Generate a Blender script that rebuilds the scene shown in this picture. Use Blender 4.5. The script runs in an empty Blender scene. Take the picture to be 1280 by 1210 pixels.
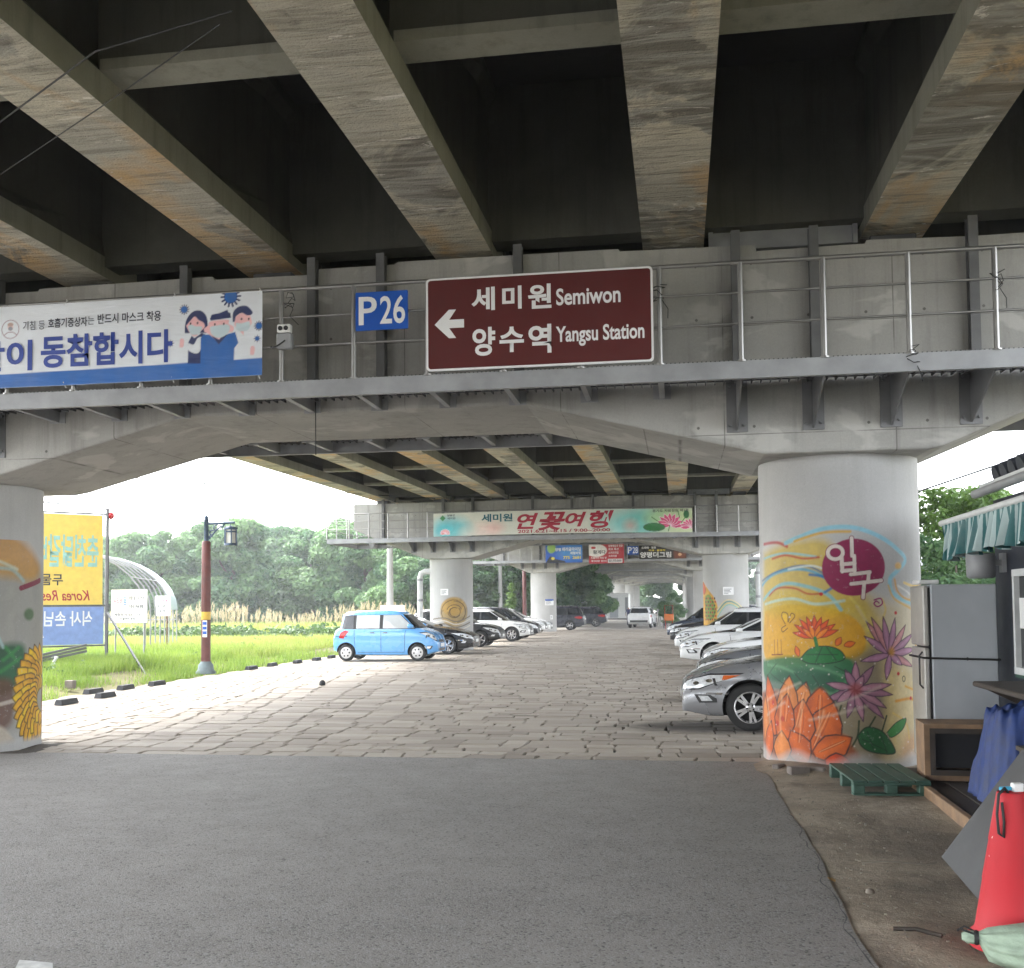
import bpy, bmesh, math, random
import numpy as np
from mathutils import Vector, Matrix
from mathutils.bvhtree import BVHTree

random.seed(7)
RNG = np.random.default_rng(11)
S = bpy.context.scene
COL = S.collection
PI = math.pi

# ------------------------------------------------------------------ camera, sky, sun, exposure
cam_data = bpy.data.cameras.new('camera')
cam = bpy.data.objects.new('camera', cam_data)
COL.objects.link(cam)
EYE = 1.8207
HAZE = 0.0010
pitch, yaw, roll = 0.0463863, 0.1567712, 0.0098621
fwd = Vector((-math.sin(yaw) * math.cos(pitch), math.cos(yaw) * math.cos(pitch), math.sin(pitch)))
rgt = Vector((math.cos(yaw), math.sin(yaw), 0))
upv = rgt.cross(fwd)
r2 = rgt * math.cos(roll) - upv * math.sin(roll)
u2 = rgt * math.sin(roll) + upv * math.cos(roll)
cam.matrix_world = Matrix(((r2.x, u2.x, -fwd.x, 0), (r2.y, u2.y, -fwd.y, 0), (r2.z, u2.z, -fwd.z, EYE), (0, 0, 0, 1)))
cam_data.sensor_fit = 'HORIZONTAL'
cam_data.sensor_width = 36
cam_data.lens = 1317.62 / 1280 * 36
cam_data.shift_y = (696.2 - 605) / 1280
cam_data.clip_start = 0.05
cam_data.clip_end = 3000
S.camera = cam

SUN_ELEV, SUN_AZ = math.radians(52), math.radians(-62)     # azimuth measured from +Y (along the bridge) towards +X
world = bpy.data.worlds.new('World')
S.world = world
world.use_nodes = True
wn = world.node_tree.nodes
wl = world.node_tree.links
wn.clear()
w_out = wn.new('ShaderNodeOutputWorld')
w_bg = wn.new('ShaderNodeBackground')
w_sky = wn.new('ShaderNodeTexSky')
w_sky.sky_type = 'NISHITA'
w_sky.sun_disc = False
w_sky.sun_elevation = SUN_ELEV
w_sky.sun_rotation = SUN_AZ
w_sky.air_density = 1.0
w_sky.dust_density = 1.5
w_sky.ozone_density = 1.0
w_hs = wn.new('ShaderNodeHueSaturation')                 # thin white overcast: the blue of the clear sky is mostly gone
w_hs.inputs['Saturation'].default_value = 0.22
w_bg.inputs['Strength'].default_value = 0.15
wl.new(w_sky.outputs[0], w_hs.inputs['Color'])
wl.new(w_hs.outputs[0], w_bg.inputs['Color'])
wl.new(w_bg.outputs[0], w_out.inputs['Surface'])

sun_data = bpy.data.lights.new('sun', 'SUN')
sun = bpy.data.objects.new('sun', sun_data)
COL.objects.link(sun)
sun_data.energy = 0.5
sun_data.angle = math.radians(12)
sun_data.color = (1.0, 0.95, 0.86)
sdir = Vector((math.sin(SUN_AZ) * math.cos(SUN_ELEV), math.cos(SUN_AZ) * math.cos(SUN_ELEV), math.sin(SUN_ELEV)))
sun.rotation_euler = sdir.to_track_quat('Z', 'Y').to_euler()

S.view_settings.view_transform = 'Standard'
S.view_settings.look = 'None'
S.view_settings.gamma = 1
S.view_settings.use_curve_mapping = False
S.view_settings.exposure = 3.35
S.cycles.max_bounces = 8
S.cycles.diffuse_bounces = 6
S.cycles.glossy_bounces = 3
S.cycles.transparent_max_bounces = 6

# ------------------------------------------------------------------ small tools
def lin(r, g=None, b=None):
    """sRGB 0-255 to linear"""
    if g is None: g = b = r
    f = lambda c: (c / 255 / 12.92) if c / 255 <= 0.04045 else ((c / 255 + 0.055) / 1.055) ** 2.4
    return (f(r), f(g), f(b))

class NT:
    """tiny node-graph writer for one material"""
    def __init__(s, name):
        s.m = bpy.data.materials.new(name); s.m.use_nodes = True
        s.n = s.m.node_tree.nodes; s.l = s.m.node_tree.links
        s.bsdf = next(x for x in s.n if x.type == 'BSDF_PRINCIPLED')
        s.out = next(x for x in s.n if x.type == 'OUTPUT_MATERIAL')
    def put(s, sock, v):
        if isinstance(v, bpy.types.NodeSocket): s.l.new(v, sock)
        elif v is not None:
            try: sock.default_value = v
            except Exception: sock.default_value = tuple(v) + (1,)
    def pos(s, scale=(1, 1, 1)):
        g = s.n.new('ShaderNodeNewGeometry')
        return s.mul(g.outputs['Position'], scale)
    def obj(s, scale=(1, 1, 1), rand=True):
        g = s.n.new('ShaderNodeTexCoord')
        v = s.mul(g.outputs['Object'], scale)
        if rand:
            oi = s.n.new('ShaderNodeObjectInfo')
            k = s.n.new('ShaderNodeVectorMath'); k.operation = 'SCALE'; s.l.new(oi.outputs['Location'], k.inputs[0]); k.inputs[3].default_value = 3.17
            a = s.n.new('ShaderNodeVectorMath'); a.operation = 'ADD'; s.l.new(v, a.inputs[0]); s.l.new(k.outputs[0], a.inputs[1]); return a.outputs[0]
        return v
    def mul(s, v, scale):
        m = s.n.new('ShaderNodeVectorMath'); m.operation = 'MULTIPLY'
        s.l.new(v, m.inputs[0]); m.inputs[1].default_value = scale
        return m.outputs[0]
    def noise(s, vec, scale=1, detail=4, rough=0.55, dist=0.0):
        t = s.n.new('ShaderNodeTexNoise')
        s.l.new(vec, t.inputs['Vector']); t.inputs['Scale'].default_value = scale
        t.inputs['Detail'].default_value = detail; t.inputs['Roughness'].default_value = rough; t.inputs['Distortion'].default_value = dist
        return t.outputs['Fac']
    def voro(s, vec, scale=1, feature='F1', out='Distance', rnd=1.0):
        t = s.n.new('ShaderNodeTexVoronoi'); t.feature = feature
        s.l.new(vec, t.inputs['Vector']); t.inputs['Scale'].default_value = scale; t.inputs['Randomness'].default_value = rnd
        return t.outputs[out]
    def ramp(s, fac, a, b, lo=0.0, hi=1.0):
        t = s.n.new('ShaderNodeMapRange'); t.clamp = True
        s.l.new(fac, t.inputs[0]); t.inputs[1].default_value = a; t.inputs[2].default_value = b; t.inputs[3].default_value = lo; t.inputs[4].default_value = hi
        return t.outputs[0]
    def math(s, op, a, b):
        t = s.n.new('ShaderNodeMath'); t.operation = op
        s.put(t.inputs[0], a); s.put(t.inputs[1], b); return t.outputs[0]
    def mix(s, fac, a, b, mode='MIX'):
        t = s.n.new('ShaderNodeMix'); t.data_type = 'RGBA'; t.blend_type = mode
        s.put(t.inputs[0], fac); s.put(t.inputs[6], tuple(a) + (1,) if isinstance(a, tuple) and len(a) == 3 else a)
        s.put(t.inputs[7], tuple(b) + (1,) if isinstance(b, tuple) and len(b) == 3 else b); return t.outputs[2]
    def attr(s, name):
        t = s.n.new('ShaderNodeAttribute'); t.attribute_name = name; return t
    def bump(s, h, strength=0.3, dist=0.02):
        t = s.n.new('ShaderNodeBump'); t.inputs['Strength'].default_value = strength; t.inputs['Distance'].default_value = dist
        s.l.new(h, t.inputs['Height']); s.l.new(t.outputs[0], s.bsdf.inputs['Normal'])
    def done(s, color=None, rough=0.8, metal=0.0, spec=None, coat=None, trans=None):
        b = s.bsdf
        if color is not None: s.put(b.inputs['Base Color'], tuple(color) + (1,) if isinstance(color, tuple) and len(color) == 3 else color)
        s.put(b.inputs['Roughness'], rough); s.put(b.inputs['Metallic'], metal)
        if spec is not None: b.inputs['Specular IOR Level'].default_value = spec
        if coat: b.inputs['Coat Weight'].default_value = coat; b.inputs['Coat Roughness'].default_value = 0.04
        if trans: b.inputs['Transmission Weight'].default_value = trans
        return s.m

MATS = {}
def plain(name, color, rough=0.6, metal=0.0, var=0.12, scale=6.0, bump=0.0, coat=None, spec=None):
    """one-colour material with uneven tone so that nothing reads as flat"""
    if name in MATS: return MATS[name]
    t = NT(name); p = t.obj()
    n = t.noise(p, scale, 5)
    dark = tuple(c * (1 - var) for c in color); lite = tuple(min(1, c * (1 + var)) for c in color)
    c = t.mix(t.ramp(n, 0.3, 0.7), dark, lite)
    if bump: t.bump(t.noise(p, scale * 8, 4), bump, 0.01)
    r = t.ramp(n, 0.3, 0.7, max(0.02, rough - 0.06), min(1, rough + 0.06))
    MATS[name] = t.done(c, r, metal, spec, coat)
    return MATS[name]

class MB:
    """collects simple shapes, then links them as ONE mesh object"""
    def __init__(s): s.v = []; s.f = []; s.mi = []; s.sm = []
    def add(s, verts, faces, mi=0, smooth=False):
        o = len(s.v); s.v.extend(tuple(v) for v in verts)
        s.f.extend(tuple(i + o for i in f) for f in faces); s.mi.extend([mi] * len(faces)); s.sm.extend([smooth] * len(faces))
        return s
    def box(s, c, d, mi=0, rz=0.0, bev=0.0, M=None):
        hx, hy, hz = d[0] / 2, d[1] / 2, d[2] / 2
        if bev > 0:
            b = min(bev, hx * .9, hy * .9, hz * .9); vs = []; 
            for sx in (-1, 1):
                for sy in (-1, 1):
                    for sz in (-1, 1):
                        vs += [(sx * hx, sy * (hy - b), sz * (hz - b)), (sx * (hx - b), sy * hy, sz * (hz - b)), (sx * (hx - b), sy * (hy - b), sz * hz)]
            idx = lambda sx, sy, sz, k: ((sx > 0) * 4 + (sy > 0) * 2 + (sz > 0)) * 3 + k
            fs = []
            for sg in (-1, 1):
                q = [idx(sg, -1, -1, 0), idx(sg, 1, -1, 0), idx(sg, 1, 1, 0), idx(sg, -1, 1, 0)]; fs.append(q if sg > 0 else q[::-1])
                q = [idx(-1, sg, -1, 1), idx(-1, sg, 1, 1), idx(1, sg, 1, 1), idx(1, sg, -1, 1)]; fs.append(q if sg > 0 else q[::-1])
                q = [idx(-1, -1, sg, 2), idx(1, -1, sg, 2), idx(1, 1, sg, 2), idx(-1, 1, sg, 2)]; fs.append(q if sg > 0 else q[::-1])
            for a in (-1, 1):
                for b_ in (-1, 1):
                    fs.append([idx(a, b_, -1, 0), idx(a, b_, 1, 0), idx(a, b_, 1, 1), idx(a, b_, -1, 1)])
                    fs.append([idx(a, -1, b_, 0), idx(a, 1, b_, 0), idx(a, 1, b_, 2), idx(a, -1, b_, 2)])
                    fs.append([idx(-1, a, b_, 1), idx(1, a, b_, 1), idx(1, a, b_, 2), idx(-1, a, b_, 2)])
                    for c_ in (-1, 1): fs.append([idx(a, b_, c_, 0), idx(a, b_, c_, 1), idx(a, b_, c_, 2)])
        else:
            vs = [(x * hx, y * hy, z * hz) for x in (-1, 1) for y in (-1, 1) for z in (-1, 1)]
            fs = [(0, 1, 3, 2), (4, 6, 7, 5), (0, 4, 5, 1), (2, 3, 7, 6), (0, 2, 6, 4), (1, 5, 7, 3)]
        R = M if M is not None else Matrix.Rotation(rz, 3, 'Z')
        C = Vector(c)
        return s.add([R @ Vector(v) + C for v in vs], fs, mi)
    def bar(s, p, q, w, h, mi=0, upd=(0, 0, 1)):
        p, q = Vector(p), Vector(q); d = q - p; L = d.length; z = d.normalized()
        u = Vector(upd)
        if abs(u.dot(z)) > .98: u = Vector((1, 0, 0))
        x = u.cross(z).normalized(); y = z.cross(x)
        return s.box((p + q) / 2, (w, h, L), mi, M=Matrix((x, y, z)).transposed())
    def tube(s, pts, r, n=8, mi=0, cap=True, smooth=True):
        pts = [Vector(p) for p in pts]; rs = r if isinstance(r, (list, tuple)) else [r] * len(pts)
        vs = []; ref = None
        for i, p in enumerate(pts):
            d = (pts[min(i + 1, len(pts) - 1)] - pts[max(i - 1, 0)]).normalized()
            if ref is None:
                ref = Vector((0, 0, 1)) if abs(d.z) < .9 else Vector((1, 0, 0))
            x = ref.cross(d).normalized(); y = d.cross(x); ref = y if abs(y.dot(d)) < .9 else ref
            ref = d.cross(x) if False else ref
            for k in range(n):
                a = 2 * PI * k / n; vs.append(p + (x * math.cos(a) + y * math.sin(a)) * rs[i])
        fs = []
        for i in range(len(pts) - 1):
            for k in range(n):
                a, b = i * n + k, i * n + (k + 1) % n; fs.append((a, b, b + n, a + n))
        s.add(vs, fs, mi, smooth)
        if cap: s.add(vs[:n], [tuple(range(n))[::-1]], mi); s.add(vs[-n:], [tuple(range(n))], mi)
        return s
    def lathe(s, prof, n=24, c=(0, 0, 0), mi=0, smooth=True, axis='Z', cap=True):
        vs = []; 
        for r, z in prof:
            for k in range(n):
                a = 2 * PI * k / n
                v = (r * math.cos(a), r * math.sin(a), z)
                if axis == 'Y': v = (v[0], v[2], v[1]) 
                if axis == 'X': v = (v[2], v[0], v[1])
                vs.append((v[0] + c[0], v[1] + c[1], v[2] + c[2]))
        fs = []; flip = axis == 'Y'
        for i in range(len(prof) - 1):
            for k in range(n):
                a, b = i * n + k, i * n + (k + 1) % n; q = (a, b, b + n, a + n); fs.append(q[::-1] if flip else q)
        s.add(vs, fs, mi, smooth)
        if cap:
            m = (len(prof) - 1) * n
            s.add(vs[:n], [tuple(range(n))[::-1] if not flip else tuple(range(n))], mi); s.add(vs[m:], [tuple(range(n)) if not flip else tuple(range(n))[::-1]], mi)
        return s
    def prism(s, poly, y0, y1, mi=0, plane='XZ'):
        """outline in a plane, pushed along the third axis"""
        n = len(poly)
        mk = {'XZ': lambda a, b, t: (a, t, b), 'XY': lambda a, b, t: (a, b, t), 'YZ': lambda a, b, t: (t, a, b)}[plane]
        vs = [mk(a, b, y0) for a, b in poly] + [mk(a, b, y1) for a, b in poly]
        fs = [tuple(range(n)), tuple(range(n, 2 * n))[::-1]] + [(i, i + n, (i + 1) % n + n, (i + 1) % n) for i in range(n)]
        return s.add(vs, fs, mi)
    def mesh(s, name, mats, fix=True):
        me = bpy.data.meshes.new(name); me.from_pydata(s.v, [], s.f)
        for m in (mats if isinstance(mats, (list, tuple)) else [mats]): me.materials.append(m)
        me.polygons.foreach_set('material_index', s.mi); me.polygons.foreach_set('use_smooth', s.sm)
        if fix:
            bm = bmesh.new(); bm.from_mesh(me); bmesh.ops.recalc_face_normals(bm, faces=bm.faces); bm.to_mesh(me); bm.free()
        me.update(); return me
    def build(s, name, mats, parent=None, loc=(0, 0, 0), fix=True, rz=0):
        return link(name, s.mesh(name, mats, fix), parent, loc, rz)

def link(name, me, parent=None, loc=(0, 0, 0), rz=0):
    o = bpy.data.objects.new(name, me); COL.objects.link(o); o.location = loc; o.rotation_euler = (0, 0, rz)
    if parent: o.parent = parent
    return o
def tag(o, label=None, cat=None, group=None, kind=None):
    for k, v in (('label', label), ('category', cat), ('group', group), ('kind', kind)):
        if v: o[k] = v
    return o
def thing(name, label, cat, loc=(0, 0, 0), rz=0, group=None):
    o = bpy.data.objects.new(name, None); COL.objects.link(o); o.location = loc; o.rotation_euler = (0, 0, rz)
    o.empty_display_size = 0.2
    return tag(o, label, cat, group)
def copy_tree(o, parent=None):
    c = o.copy(); COL.objects.link(c)
    if parent: c.parent = parent
    for ch in list(o.children): copy_tree(ch, c)
    return c

FONT_CACHE = {}
def text_mesh(txt, size, bold=0.0, shear=0.0, depth=0.0, xscale=1.0, align='LEFT', space=1.0):
    """flat lettering as a mesh in XY, lower left (or centre) at the origin"""
    cu = bpy.data.curves.new('lettering', 'FONT'); cu.body = txt; cu.size = size; cu.offset = bold * size; cu.shear = shear
    cu.align_x = align; cu.extrude = depth; cu.resolution_u = 4; cu.space_character = space
    ob = bpy.data.objects.new('lettering', cu); COL.objects.link(ob)
    dg = bpy.context.evaluated_depsgraph_get()
    me = bpy.data.meshes.new_from_object(ob.evaluated_get(dg), depsgraph=dg)
    bpy.data.objects.remove(ob); bpy.data.curves.remove(cu)
    if len(me.vertices):
        co = np.empty(len(me.vertices) * 3); me.vertices.foreach_get('co', co); co = co.reshape(-1, 3); co[:, 0] *= xscale
        me.vertices.foreach_set('co', co.ravel()); me.update()
    return me
def place_text(me, origin, xdir, updir, mat, parent=None, name='lettering', mirror=False, fit=None, fith=None):
    """stand lettering up in the plane (xdir, updir) at origin; fit = exact width, fith = exact height"""
    co = np.empty(len(me.vertices) * 3); me.vertices.foreach_get('co', co); co = co.reshape(-1, 3).copy()
    mn, mx = co.min(0), co.max(0)
    co[:, 0] -= mn[0]; co[:, 1] -= mn[1]
    if fit: co[:, 0] *= fit / (mx[0] - mn[0])
    if fith: co[:, 1] *= fith / (mx[1] - mn[1])
    if mirror: co[:, 0] *= -1
    x, u = np.array(Vector(xdir).normalized()), np.array(Vector(updir).normalized()); nrm = np.cross(x, u)
    w = np.array(origin) + co[:, :1] * x + co[:, 1:2] * u + co[:, 2:3] * nrm
    me.vertices.foreach_set('co', w.ravel()); me.materials.clear(); me.materials.append(mat); me.update()
    return link(name, me, parent)

class Paint:
    """a picture painted on a grid of points: colour and coverage per point (flat print, murals)"""
    def __init__(s, u0, u1, v0, v1, step):
        s.nu, s.nv = max(2, int((u1 - u0) / step)), max(2, int((v1 - v0) / step))
        s.u = np.linspace(u0, u1, s.nu + 1); s.v = np.linspace(v0, v1, s.nv + 1)
        s.U, s.V = np.meshgrid(s.u, s.v)
        s.rgb = np.zeros(s.U.shape + (3,)); s.a = np.zeros(s.U.shape)
    def _noise(s, f, seed):
        r = np.random.default_rng(seed); out = np.zeros_like(s.U)
        for k in range(5):
            a, b, p = r.normal(0, f, 1)[0], r.normal(0, f, 1)[0], r.uniform(0, 6.28); out += np.sin(a * s.U + b * s.V + p + 1.3 * out)
        return out / 5
    def over(s, m, col, var=0.0, seed=1):
        c = np.array(lin(*col)); m = np.clip(m, 0, 1)
        cc = c[None, None, :] * (1 + var * s._noise(14, seed))[..., None] if var else c[None, None, :]
        na = m + s.a * (1 - m)
        s.rgb = np.where(na[..., None] > 1e-6, (cc * m[..., None] + s.rgb * (s.a * (1 - m))[..., None]) / np.maximum(na, 1e-6)[..., None], s.rgb); s.a = na
    def segd(s, pts, sub):
        U, V = s.U[sub], s.V[sub]; d = np.full(U.shape, 1e9)
        for (x0, y0), (x1, y1) in zip(pts[:-1], pts[1:]):
            dx, dy = x1 - x0, y1 - y0; L = dx * dx + dy * dy + 1e-12
            t = np.clip(((U - x0) * dx + (V - y0) * dy) / L, 0, 1)
            d = np.minimum(d, np.hypot(U - x0 - t * dx, V - y0 - t * dy))
        return d
    def _sub(s, pts, pad):
        xs = [p[0] for p in pts]; ys = [p[1] for p in pts]
        i0, i1 = np.searchsorted(s.u, [min(xs) - pad, max(xs) + pad]); j0, j1 = np.searchsorted(s.v, [min(ys) - pad, max(ys) + pad])
        return (slice(max(0, j0 - 1), j1 + 1), slice(max(0, i0 - 1), i1 + 1))
    def stroke(s, pts, w, col, op=1.0, soft=0.006, var=0.0, seed=1, smooth=True):
        pts = spline(pts) if smooth and len(pts) > 2 else pts
        sub = s._sub(pts, w + soft * 3)
        if s.U[sub].size == 0: return
        m = np.zeros_like(s.U); m[sub] = np.clip((w / 2 - s.segd(pts, sub)) / soft + .5, 0, 1) * op
        s.over(m, col, var, seed)
    def poly(s, pts, col, op=1.0, soft=0.008, var=0.12, seed=1, smooth=False, line=None, lw=0.014):
        pts = spline(list(pts) + [pts[0]]) if smooth else list(pts) + [pts[0]]
        sub = s._sub(pts, soft * 3)
        if s.U[sub].size == 0: return
        U, V = s.U[sub], s.V[sub]; ins = np.zeros(U.shape, bool)
        for (x0, y0), (x1, y1) in zip(pts[:-1], pts[1:]):
            if abs(y1 - y0) > 1e-9:
                ins ^= ((y0 > V) != (y1 > V)) & (U < (x1 - x0) * (V - y0) / (y1 - y0) + x0)
        d = s.segd(pts, sub); sd = np.where(ins, d, -d)
        m = np.zeros_like(s.U); m[sub] = np.clip(sd / soft + .5, 0, 1) * op
        s.over(m, col, var, seed)
        if line is not None: s.stroke(pts, lw, line, .9, smooth=False)
    def disc(s, c, rx, ry, col, **k):
        s.poly([(c[0] + rx * math.cos(a), c[1] + ry * math.sin(a)) for a in np.linspace(0, 2 * PI, 28)[:-1]], col, **k)
    def petal(s, base, tip, w, col, line=(30, 25, 25), lw=0.012, seed=1, var=.2, bend=0.0, op=1.0):
        bx, by = base; tx, ty = tip; dx, dy = tx - bx, ty - by; L = math.hypot(dx, dy); nx, ny = -dy / L, dx / L
        prof = ((0, .25), (.2, .7), (.45, 1), (.7, .75), (.9, .28))
        P = [(bx + dx * t + nx * (w * k / 2 + bend * t * (1 - t)), by + dy * t + ny * (w * k / 2 + bend * t * (1 - t))) for t, k in prof]
        Q = [(bx + dx * t - nx * (w * k / 2 - bend * t * (1 - t)), by + dy * t - ny * (w * k / 2 - bend * t * (1 - t))) for t, k in prof]
        s.poly(P + [(tx, ty)] + Q[::-1], col, op=op, var=var, seed=seed, line=line, lw=lw)
        s.stroke([(bx + dx * .15, by + dy * .15), (bx + dx * .8, by + dy * .8)], w * .35, tuple(min(255, int(c * 1.25) + 15) for c in col), .35, soft=w * .25)
    def mesh(s, name, f, mat, drop=False):
        """f(U, V) -> xyz arrays"""
        P = np.stack(f(s.U, s.V), -1).reshape(-1, 3); W = s.nu + 1
        i, j = np.meshgrid(np.arange(s.nu), np.arange(s.nv)); a = (j * W + i).ravel()
        q = np.stack([a, a + 1, a + 1 + W, a + W], 1)
        if drop:
            am = s.a.ravel(); q = q[(am[q] > 0.004).any(1)]
        me = bpy.data.meshes.new(name); me.vertices.add(len(P)); me.vertices.foreach_set('co', P.ravel())
        me.loops.add(q.size); me.loops.foreach_set('vertex_index', q.ravel().astype(np.int32))
        me.polygons.add(len(q)); me.polygons.foreach_set('loop_start', np.arange(0, q.size, 4, dtype=np.int32))
        me.update(calc_edges=True)
        me.polygons.foreach_set('use_smooth', np.ones(len(q), bool))
        c = me.color_attributes.new('paint', 'FLOAT_COLOR', 'POINT')
        c.data.foreach_set('color', np.concatenate([s.rgb.reshape(-1, 3), s.a.reshape(-1, 1)], 1).ravel().astype(np.float32))
        me.materials.append(mat); me.validate(); return me
def spline(pts, k=8):
    out = []; n = len(pts)
    for i in range(n - 1):
        p0, p1, p2, p3 = pts[max(0, i - 1)], pts[i], pts[i + 1], pts[min(n - 1, i + 2)]
        for j in range(k):
            t = j / k
            out.append(tuple(0.5 * (2 * p1[a] + (p2[a] - p0[a]) * t + (2 * p0[a] - 5 * p1[a] + 4 * p2[a] - p3[a]) * t * t + (3 * p1[a] - p0[a] - 3 * p2[a] + p3[a]) * t ** 3) for a in (0, 1)))
    out.append(tuple(pts[-1])); return out
# ------------------------------------------------------------------ materials of the setting
def concrete(name, c_dark, c_mid, c_lite, streak=0.5, streak_col=(0.05, 0.045, 0.035), bump=0.25, rough=0.85, sc=1.0, attr=None, form=False):
    t = NT(name); p = t.pos()
    big = t.noise(p, 0.7 * sc, 6, 0.6); mid = t.noise(p, 5.0 * sc, 6, 0.65); fine = t.noise(p, 55, 3)
    c = t.mix(t.ramp(big, 0.32, 0.68), c_dark, c_lite)
    c = t.mix(t.ramp(mid, 0.35, 0.7, 0, 0.6), c, c_mid)
    st = t.noise(t.pos((3.2, 3.2, 0.22)), 1.6, 5, 0.7)
    c = t.mix(t.math('MULTIPLY', t.ramp(st, 0.5, 0.78), streak), c, streak_col)
    pits = t.ramp(t.voro(p, 26), 0.0, 0.10, 1, 0)
    pm = t.math('MULTIPLY', pits, t.ramp(t.noise(p, 3, 2), 0.5, 0.62))
    c = t.mix(t.math('MULTIPLY', pm, 0.7), c, (0.03, 0.028, 0.025))
    c = t.mix(t.ramp(fine, 0.3, 0.7, 0.0, 0.18), c, tuple(x * 0.5 for x in c_mid))
    if form:                                           # panel joints and tie holes of the shuttering
        sp = t.n.new('ShaderNodeSeparateXYZ'); t.l.new(p, sp.inputs[0])
        def near(sock, per, off, w): return t.ramp(t.math('ABSOLUTE', t.math('SUBTRACT', t.math('FRACT', t.math('ADD', t.math('MULTIPLY', sock, 1 / per), off), 0.0), .5), 0.0), 0, w / per, 1, 0)
        ln = t.math('MAXIMUM', near(sp.outputs[0], 1.83, .21, .010), near(sp.outputs[2], 1.22, .47, .008))
        ln = t.math('MULTIPLY', ln, t.ramp(t.noise(p, 2.0, 3), .40, .55, .1, .8))
        hole = t.math('MULTIPLY', near(sp.outputs[0], .61, .1, .028), near(sp.outputs[2], .61, .3, .028)); hole = t.ramp(hole, .25, .5, 0, .8)
        patch_ = t.ramp(t.noise(t.pos((1, 1, 1.6)), 1.1, 4, .55, .4), .58, .63, 0, .40)
        c = t.mix(patch_, c, tuple(min(1, x * 1.35) for x in c_lite))
        c = t.mix(t.math('MAXIMUM', ln, hole), c, (.08, .075, .068))
    h = t.math('ADD', t.math('MULTIPLY', mid, 0.6), t.math('SUBTRACT', t.math('MULTIPLY', fine, 0.25), pm))
    t.bump(h, bump, 0.015)
    if attr:
        a = t.attr('paint'); worn = t.ramp(t.noise(p, 16, 5, .7), 0.30, 0.40, 0.65, 1.0)
        pc = t.mix(t.ramp(t.noise(p, 22, 4), .3, .7, 0, .35), a.outputs['Color'], t.mix(1.0, a.outputs['Color'], (.55, .52, .5), 'MULTIPLY'))
        c = t.mix(t.math('MULTIPLY', a.outputs['Alpha'], worn), c, pc)
    MATS[name] = t.done(c, rough)
    return MATS[name]

m_cap = concrete('concrete_cap', (.33, .322, .30), (.40, .39, .365), (.47, .46, .43), 0.5, (.14, .135, .12), form=True)
m_column = concrete('concrete_column', (.38, .376, .368), (.44, .435, .425), (.50, .495, .485), 0.25, (.26, .25, .23), bump=.22)
m_mural = concrete('painted_concrete', (.38, .376, .368), (.44, .435, .425), (.50, .495, .485), 0.25, (.26, .25, .23), bump=.15, attr=True, rough=.6)
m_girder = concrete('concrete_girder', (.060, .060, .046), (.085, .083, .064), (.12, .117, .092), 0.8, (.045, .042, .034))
m_flange_lit = concrete('concrete_flange_lit', (.20, .195, .15), (.27, .262, .205), (.34, .33, .265), 0.6, (.09, .085, .062))  # lighter than the webs: side light on the flanges put into the colour
m_slab = concrete('concrete_slab', (.05, .048, .042), (.065, .062, .055), (.08, .078, .07), 0.4)

def soffit():
    t = NT('concrete_soffit'); p = t.pos()
    big = t.noise(p, 0.5, 5, 0.6, .4); fine = t.noise(p, 42, 4)
    band = t.noise(t.pos((.45, 2.6, 1)), 1.6, 5, 0.58, 1.4)            # ripples left by the formwork, running across
    thin = t.noise(t.pos((.5, 5.5, 1)), 2.0, 4, .6, .8)
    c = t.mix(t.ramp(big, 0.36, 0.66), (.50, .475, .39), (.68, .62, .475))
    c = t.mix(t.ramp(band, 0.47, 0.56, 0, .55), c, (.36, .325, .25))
    rust = t.ramp(t.noise(t.pos((.9, .40, 1)), 0.7, 4, .6, .5), 0.49, 0.60, 0, .85)
    c = t.mix(rust, c, (.64, .40, .17))
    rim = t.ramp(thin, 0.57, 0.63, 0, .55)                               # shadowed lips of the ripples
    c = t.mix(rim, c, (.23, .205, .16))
    grey = t.ramp(t.noise(p, .55, 6, .68, .8), 0.51, 0.56, 0, .85)
    c = t.mix(grey, c, t.mix(t.ramp(band, .42, .58), (.37, .355, .31), (.14, .13, .105)))
    white = t.ramp(t.noise(t.pos((1.1, 3.2, 2)), 1.1, 7, .7, 1.0), 0.61, 0.64, 0, .9)
    c = t.mix(white, c, (.84, .80, .71))
    c = t.mix(t.ramp(fine, .35, .7, 0, .25), c, (.22, .20, .16))
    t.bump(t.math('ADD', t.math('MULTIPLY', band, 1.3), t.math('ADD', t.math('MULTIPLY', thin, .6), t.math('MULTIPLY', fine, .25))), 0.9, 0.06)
    return t.done(c, 0.9)
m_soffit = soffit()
m_steel = plain('grey_steel', (.30, .305, .315), 0.5, 0.1, 0.18, 3.0)
m_darksteel = plain('dark_steel', (.105, .105, .11), 0.5, 0.3, 0.25, 3.0)
m_midsteel = plain('mid_steel', (.19, .19, .195), 0.5, 0.2, 0.2, 3.0)
m_stainless = plain('stainless_tube', (.30, .295, .285), 0.36, 0.75, 0.12, 3.0)
m_wire = plain('black_cable', (.02, .02, .02), 0.6)
m_black = plain('black_plastic', (.018, .018, .02), 0.5, bump=.1)
m_white = plain('white_paint', (.78, .78, .77), 0.5, var=.05)

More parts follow.
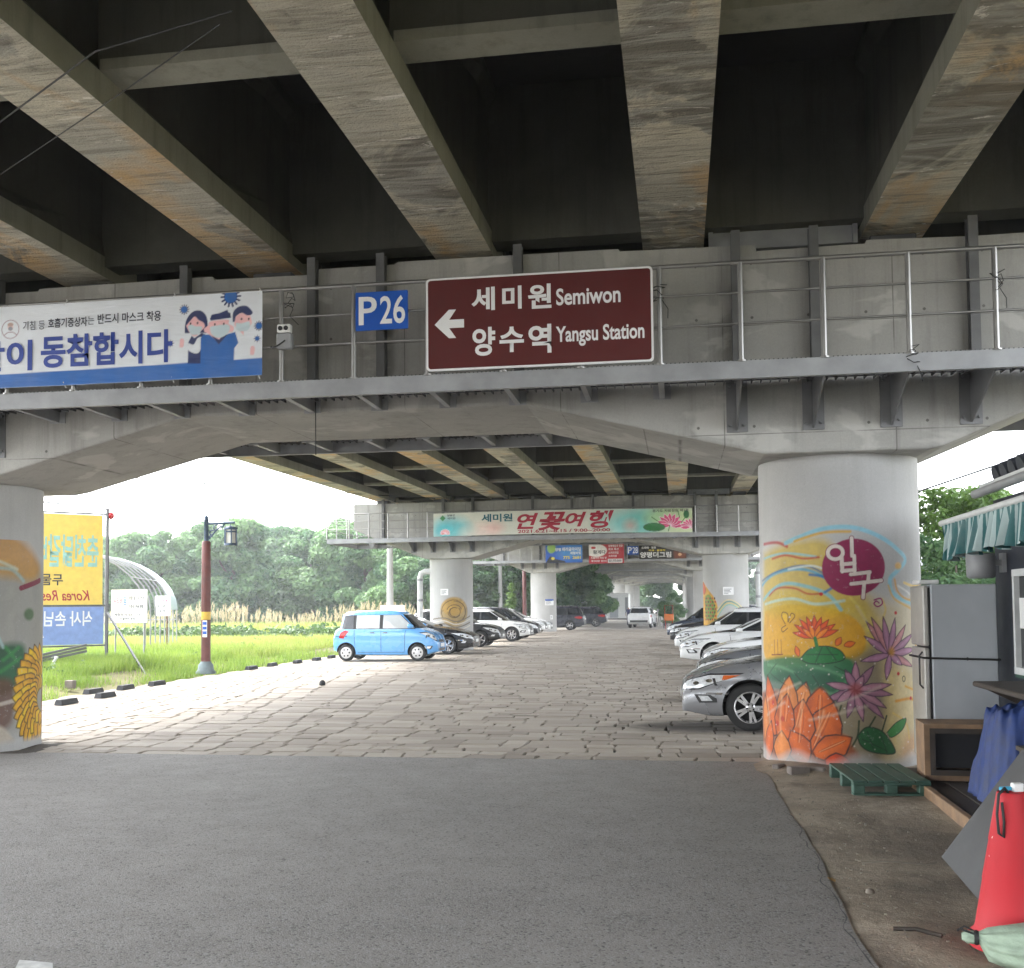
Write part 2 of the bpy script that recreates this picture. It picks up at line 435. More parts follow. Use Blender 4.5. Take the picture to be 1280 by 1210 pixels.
def asphalt():
    t = NT('asphalt'); p = t.pos()
    big = t.noise(p, 0.35, 5, .6); mid = t.noise(p, 3, 6, .65); agg = t.voro(p, 75, 'F1', 'Color'); ad = t.voro(p, 75)
    sep = t.n.new('ShaderNodeSeparateColor'); t.l.new(agg, sep.inputs[0])
    c = t.mix(t.ramp(big, .3, .7), (.205, .193, .178), (.275, .259, .238))
    c = t.mix(t.ramp(mid, .4, .75, 0, .5), c, (.17, .161, .149))
    c = t.mix(t.ramp(sep.outputs[0], .72, 1.0, 0, .75), c, (.30, .295, .285))
    c = t.mix(t.ramp(sep.outputs[1], .80, 1.0, 0, .7), c, (.03, .03, .03))
    c = t.mix(t.ramp(t.noise(t.pos((1, 1, 1)), .8, 6, .7, .8), .60, .72, 0, .35), c, (.34, .32, .29))     # dust
    c = t.mix(t.ramp(t.noise(p, 1.9, 3, .5), .70, .78, 0, .22), c, (.09, .088, .085))     # oil spots
    c = t.mix(t.ramp(t.noise(t.pos((2.2, 5, 1)), 1.0, 3, .6), .735, .75, 0, .5), c, (.07, .067, .064))      # small dark scabs
    t.bump(t.math('ADD', t.ramp(ad, 0, .6, 1, 0), t.math('MULTIPLY', t.noise(p, 130, 2), .5)), .38, .005)
    return t.done(c, t.ramp(mid, .3, .7, .72, .9))
m_asphalt = asphalt()
def dirt(name, a, b, c_):
    t = NT(name); p = t.pos()
    c = t.mix(t.ramp(t.noise(p, .9, 6, .65, .5), .35, .65), a, b)
    c = t.mix(t.ramp(t.noise(p, 6, 6, .7), .5, .75, 0, .6), c, c_)
    c = t.mix(t.ramp(t.voro(p, 40), .0, .18, .8, 0), c, tuple(min(1, x * 1.7) for x in b))
    t.bump(t.math('ADD', t.noise(p, 12, 6, .7), t.math('MULTIPLY', t.noise(p, 70, 3), .4)), .6, .03)
    return t.done(c, .95)
m_dirt = dirt('packed_dirt', (.16, .128, .095), (.40, .335, .25), (.085, .066, .047))
m_sand = dirt('joint_sand', (.06, .052, .042), (.095, .083, .068), (.04, .035, .028))
m_field = dirt('field_soil', (.11, .10, .045), (.17, .16, .06), (.08, .075, .03))

def stone_mat():
    t = NT('paving_stone'); p = t.pos(); a = t.attr('tone')
    c = t.mix(a.outputs['Fac'], (.245, .212, .175), (.415, .37, .312))
    c = t.mix(t.ramp(t.noise(p, 5, 6, .7), .4, .7, 0, .45), c, (.30, .255, .20))
    c = t.mix(t.ramp(t.noise(p, .5, 5, .6), .48, .7, 0, .45), c, (.27, .225, .175))
    c = t.mix(t.ramp(t.noise(p, 90, 3), .55, .8, 0, .5), c, (.17, .155, .14))
    # uneven dark patch around the front of the silver saloon
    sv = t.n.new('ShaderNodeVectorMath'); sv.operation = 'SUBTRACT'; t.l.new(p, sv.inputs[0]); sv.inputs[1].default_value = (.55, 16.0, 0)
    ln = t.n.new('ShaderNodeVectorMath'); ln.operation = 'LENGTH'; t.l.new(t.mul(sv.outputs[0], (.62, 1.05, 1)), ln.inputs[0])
    dark_patch = t.ramp(t.math('ADD', ln.outputs['Value'], t.math('MULTIPLY', t.noise(p, 2.6, 5, .7), 1.0)), 1.0, 1.55, .85, 0)
    c = t.mix(dark_patch, c, (.045, .04, .036))
    t.bump(t.math('ADD', t.noise(p, 18, 6, .7), t.math('MULTIPLY', t.noise(p, 120, 2), .3)), .45, .012)
    return t.done(c, .8)
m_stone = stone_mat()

def veg(name, a, b, gloss=.5, trans=0.3):
    """leaves: colour from the per-leaf tone, some light passes through"""
    t = NT(name); at = t.attr('tone')
    c = t.mix(at.outputs['Fac'], a, b)
    t.done(c, gloss, spec=.3)
    tr = t.n.new('ShaderNodeBsdfTranslucent'); t.l.new(c, tr.inputs['Color'])
    mx = t.n.new('ShaderNodeMixShader'); mx.inputs[0].default_value = trans
    t.l.new(t.bsdf.outputs[0], mx.inputs[1]); t.l.new(tr.outputs[0], mx.inputs[2]); t.l.new(mx.outputs[0], t.out.inputs['Surface'])
    MATS[name] = t.m
    return t.m
m_leaf_far = veg('leaf_far', (.06, .14, .065), (.19, .31, .12), trans=.4)
m_leaf = veg('leaf_green', (.045, .09, .03), (.12, .21, .06))
m_leaf_lime = veg('leaf_lime', (.10, .19, .035), (.20, .33, .07))
m_grass = veg('grass_blade', (.16, .27, .045), (.32, .42, .09), trans=.45)
m_rice = veg('rice_blade', (.28, .36, .075), (.41, .46, .13), trans=.45)
m_reed = veg('reed_plume', (.30, .26, .13), (.50, .43, .28))
m_bark = plain('bark', (.10, .08, .06), .9, var=.3, bump=.5)

# ------------------------------------------------------------------ ground
def sheet(name, x0, x1, y0, y1, nx, ny, zf, mat, kind='structure', xf=None):
    X, Y = np.meshgrid(np.linspace(x0, x1, nx + 1), np.linspace(y0, y1, ny + 1))
    if xf: X = xf(X, Y)
    Z = zf(X, Y); W = nx + 1
    i, j = np.meshgrid(np.arange(nx), np.arange(ny)); a = (j * W + i).ravel()
    me = bpy.data.meshes.new(name)
    me.from_pydata(np.stack([X, Y, Z], -1).reshape(-1, 3).tolist(), [], np.stack([a, a + 1, a + 1 + W, a + W], 1).tolist())
    me.materials.append(mat); me.polygons.foreach_set('use_smooth', [True] * len(me.polygons)); me.update()
    return tag(link(name, me), kind=kind)
def wob(X, Y, f, seed, n=6):
    r = np.random.default_rng(seed); o = np.zeros_like(X)
    for k in range(n):
        a, b = r.normal(0, f, 2); o += np.sin(a * X + b * Y + r.uniform(0, 6.3))
    return o / n
sheet('ground', -330, 330, -90, 480, 8, 8, lambda X, Y: np.full_like(X, -0.12), m_field)
def field_z(X, Y): return -0.10 + 0.36 * np.clip((-12.95 - X) / 2.2, 0, 1) ** 1.2 + 0.06 * wob(X, Y, 1.2, 3) * np.clip((-13 - X) / 1.0, 0, 1)
sheet('field', -140, -12.9, 10, 130, 160, 130, field_z, m_field, xf=lambda X, Y: -12.9 - (np.abs(X + 12.9) ** 1.6) / 127.1 ** .6)
SEAM_Y = 12.52
def edge_x(Y): return 0.95 + 0.012 * np.sin(Y * 1.7) + 0.010 * np.sin(Y * 5.7 + 1) + .006 * np.sin(Y * 19) - .02 * np.clip(Y - 9, 0, 4)
def asphalt_x(X, Y): return np.where(X > 0.94, edge_x(Y), X)
sheet('asphalt_road', -60, 0.95, -60, SEAM_Y, 60, 240, lambda X, Y: 0.004 * wob(X, Y, .8, 5) + np.where(X > .9, -.004, 0), m_asphalt, xf=asphalt_x)
def dirt_z(X, Y):
    d = np.clip((X - .9) / .25, 0, 1)
    return -0.012 + d * (0.012 + 0.022 * wob(X, Y, 2.2, 9) + 0.014 * wob(X, Y, 6, 10) + .008 * wob(X, Y, 14, 12)) + .05 * np.clip((X - 1.6) / 3, 0, 1) + .05 * np.exp(-((X - 1.4) / .5) ** 2 - ((Y - 12.2) / .6) ** 2)
sheet('dirt_ground', 0.80, 14, -10, 12.6, 132, 180, dirt_z, m_dirt, xf=lambda X, Y: .8 + (X - .8) ** 1.5 / 13.2 ** .5)
# dark soil that has gathered against the two near columns
def soil_pile(cx, cy, r, seed):
    sheet('soil', cx - r, cx + r, cy - r, cy + r, 40, 40, lambda X, Y: -.05 + .10 * np.clip(1 - np.hypot(X - cx, Y - cy) / r, 0, 1) ** .5 * (.8 + .4 * wob(X, Y, 5, seed)), m_sand)
soil_pile(-9.35, 12.75, 1.65, 21)

mk = MB()
for q in (((-3.95, 5.55), (-3.63, 5.20), (-3.70, 5.10), (-4.2, 5.5)), ((-3.42, 5.10), (-3.22, 5.08), (-3.0, 4.75), (-3.25, 4.75))):
    mk.add([(x, y, .008) for x, y in q], [(0, 1, 2, 3)])
tag(mk.build('road_marking', plain('worn_road_paint', (.55, .55, .53), .7, var=.25, scale=14)), kind='structure')

# ------------------------------------------------------------------ stone paving: courses of split stones
PAVE = (-12.9, 7.4)
bed = sheet('stone_paving', PAVE[0], PAVE[1], SEAM_Y, 300, 12, 60, lambda X, Y: np.full_like(X, -0.028), m_sand)
def far_pave():
    t = NT('far_paving'); p = t.pos()
    c = t.mix(t.ramp(t.noise(t.pos((1.6, 1.2, 1)), 1, 5, .7), .35, .65), (.27, .245, .21), (.40, .37, .335))
    t.bump(t.noise(p, 4, 5), .3, .02)
    return t.done(c, .8)
sheet('far_paving', PAVE[0], PAVE[1], 78, 300, 8, 20, lambda X, Y: np.full_like(X, .004), far_pave())
def stones():
    r = random.Random(5); out = []
    y_end = 78; y = SEAM_Y + .003; kf = 0
    base = []; u = 9.0
    while u > -20: base.append(u); u -= r.uniform(.29, .48)
    prev = [0.0] * len(base)
    wv = [(r.uniform(.4, 1.3), r.uniform(0, 6), r.uniform(.012, .03)) for _ in range(4)]
    def wavy(x, k): return sum(a * math.sin(f * x + p + k * .9) for f, p, a in wv)
    row = 0
    while y < y_end:
        H = r.uniform(.26, .44)
        off = [0.0] * len(base)
        for k, bx in enumerate(base):                 # joints wander in the middle and line up along slanting lines on the left
            left = min(1, max(0, (-3.0 - bx) / 3.0))
            off[k] = r.uniform(-.06, .06) + (1 - left) * r.uniform(-.24, .24) - left * .22 * min(y - SEAM_Y, 18)
        e0 = sorted(base[k] + off[k] for k in range(len(base))); e = e0[:1]
        for q in e0[1:]:
            if q - e[-1] > .20: e.append(q)
        for x0, x1 in zip(e[:-1], e[1:]):
            cuts = [(x0, x1)] if x1 - x0 < .95 else [(x0, (x0 + x1) / 2 + r.uniform(-.08, .08))] + [((x0 + x1) / 2, x1)]
            for a, b in cuts:
                g = r.uniform(.0075, .0135)
                lo = lambda x: y + (wavy(x, row) if row else 0) ; hi = lambda x: y + H + wavy(x, row + 1)
                j = lambda q: r.uniform(-q, q)
                if r.random() < .10 and H > .42:      # a course split into two thin stones
                    t = r.uniform(.4, .6); parts = [(0, t), (t, 1)]
                else: parts = [(0, 1)]
                for t0, t1 in parts:
                    Y = lambda x, t: lo(x) * (1 - t) + hi(x) * t
                    xm, sk = (a + b) / 2, j(.028)
                    ring = [(a + g + sk, Y(a, t0) + g + j(.006)), (xm + j(.05), Y(xm, t0) + g + j(.012)), (b - g + sk * .7, Y(b, t0) + g + j(.006)),
                            (b - g + j(.02), Y(b, (t0 + t1) / 2)), (b - g - sk, Y(b, t1) - g + j(.006)), (xm + j(.05), Y(xm, t1) - g + j(.012)),
                            (a + g - sk * .7, Y(a, t1) - g + j(.006)), (a + g + j(.02), Y(a, (t0 + t1) / 2))]
                    ring = [(px, max(py, SEAM_Y + .003)) for px, py in ring]
                    cx = sum(p[0] for p in ring) / 8; cy = sum(p[1] for p in ring) / 8
                    if cx < PAVE[0] + .15 or cx > PAVE[1] - .1: continue
                    out.append((ring, cx, cy, r.uniform(-.005, .007), r.uniform(-.007, .007), r.uniform(-.007, .007), min(1, max(0, r.gauss(.5, .34)))))
        y += H; row += 1
    return out
def stone_geo(ring, cx, cy, z, tx, ty):
    n = len(ring); vs = []
    for f, zz in ((1.0, -.03), (.992, z - .004), (.955, z + .002)):
        for x, y in ring:
            X, Y = cx + (x - cx) * f, cy + (y - cy) * f
            vs.append((X, Y, zz + (tx * (X - cx) + ty * (Y - cy) if zz > -.02 else 0)))
    fs = [(i + k * n, (i + 1) % n + k * n, (i + 1) % n + (k + 1) * n, i + (k + 1) * n) for k in range(2) for i in range(n)]
    fs.append(tuple(range(2 * n, 3 * n)))
    return vs, fs
ST = stones()
def in_view(cx, cy):
    d = Vector((cx, cy, -EYE)); dep = d.dot(fwd)
    return dep > 0 and -.52 < d.dot(rgt) / dep < .50
near = sorted([s for s in ST if in_view(s[1], s[2]) and not (abs(s[1] - 1.87) < .8 and abs(s[2] - 12.93) < .9)], key=lambda s: s[1] ** 2 + s[2] ** 2)[:300]
near_ids = set(id(s) for s in near)
def tone_attr(me, vals): a = me.attributes.new('tone', 'FLOAT', 'POINT'); a.data.foreach_set('value', np.asarray(vals, np.float32))
allm = MB(); tones = []
for s in ST:
    vs, fs = stone_geo(*s[:6])
    if id(s) in near_ids:
        cx, cy = s[1], s[2]
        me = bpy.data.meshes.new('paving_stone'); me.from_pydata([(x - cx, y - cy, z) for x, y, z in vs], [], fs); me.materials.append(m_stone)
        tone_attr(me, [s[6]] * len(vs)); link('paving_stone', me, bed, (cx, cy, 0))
    elif s[1] < 7.2:
        allm.add(vs, fs); tones += [s[6]] * len(vs)
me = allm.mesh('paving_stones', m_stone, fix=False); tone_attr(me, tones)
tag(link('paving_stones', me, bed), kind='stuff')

# ------------------------------------------------------------------ bridge: piers, walkways, girders
PY, SPAN, GRADE, PX = 12.9335, 30.5446, 0.01067, -3.80
COLX = (-5.67, 5.67); RAD = 0.906
def cap_mesh():
    P = [(-9.6, 5.80), (-9.6, 4.72), (-6.65, 3.50), (-6.5, 3.47), (-4.75, 3.47), (-4.55, 3.50), (-2.1, 4.14), (2.1, 4.13), (4.55, 3.52), (4.75, 3.47), (6.5, 3.47), (6.65, 3.50), (9.6, 4.72), (9.6, 5.76)]
    top = [(9.0, 5.79), (7.0, 5.77), (5.9, 5.80), (5.88, 5.76), (4.72, 5.75), (4.70, 5.82), (3.2, 5.84), (3.18, 5.87), (0.6, 5.88), (.55, 5.85), (-0.4, 5.85), (-.42, 5.79), (-1.7, 5.80), (-1.72, 5.84), (-4.0, 5.82), (-4.02, 5.79), (-6.8, 5.80)]
    mb = MB().prism(P + top, -1.05, 1.05)
    me = mb.mesh('cap', m_cap)
    bm = bmesh.new(); bm.from_mesh(me)
    es = [e for e in bm.edges if len(e.link_faces) == 2 and e.calc_face_angle(0) > .9 and max(v.co.z for v in e.verts) < 4.8]
    bmesh.ops.bevel(bm, geom=es, offset=.035, segments=2, affect='EDGES', profile=.5)
    bm.to_mesh(me); bm.free(); return me
CAP = cap_mesh()
colm = MB().lathe([(RAD, -.15), (RAD, .02), (RAD, 3.40), (RAD - .004, 3.475)], 96).mesh('column', m_column)
BEAR = MB().box((0, 0, 5.90), (.5, .4, .13), bev=.01).mesh('bearing_pad', m_darksteel)
PIERS = []
LAB = {0: 'nearest pier of the bridge, with flower murals on both round columns', 1: 'second pier of the bridge, carrying the pale lotus festival banner',
       2: 'third pier of the bridge, carrying the blue and red advertising banners'}
ORD = {3: 'fourth', 4: 'fifth', 5: 'sixth', 6: 'seventh', 7: 'eighth'}
def steel_posts(xs):
    mb = []
    for x in xs:
        m = MB(); m.box((0, -.03, 5.12), (.10, .012, 1.66)); m.box((0, -.09, 5.12), (.012, .11, 1.66)); m.box((0, -.15, 5.12), (.10, .012, 1.66)); mb.append((x, m))
    return mb
POSTX = [-12.1, -9.55, -8.30, -5.82, -4.22, -3.38, -1.76, 0.68, 1.52, 3.17, 4.9]
pm = MB(); pm.box((0, -.03, 5.12), (.10, .012, 1.66)); pm.box((0, -.086, 5.12), (.012, .10, 1.66)); pm.box((0, -.142, 5.12), (.10, .012, 1.66))
POST = pm.mesh('steel_post', plain('post_steel', (.135, .135, .135), .55, .2, .25, 3.0))
for i in range(-1, 8):
    z = GRADE * SPAN * i
    p = thing('bridge_pier', LAB.get(i, ('pier behind the camera' if i < 0 else ORD.get(i, '') + ' pier of the bridge, small under the far end of the deck')), 'bridge pier', (PX, PY + SPAN * i, 0), group='piers of the bridge')
    c = link('cap', CAP, p, (0, 0, z))
    for k in range(8) if i in (0, 1) else []:
        for y in (-.5, .5): link('bearing_pad', BEAR, p, (-12.25 + 2.45 * k - PX, y, z))
    for cx in COLX:
        sc = 1.28 if i >= 3 else 1.0
        co = link('column', colm, p, (cx, 0, 0)); co.scale = (sc, sc, (3.474 + z) / 3.474)
    for x in POSTX if i < 3 else []: link('steel_post', POST, p, (x - PX, -1.05, z))
    PIERS.append(p)
def pier(i): return PIERS[i + 1]

# walkway: channel edge beam, grating, brackets, posts and rails on both faces, closed round both ends of the cap
WX0, WX1 = -14.22 - PX, 6.6 - PX
def walk_meshes():
    d = {}
    e = MB()
    for y, s in ((-2.07, 1), (2.07, -1)):
        e.box(((WX0 + WX1) / 2, y, 4.20), (WX1 - WX0, .008, .18)); e.box(((WX0 + WX1) / 2, y + s * .034, 4.286), (WX1 - WX0, .06, .008)); e.box(((WX0 + WX1) / 2, y + s * .034, 4.114), (WX1 - WX0, .06, .008))
    for x in (WX0, WX1): e.box((x, 0, 4.20), (.008, 4.13, .18))
    d['edge_beam'] = e.mesh('edge_beam', m_steel)
    g = MB()
    n = int((WX1 - WX0) / .10)
    for k in range(n):
        x = WX0 + .05 + k * .10
        for y in (-1.56, 1.56): g.box((x, y, 4.27), (.012, .94, .035))
    for y in (-1.95, -1.6, -1.2, 1.2, 1.6, 1.95): g.box(((WX0 + WX1) / 2, y, 4.272), (WX1 - WX0, .02, .02))
    for x in (WX0 + .4, WX1 - .4): g.box((x, 0, 4.27), (.75, 2.1, .02))
    for k in range(int((WX1 - WX0) / .045)):
        for y in (-2.045, 2.045): g.box((WX0 + k * .045, y, 4.297), (.014, .012, .016))
    d['grating'] = g.mesh('grating', m_darksteel)
    r = MB()
    for y in (-2.05, 2.05):
        r.tube([(WX0, y, 5.31), (WX1, y, 5.31)], .024, 8)
        for z in (5.00, 4.68): r.tube([(WX0, y, z), (WX1, y, z)], .014, 8)
    for x in (WX0, WX1):
        for z, q in ((5.31, .024), (5.00, .014), (4.68, .014)): r.tube([(x, -2.05, z), (x, 2.05, z)], q, 8)
    d['handrail'] = r.mesh('handrail', m_stainless)
    d['rail_post'] = MB().tube([(0, 0, 4.28), (0, 0, 5.31)], .027, 10).tube([(0, 0, 4.285), (0, 0, 4.30)], .05, 10).mesh('rail_post', m_stainless)
    b = MB()                                          # deep bracket over the columns: bolted plate and tapering gusset
    b.box((0, -.012, 4.03), (.23, .02, .62)); b.prism([(-.03, 3.74), (-.03, 4.28), (-.98, 4.28), (-.98, 4.13)], -.008, .008, plane='YZ')
    b.box((0, -.5, 4.27), (.10, .96, .012))
    for x in (-.08, .08):
        for z in (3.80, 4.24): b.lathe([(.018, 0), (.018, .03), (.01, .045)], 8, (x, -.022 - .03, z), axis='Y')
    d['bracket'] = b.mesh('bracket', m_midsteel)
    s = MB(); s.box((0, -.012, 4.20), (.20, .02, .16)); s.prism([(-.02, 4.13), (-.02, 4.28), (-.98, 4.28), (-.98, 4.14)], -.03, .03, plane='YZ')
    d['short'] = s.mesh('bracket', m_steel)
    return d
WK = walk_meshes()
for i in range(0, 8):
    z = GRADE * SPAN * i
    w = thing('inspection_walkway', ['steel walkway with railing round the nearest pier, hung with the brown road sign', 'steel walkway with railing behind the lotus festival banner',
              'steel walkway with railing behind the blue and red banners'][i] if i < 3 else 'far steel walkway round the %s pier' % ORD.get(i), 'walkway', (PX, PY + SPAN * i, z), group='walkways round the pier caps')
    link('edge_beam', WK['edge_beam'], w); tag(link('grating', WK['grating'], w), kind='stuff')
    if i < 4: link('handrail', WK['handrail'], w)
    x = 3.65 - .82 * 16
    while x < WX1:
        if x > WX0:
            inner = abs(x) < 3.9 or abs(x) > 7.6
            for s, rz in ((-1, 0), (1, PI)):
                if abs(x) < 9.5: link('bracket', WK['short' if inner else 'bracket'], w, (x, s * 1.05, 0), rz)
                if i < 3: link('rail_post', WK['rail_post'], w, (x, s * 2.05, 0))
        x += .82
    if i < 3:
        for x in (WX0, WX1):
            for y in (-2.05, -.8, .6, 2.05): link('rail_post', WK['rail_post'], w, (x, y, 0))

# deck spans: eight I-girders with cross beams and a slab on top
def girder_mesh():
    L0, L1 = .14, SPAN - .14; a = GRADE
    def sec(web, y):
        h = web / 2
        return [(-.35, 0), (.35, 0), (.35, .26), (h, .50), (h, 1.72), (.40, 1.86), (.40, 2.0), (-.40, 2.0), (-.40, 1.86), (-h, 1.72), (-h, .50), (-.35, .26)]
    st = [(L0, .62), (L0 + 1.5, .62), (L0 + 2.6, .22), (L1 - 2.6, .22), (L1 - 1.5, .62), (L1, .62)]
    mb = MB(); vs = []; n = 12
    for y, w in st: vs += [(x, y, zz + 5.97 + a * y) for x, zz in sec(w, y)]
    fs, mi = [], []
    for k in range(len(st) - 1):
        for j in range(n):
            q = (j + k * n, (j + 1) % n + k * n, (j + 1) % n + (k + 1) * n, j + (k + 1) * n)
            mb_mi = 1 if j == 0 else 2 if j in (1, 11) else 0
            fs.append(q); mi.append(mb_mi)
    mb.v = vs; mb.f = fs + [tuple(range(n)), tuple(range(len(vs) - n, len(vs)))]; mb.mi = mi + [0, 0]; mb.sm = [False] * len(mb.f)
    return mb.mesh('girder', [m_girder, m_soffit, m_flange_lit])
GIRD = girder_mesh()
GX = [-12.25 + 2.45 * k - PX for k in range(8)]
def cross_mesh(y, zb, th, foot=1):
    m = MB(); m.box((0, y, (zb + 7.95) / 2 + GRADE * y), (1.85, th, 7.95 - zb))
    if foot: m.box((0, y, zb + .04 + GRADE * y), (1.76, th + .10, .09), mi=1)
    return m.mesh('cross_beam', [m_girder, m_flange_lit])
CRY = [4.6, 9.2, 14.0, SPAN - 14.0, SPAN - 9.0, SPAN - 4.3]
CRY_NEAR = [4.6, 9.8, 15.0, SPAN - 9.9, SPAN - 5.05]
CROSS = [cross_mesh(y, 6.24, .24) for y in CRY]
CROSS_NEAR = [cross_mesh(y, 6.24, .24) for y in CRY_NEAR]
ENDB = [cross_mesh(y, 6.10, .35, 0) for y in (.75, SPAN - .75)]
sl = MB()
def slope_box(x0, x1, z0, z1, y0=.02, y1=SPAN - .02):
    a = GRADE
    sl.add([(x0, y0, z0 + a * y0), (x1, y0, z0 + a * y0), (x1, y1, z0 + a * y1), (x0, y1, z0 + a * y1), (x0, y0, z1 + a * y0), (x1, y0, z1 + a * y0), (x1, y1, z1 + a * y1), (x0, y1, z1 + a * y1)],
           [(0, 3, 2, 1), (4, 5, 6, 7), (0, 1, 5, 4), (2, 3, 7, 6), (0, 4, 7, 3), (1, 2, 6, 5)])
slope_box(-10.0, 10.0, 7.95, 8.22)
slope_box(-10.05, -9.75, 8.222, 9.1); slope_box(9.75, 10.05, 8.222, 9.1)
SLAB = sl.mesh('deck_slab', m_slab)
for i in range(-1, 7):
    lab = {-1: 'nearest span of the bridge deck, its girders overhead', 0: 'second span of the bridge deck, between the brown sign and the lotus banner', 1: 'third span of the bridge deck, beyond the lotus banner',
           -2: 'bridge span behind the camera'}.get(i, 'far span of the bridge deck past the %s pier' % ORD[max(3, i + 1)])
    d = thing('bridge_span', lab, 'bridge deck', (PX, PY + SPAN * i, GRADE * SPAN * i), group='spans of the bridge')
    link('deck_slab', SLAB, d)
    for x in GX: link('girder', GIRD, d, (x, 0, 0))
    for k in range(7):
        xm = GX[k] + 1.225
        for me in ((CROSS_NEAR if i < 0 else CROSS) if i < 2 else []) + ENDB: link('cross_beam', me, d, (xm, 0, 0))
# steel stopper beam on top of the caps, right of the middle girder
stp = MB(); stp.box((0, 0, 0), (1.62, .012, .26)); stp.box((0, .07, .126), (1.62, .14, .012)); stp.box((0, .07, -.126), (1.62, .14, .012))
for x in (-.80, .80): stp.box((x, -.02, 0), (.05, .06, .30))
STP = stp.mesh('stopper_beam', m_steel)
for i in (0, 1): link('stopper_beam', STP, pier(i), (1.23 - PX, -.72, 6.02 + GRADE * SPAN * i))
# ------------------------------------------------------------------ printed and painted surfaces
def print_mat(name, rough=.5, wrinkle=.0):
    t = NT(name); a = t.attr('paint'); p = t.pos()
    c = t.mix(t.ramp(t.noise(p, 3, 4), .35, .7, 0, .14), a.outputs['Color'], (.30, .29, .27))
    if wrinkle: t.bump(t.noise(t.pos((.9, 1, 5)), 2.2, 3, .5, .6), wrinkle, .03)
    return t.done(c, rough)
m_print = print_mat('printed_vinyl', .55, .35)
m_board = print_mat('printed_board', .45)
m_ink_white = plain('white_lettering', (.80, .80, .80), .45, var=.03)
m_ink_navy = plain('navy_lettering', lin(42, 66, 150), .5, var=.05)
m_ink_dark = plain('dark_lettering', lin(40, 44, 60), .5, var=.05)
m_ink_red = plain('crimson_lettering', lin(168, 24, 52), .5, var=.08)
m_ink_teal = plain('teal_lettering', lin(22, 98, 112), .5, var=.08)
m_ink_yellow = plain('yellow_lettering', lin(240, 214, 60), .5, var=.05)
m_brown_sign = plain('brown_sign_film', lin(84, 12, 10), .6, var=.06)
m_blue_sign = plain('blue_sign_film', lin(14, 82, 178), .4, var=.08)

def rounded(w, h, r, n=6):
    out = []
    for cx, cy, a0 in ((w - r, r, -PI / 2), (w - r, h - r, 0), (r, h - r, PI / 2), (r, r, PI)):
        out += [(cx + r * math.cos(a0 + k * PI / 2 / n), cy + r * math.sin(a0 + k * PI / 2 / n)) for k in range(n + 1)]
    return out
X1, Z1 = Vector((1, 0, 0)), Vector((0, 0, 1))

# brown direction sign
SX, SZ, SW, SH, SY = -2.612, 4.318, 2.397, 0.995, 10.83
t = thing('direction_sign', 'brown road sign with a white arrow pointing left, in Korean and English', 'road sign', (SX, SY, SZ))
MB().prism(rounded(SW, SH, .045), -.002, .028).build('sign_border', m_ink_white, t)
MB().prism([(x + .022, z + .022) for x, z in rounded(SW - .044, SH - .044, .03)], -.005, -.0021).build('sign_face', m_brown_sign, t)
MB().prism([(.093 + x, .345 + z) for x, z in ((0, .15), (.155, .305), (.232, .305), (.158, .197), (.318, .197), (.318, .108), (.158, .108), (.232, 0), (.155, 0))], -.0075, -.0052).build('arrow', m_ink_white, t)
br = MB()
for x in (.35, 1.2, 2.05):
    for z in (.36, .68): br.box((x, .036, z), (.10, .016, .05))
for x in (.35, 1.2, 2.05): br.box((x, .050, .52), (.04, .012, .9))
br.build('mounting_rail', m_steel, t)
def put(txt, x0, x1, z0, z1, par, mat, bold=.02, y=-.0056, mirror=False):
    return place_text(text_mesh(txt, 1, bold), (x0, y, z0), X1, Z1, mat, par, fit=x1 - x0, fith=z1 - z0, mirror=mirror)
for c, x0, x1, z0, z1 in (('세', .493, .745, .622, .872), ('미', .823, 1.03, .622, .868), ('원', 1.098, 1.345, .612, .872), ('양', .50, .745, .140, .445), ('수', .79, 1.05, .165, .435), ('역', 1.098, 1.34, .140, .445)):
    put(c, x0, x1, z0, z1, t, m_ink_white, .028)
put('Semiwon', 1.395, 2.065, .632, .812, t, m_ink_white, .022)
put('Yangsu Station', 1.388, 2.305, .195, .412, t, m_ink_white, .022)

# bay number sign
def bay_sign(label, loc, w, h, digits, parent=None):
    t = thing('parking_bay_sign', label, 'parking sign', loc, group='parking bay signs on the railings')
    MB().prism(rounded(w, h, .008, 2), 0, .02).build('sign_face', m_blue_sign, t)
    for c, a, b in (('P', .06, .41), (digits, .47, .95)):
        put(c, a * w, b * w, .14 * h, .88 * h, t, m_ink_white, .014, -.003)
    return t
bay_sign('blue parking sign P26 on the railing, left of the brown sign', (-3.392, 10.83, 4.795), .578, .415, '26')

# ---- banner on the left of the near walkway
BX0, BX1, BZ0, BH = -9.7, -4.447, 4.358, .935
P = Paint(0, BX1 - BX0, 0, BH, .0095)
P.over(np.ones_like(P.U), (226, 230, 236)); P.a[:] = 1
bl = (26, 98, 176); nv = (30, 44, 96); sk = (240, 188, 190); ms = (200, 216, 222)
P.poly([(0, 0), (6, 0), (6, .20), (0, .135)], bl, soft=.006, var=.06)
def bp(cx, cy):                                     # measured on the print
    p = 220 + cx / 10.09; X = -7.649 + .00988 * p - 6.5e-7 * p * p
    return (X - BX0, (487 - p * 17 / 331 - (360 + cy / 10.09)) / 105 * BH)
def B(l): return [bp(*q) for q in l]
P.poly(B([(170, 575), (172, 470), (195, 390), (240, 325), (300, 290), (370, 295), (425, 345), (450, 430), (450, 560), (390, 575)]), nv, smooth=True)
P.poly(B([(185, 480), (235, 420), (290, 365), (340, 410), (400, 445), (415, 500), (360, 560), (300, 620), (230, 570)]), sk, smooth=True)
P.poly(B([(205, 485), (250, 468), (300, 490), (350, 490), (385, 505), (350, 580), (290, 600), (235, 575)]), ms, smooth=True)
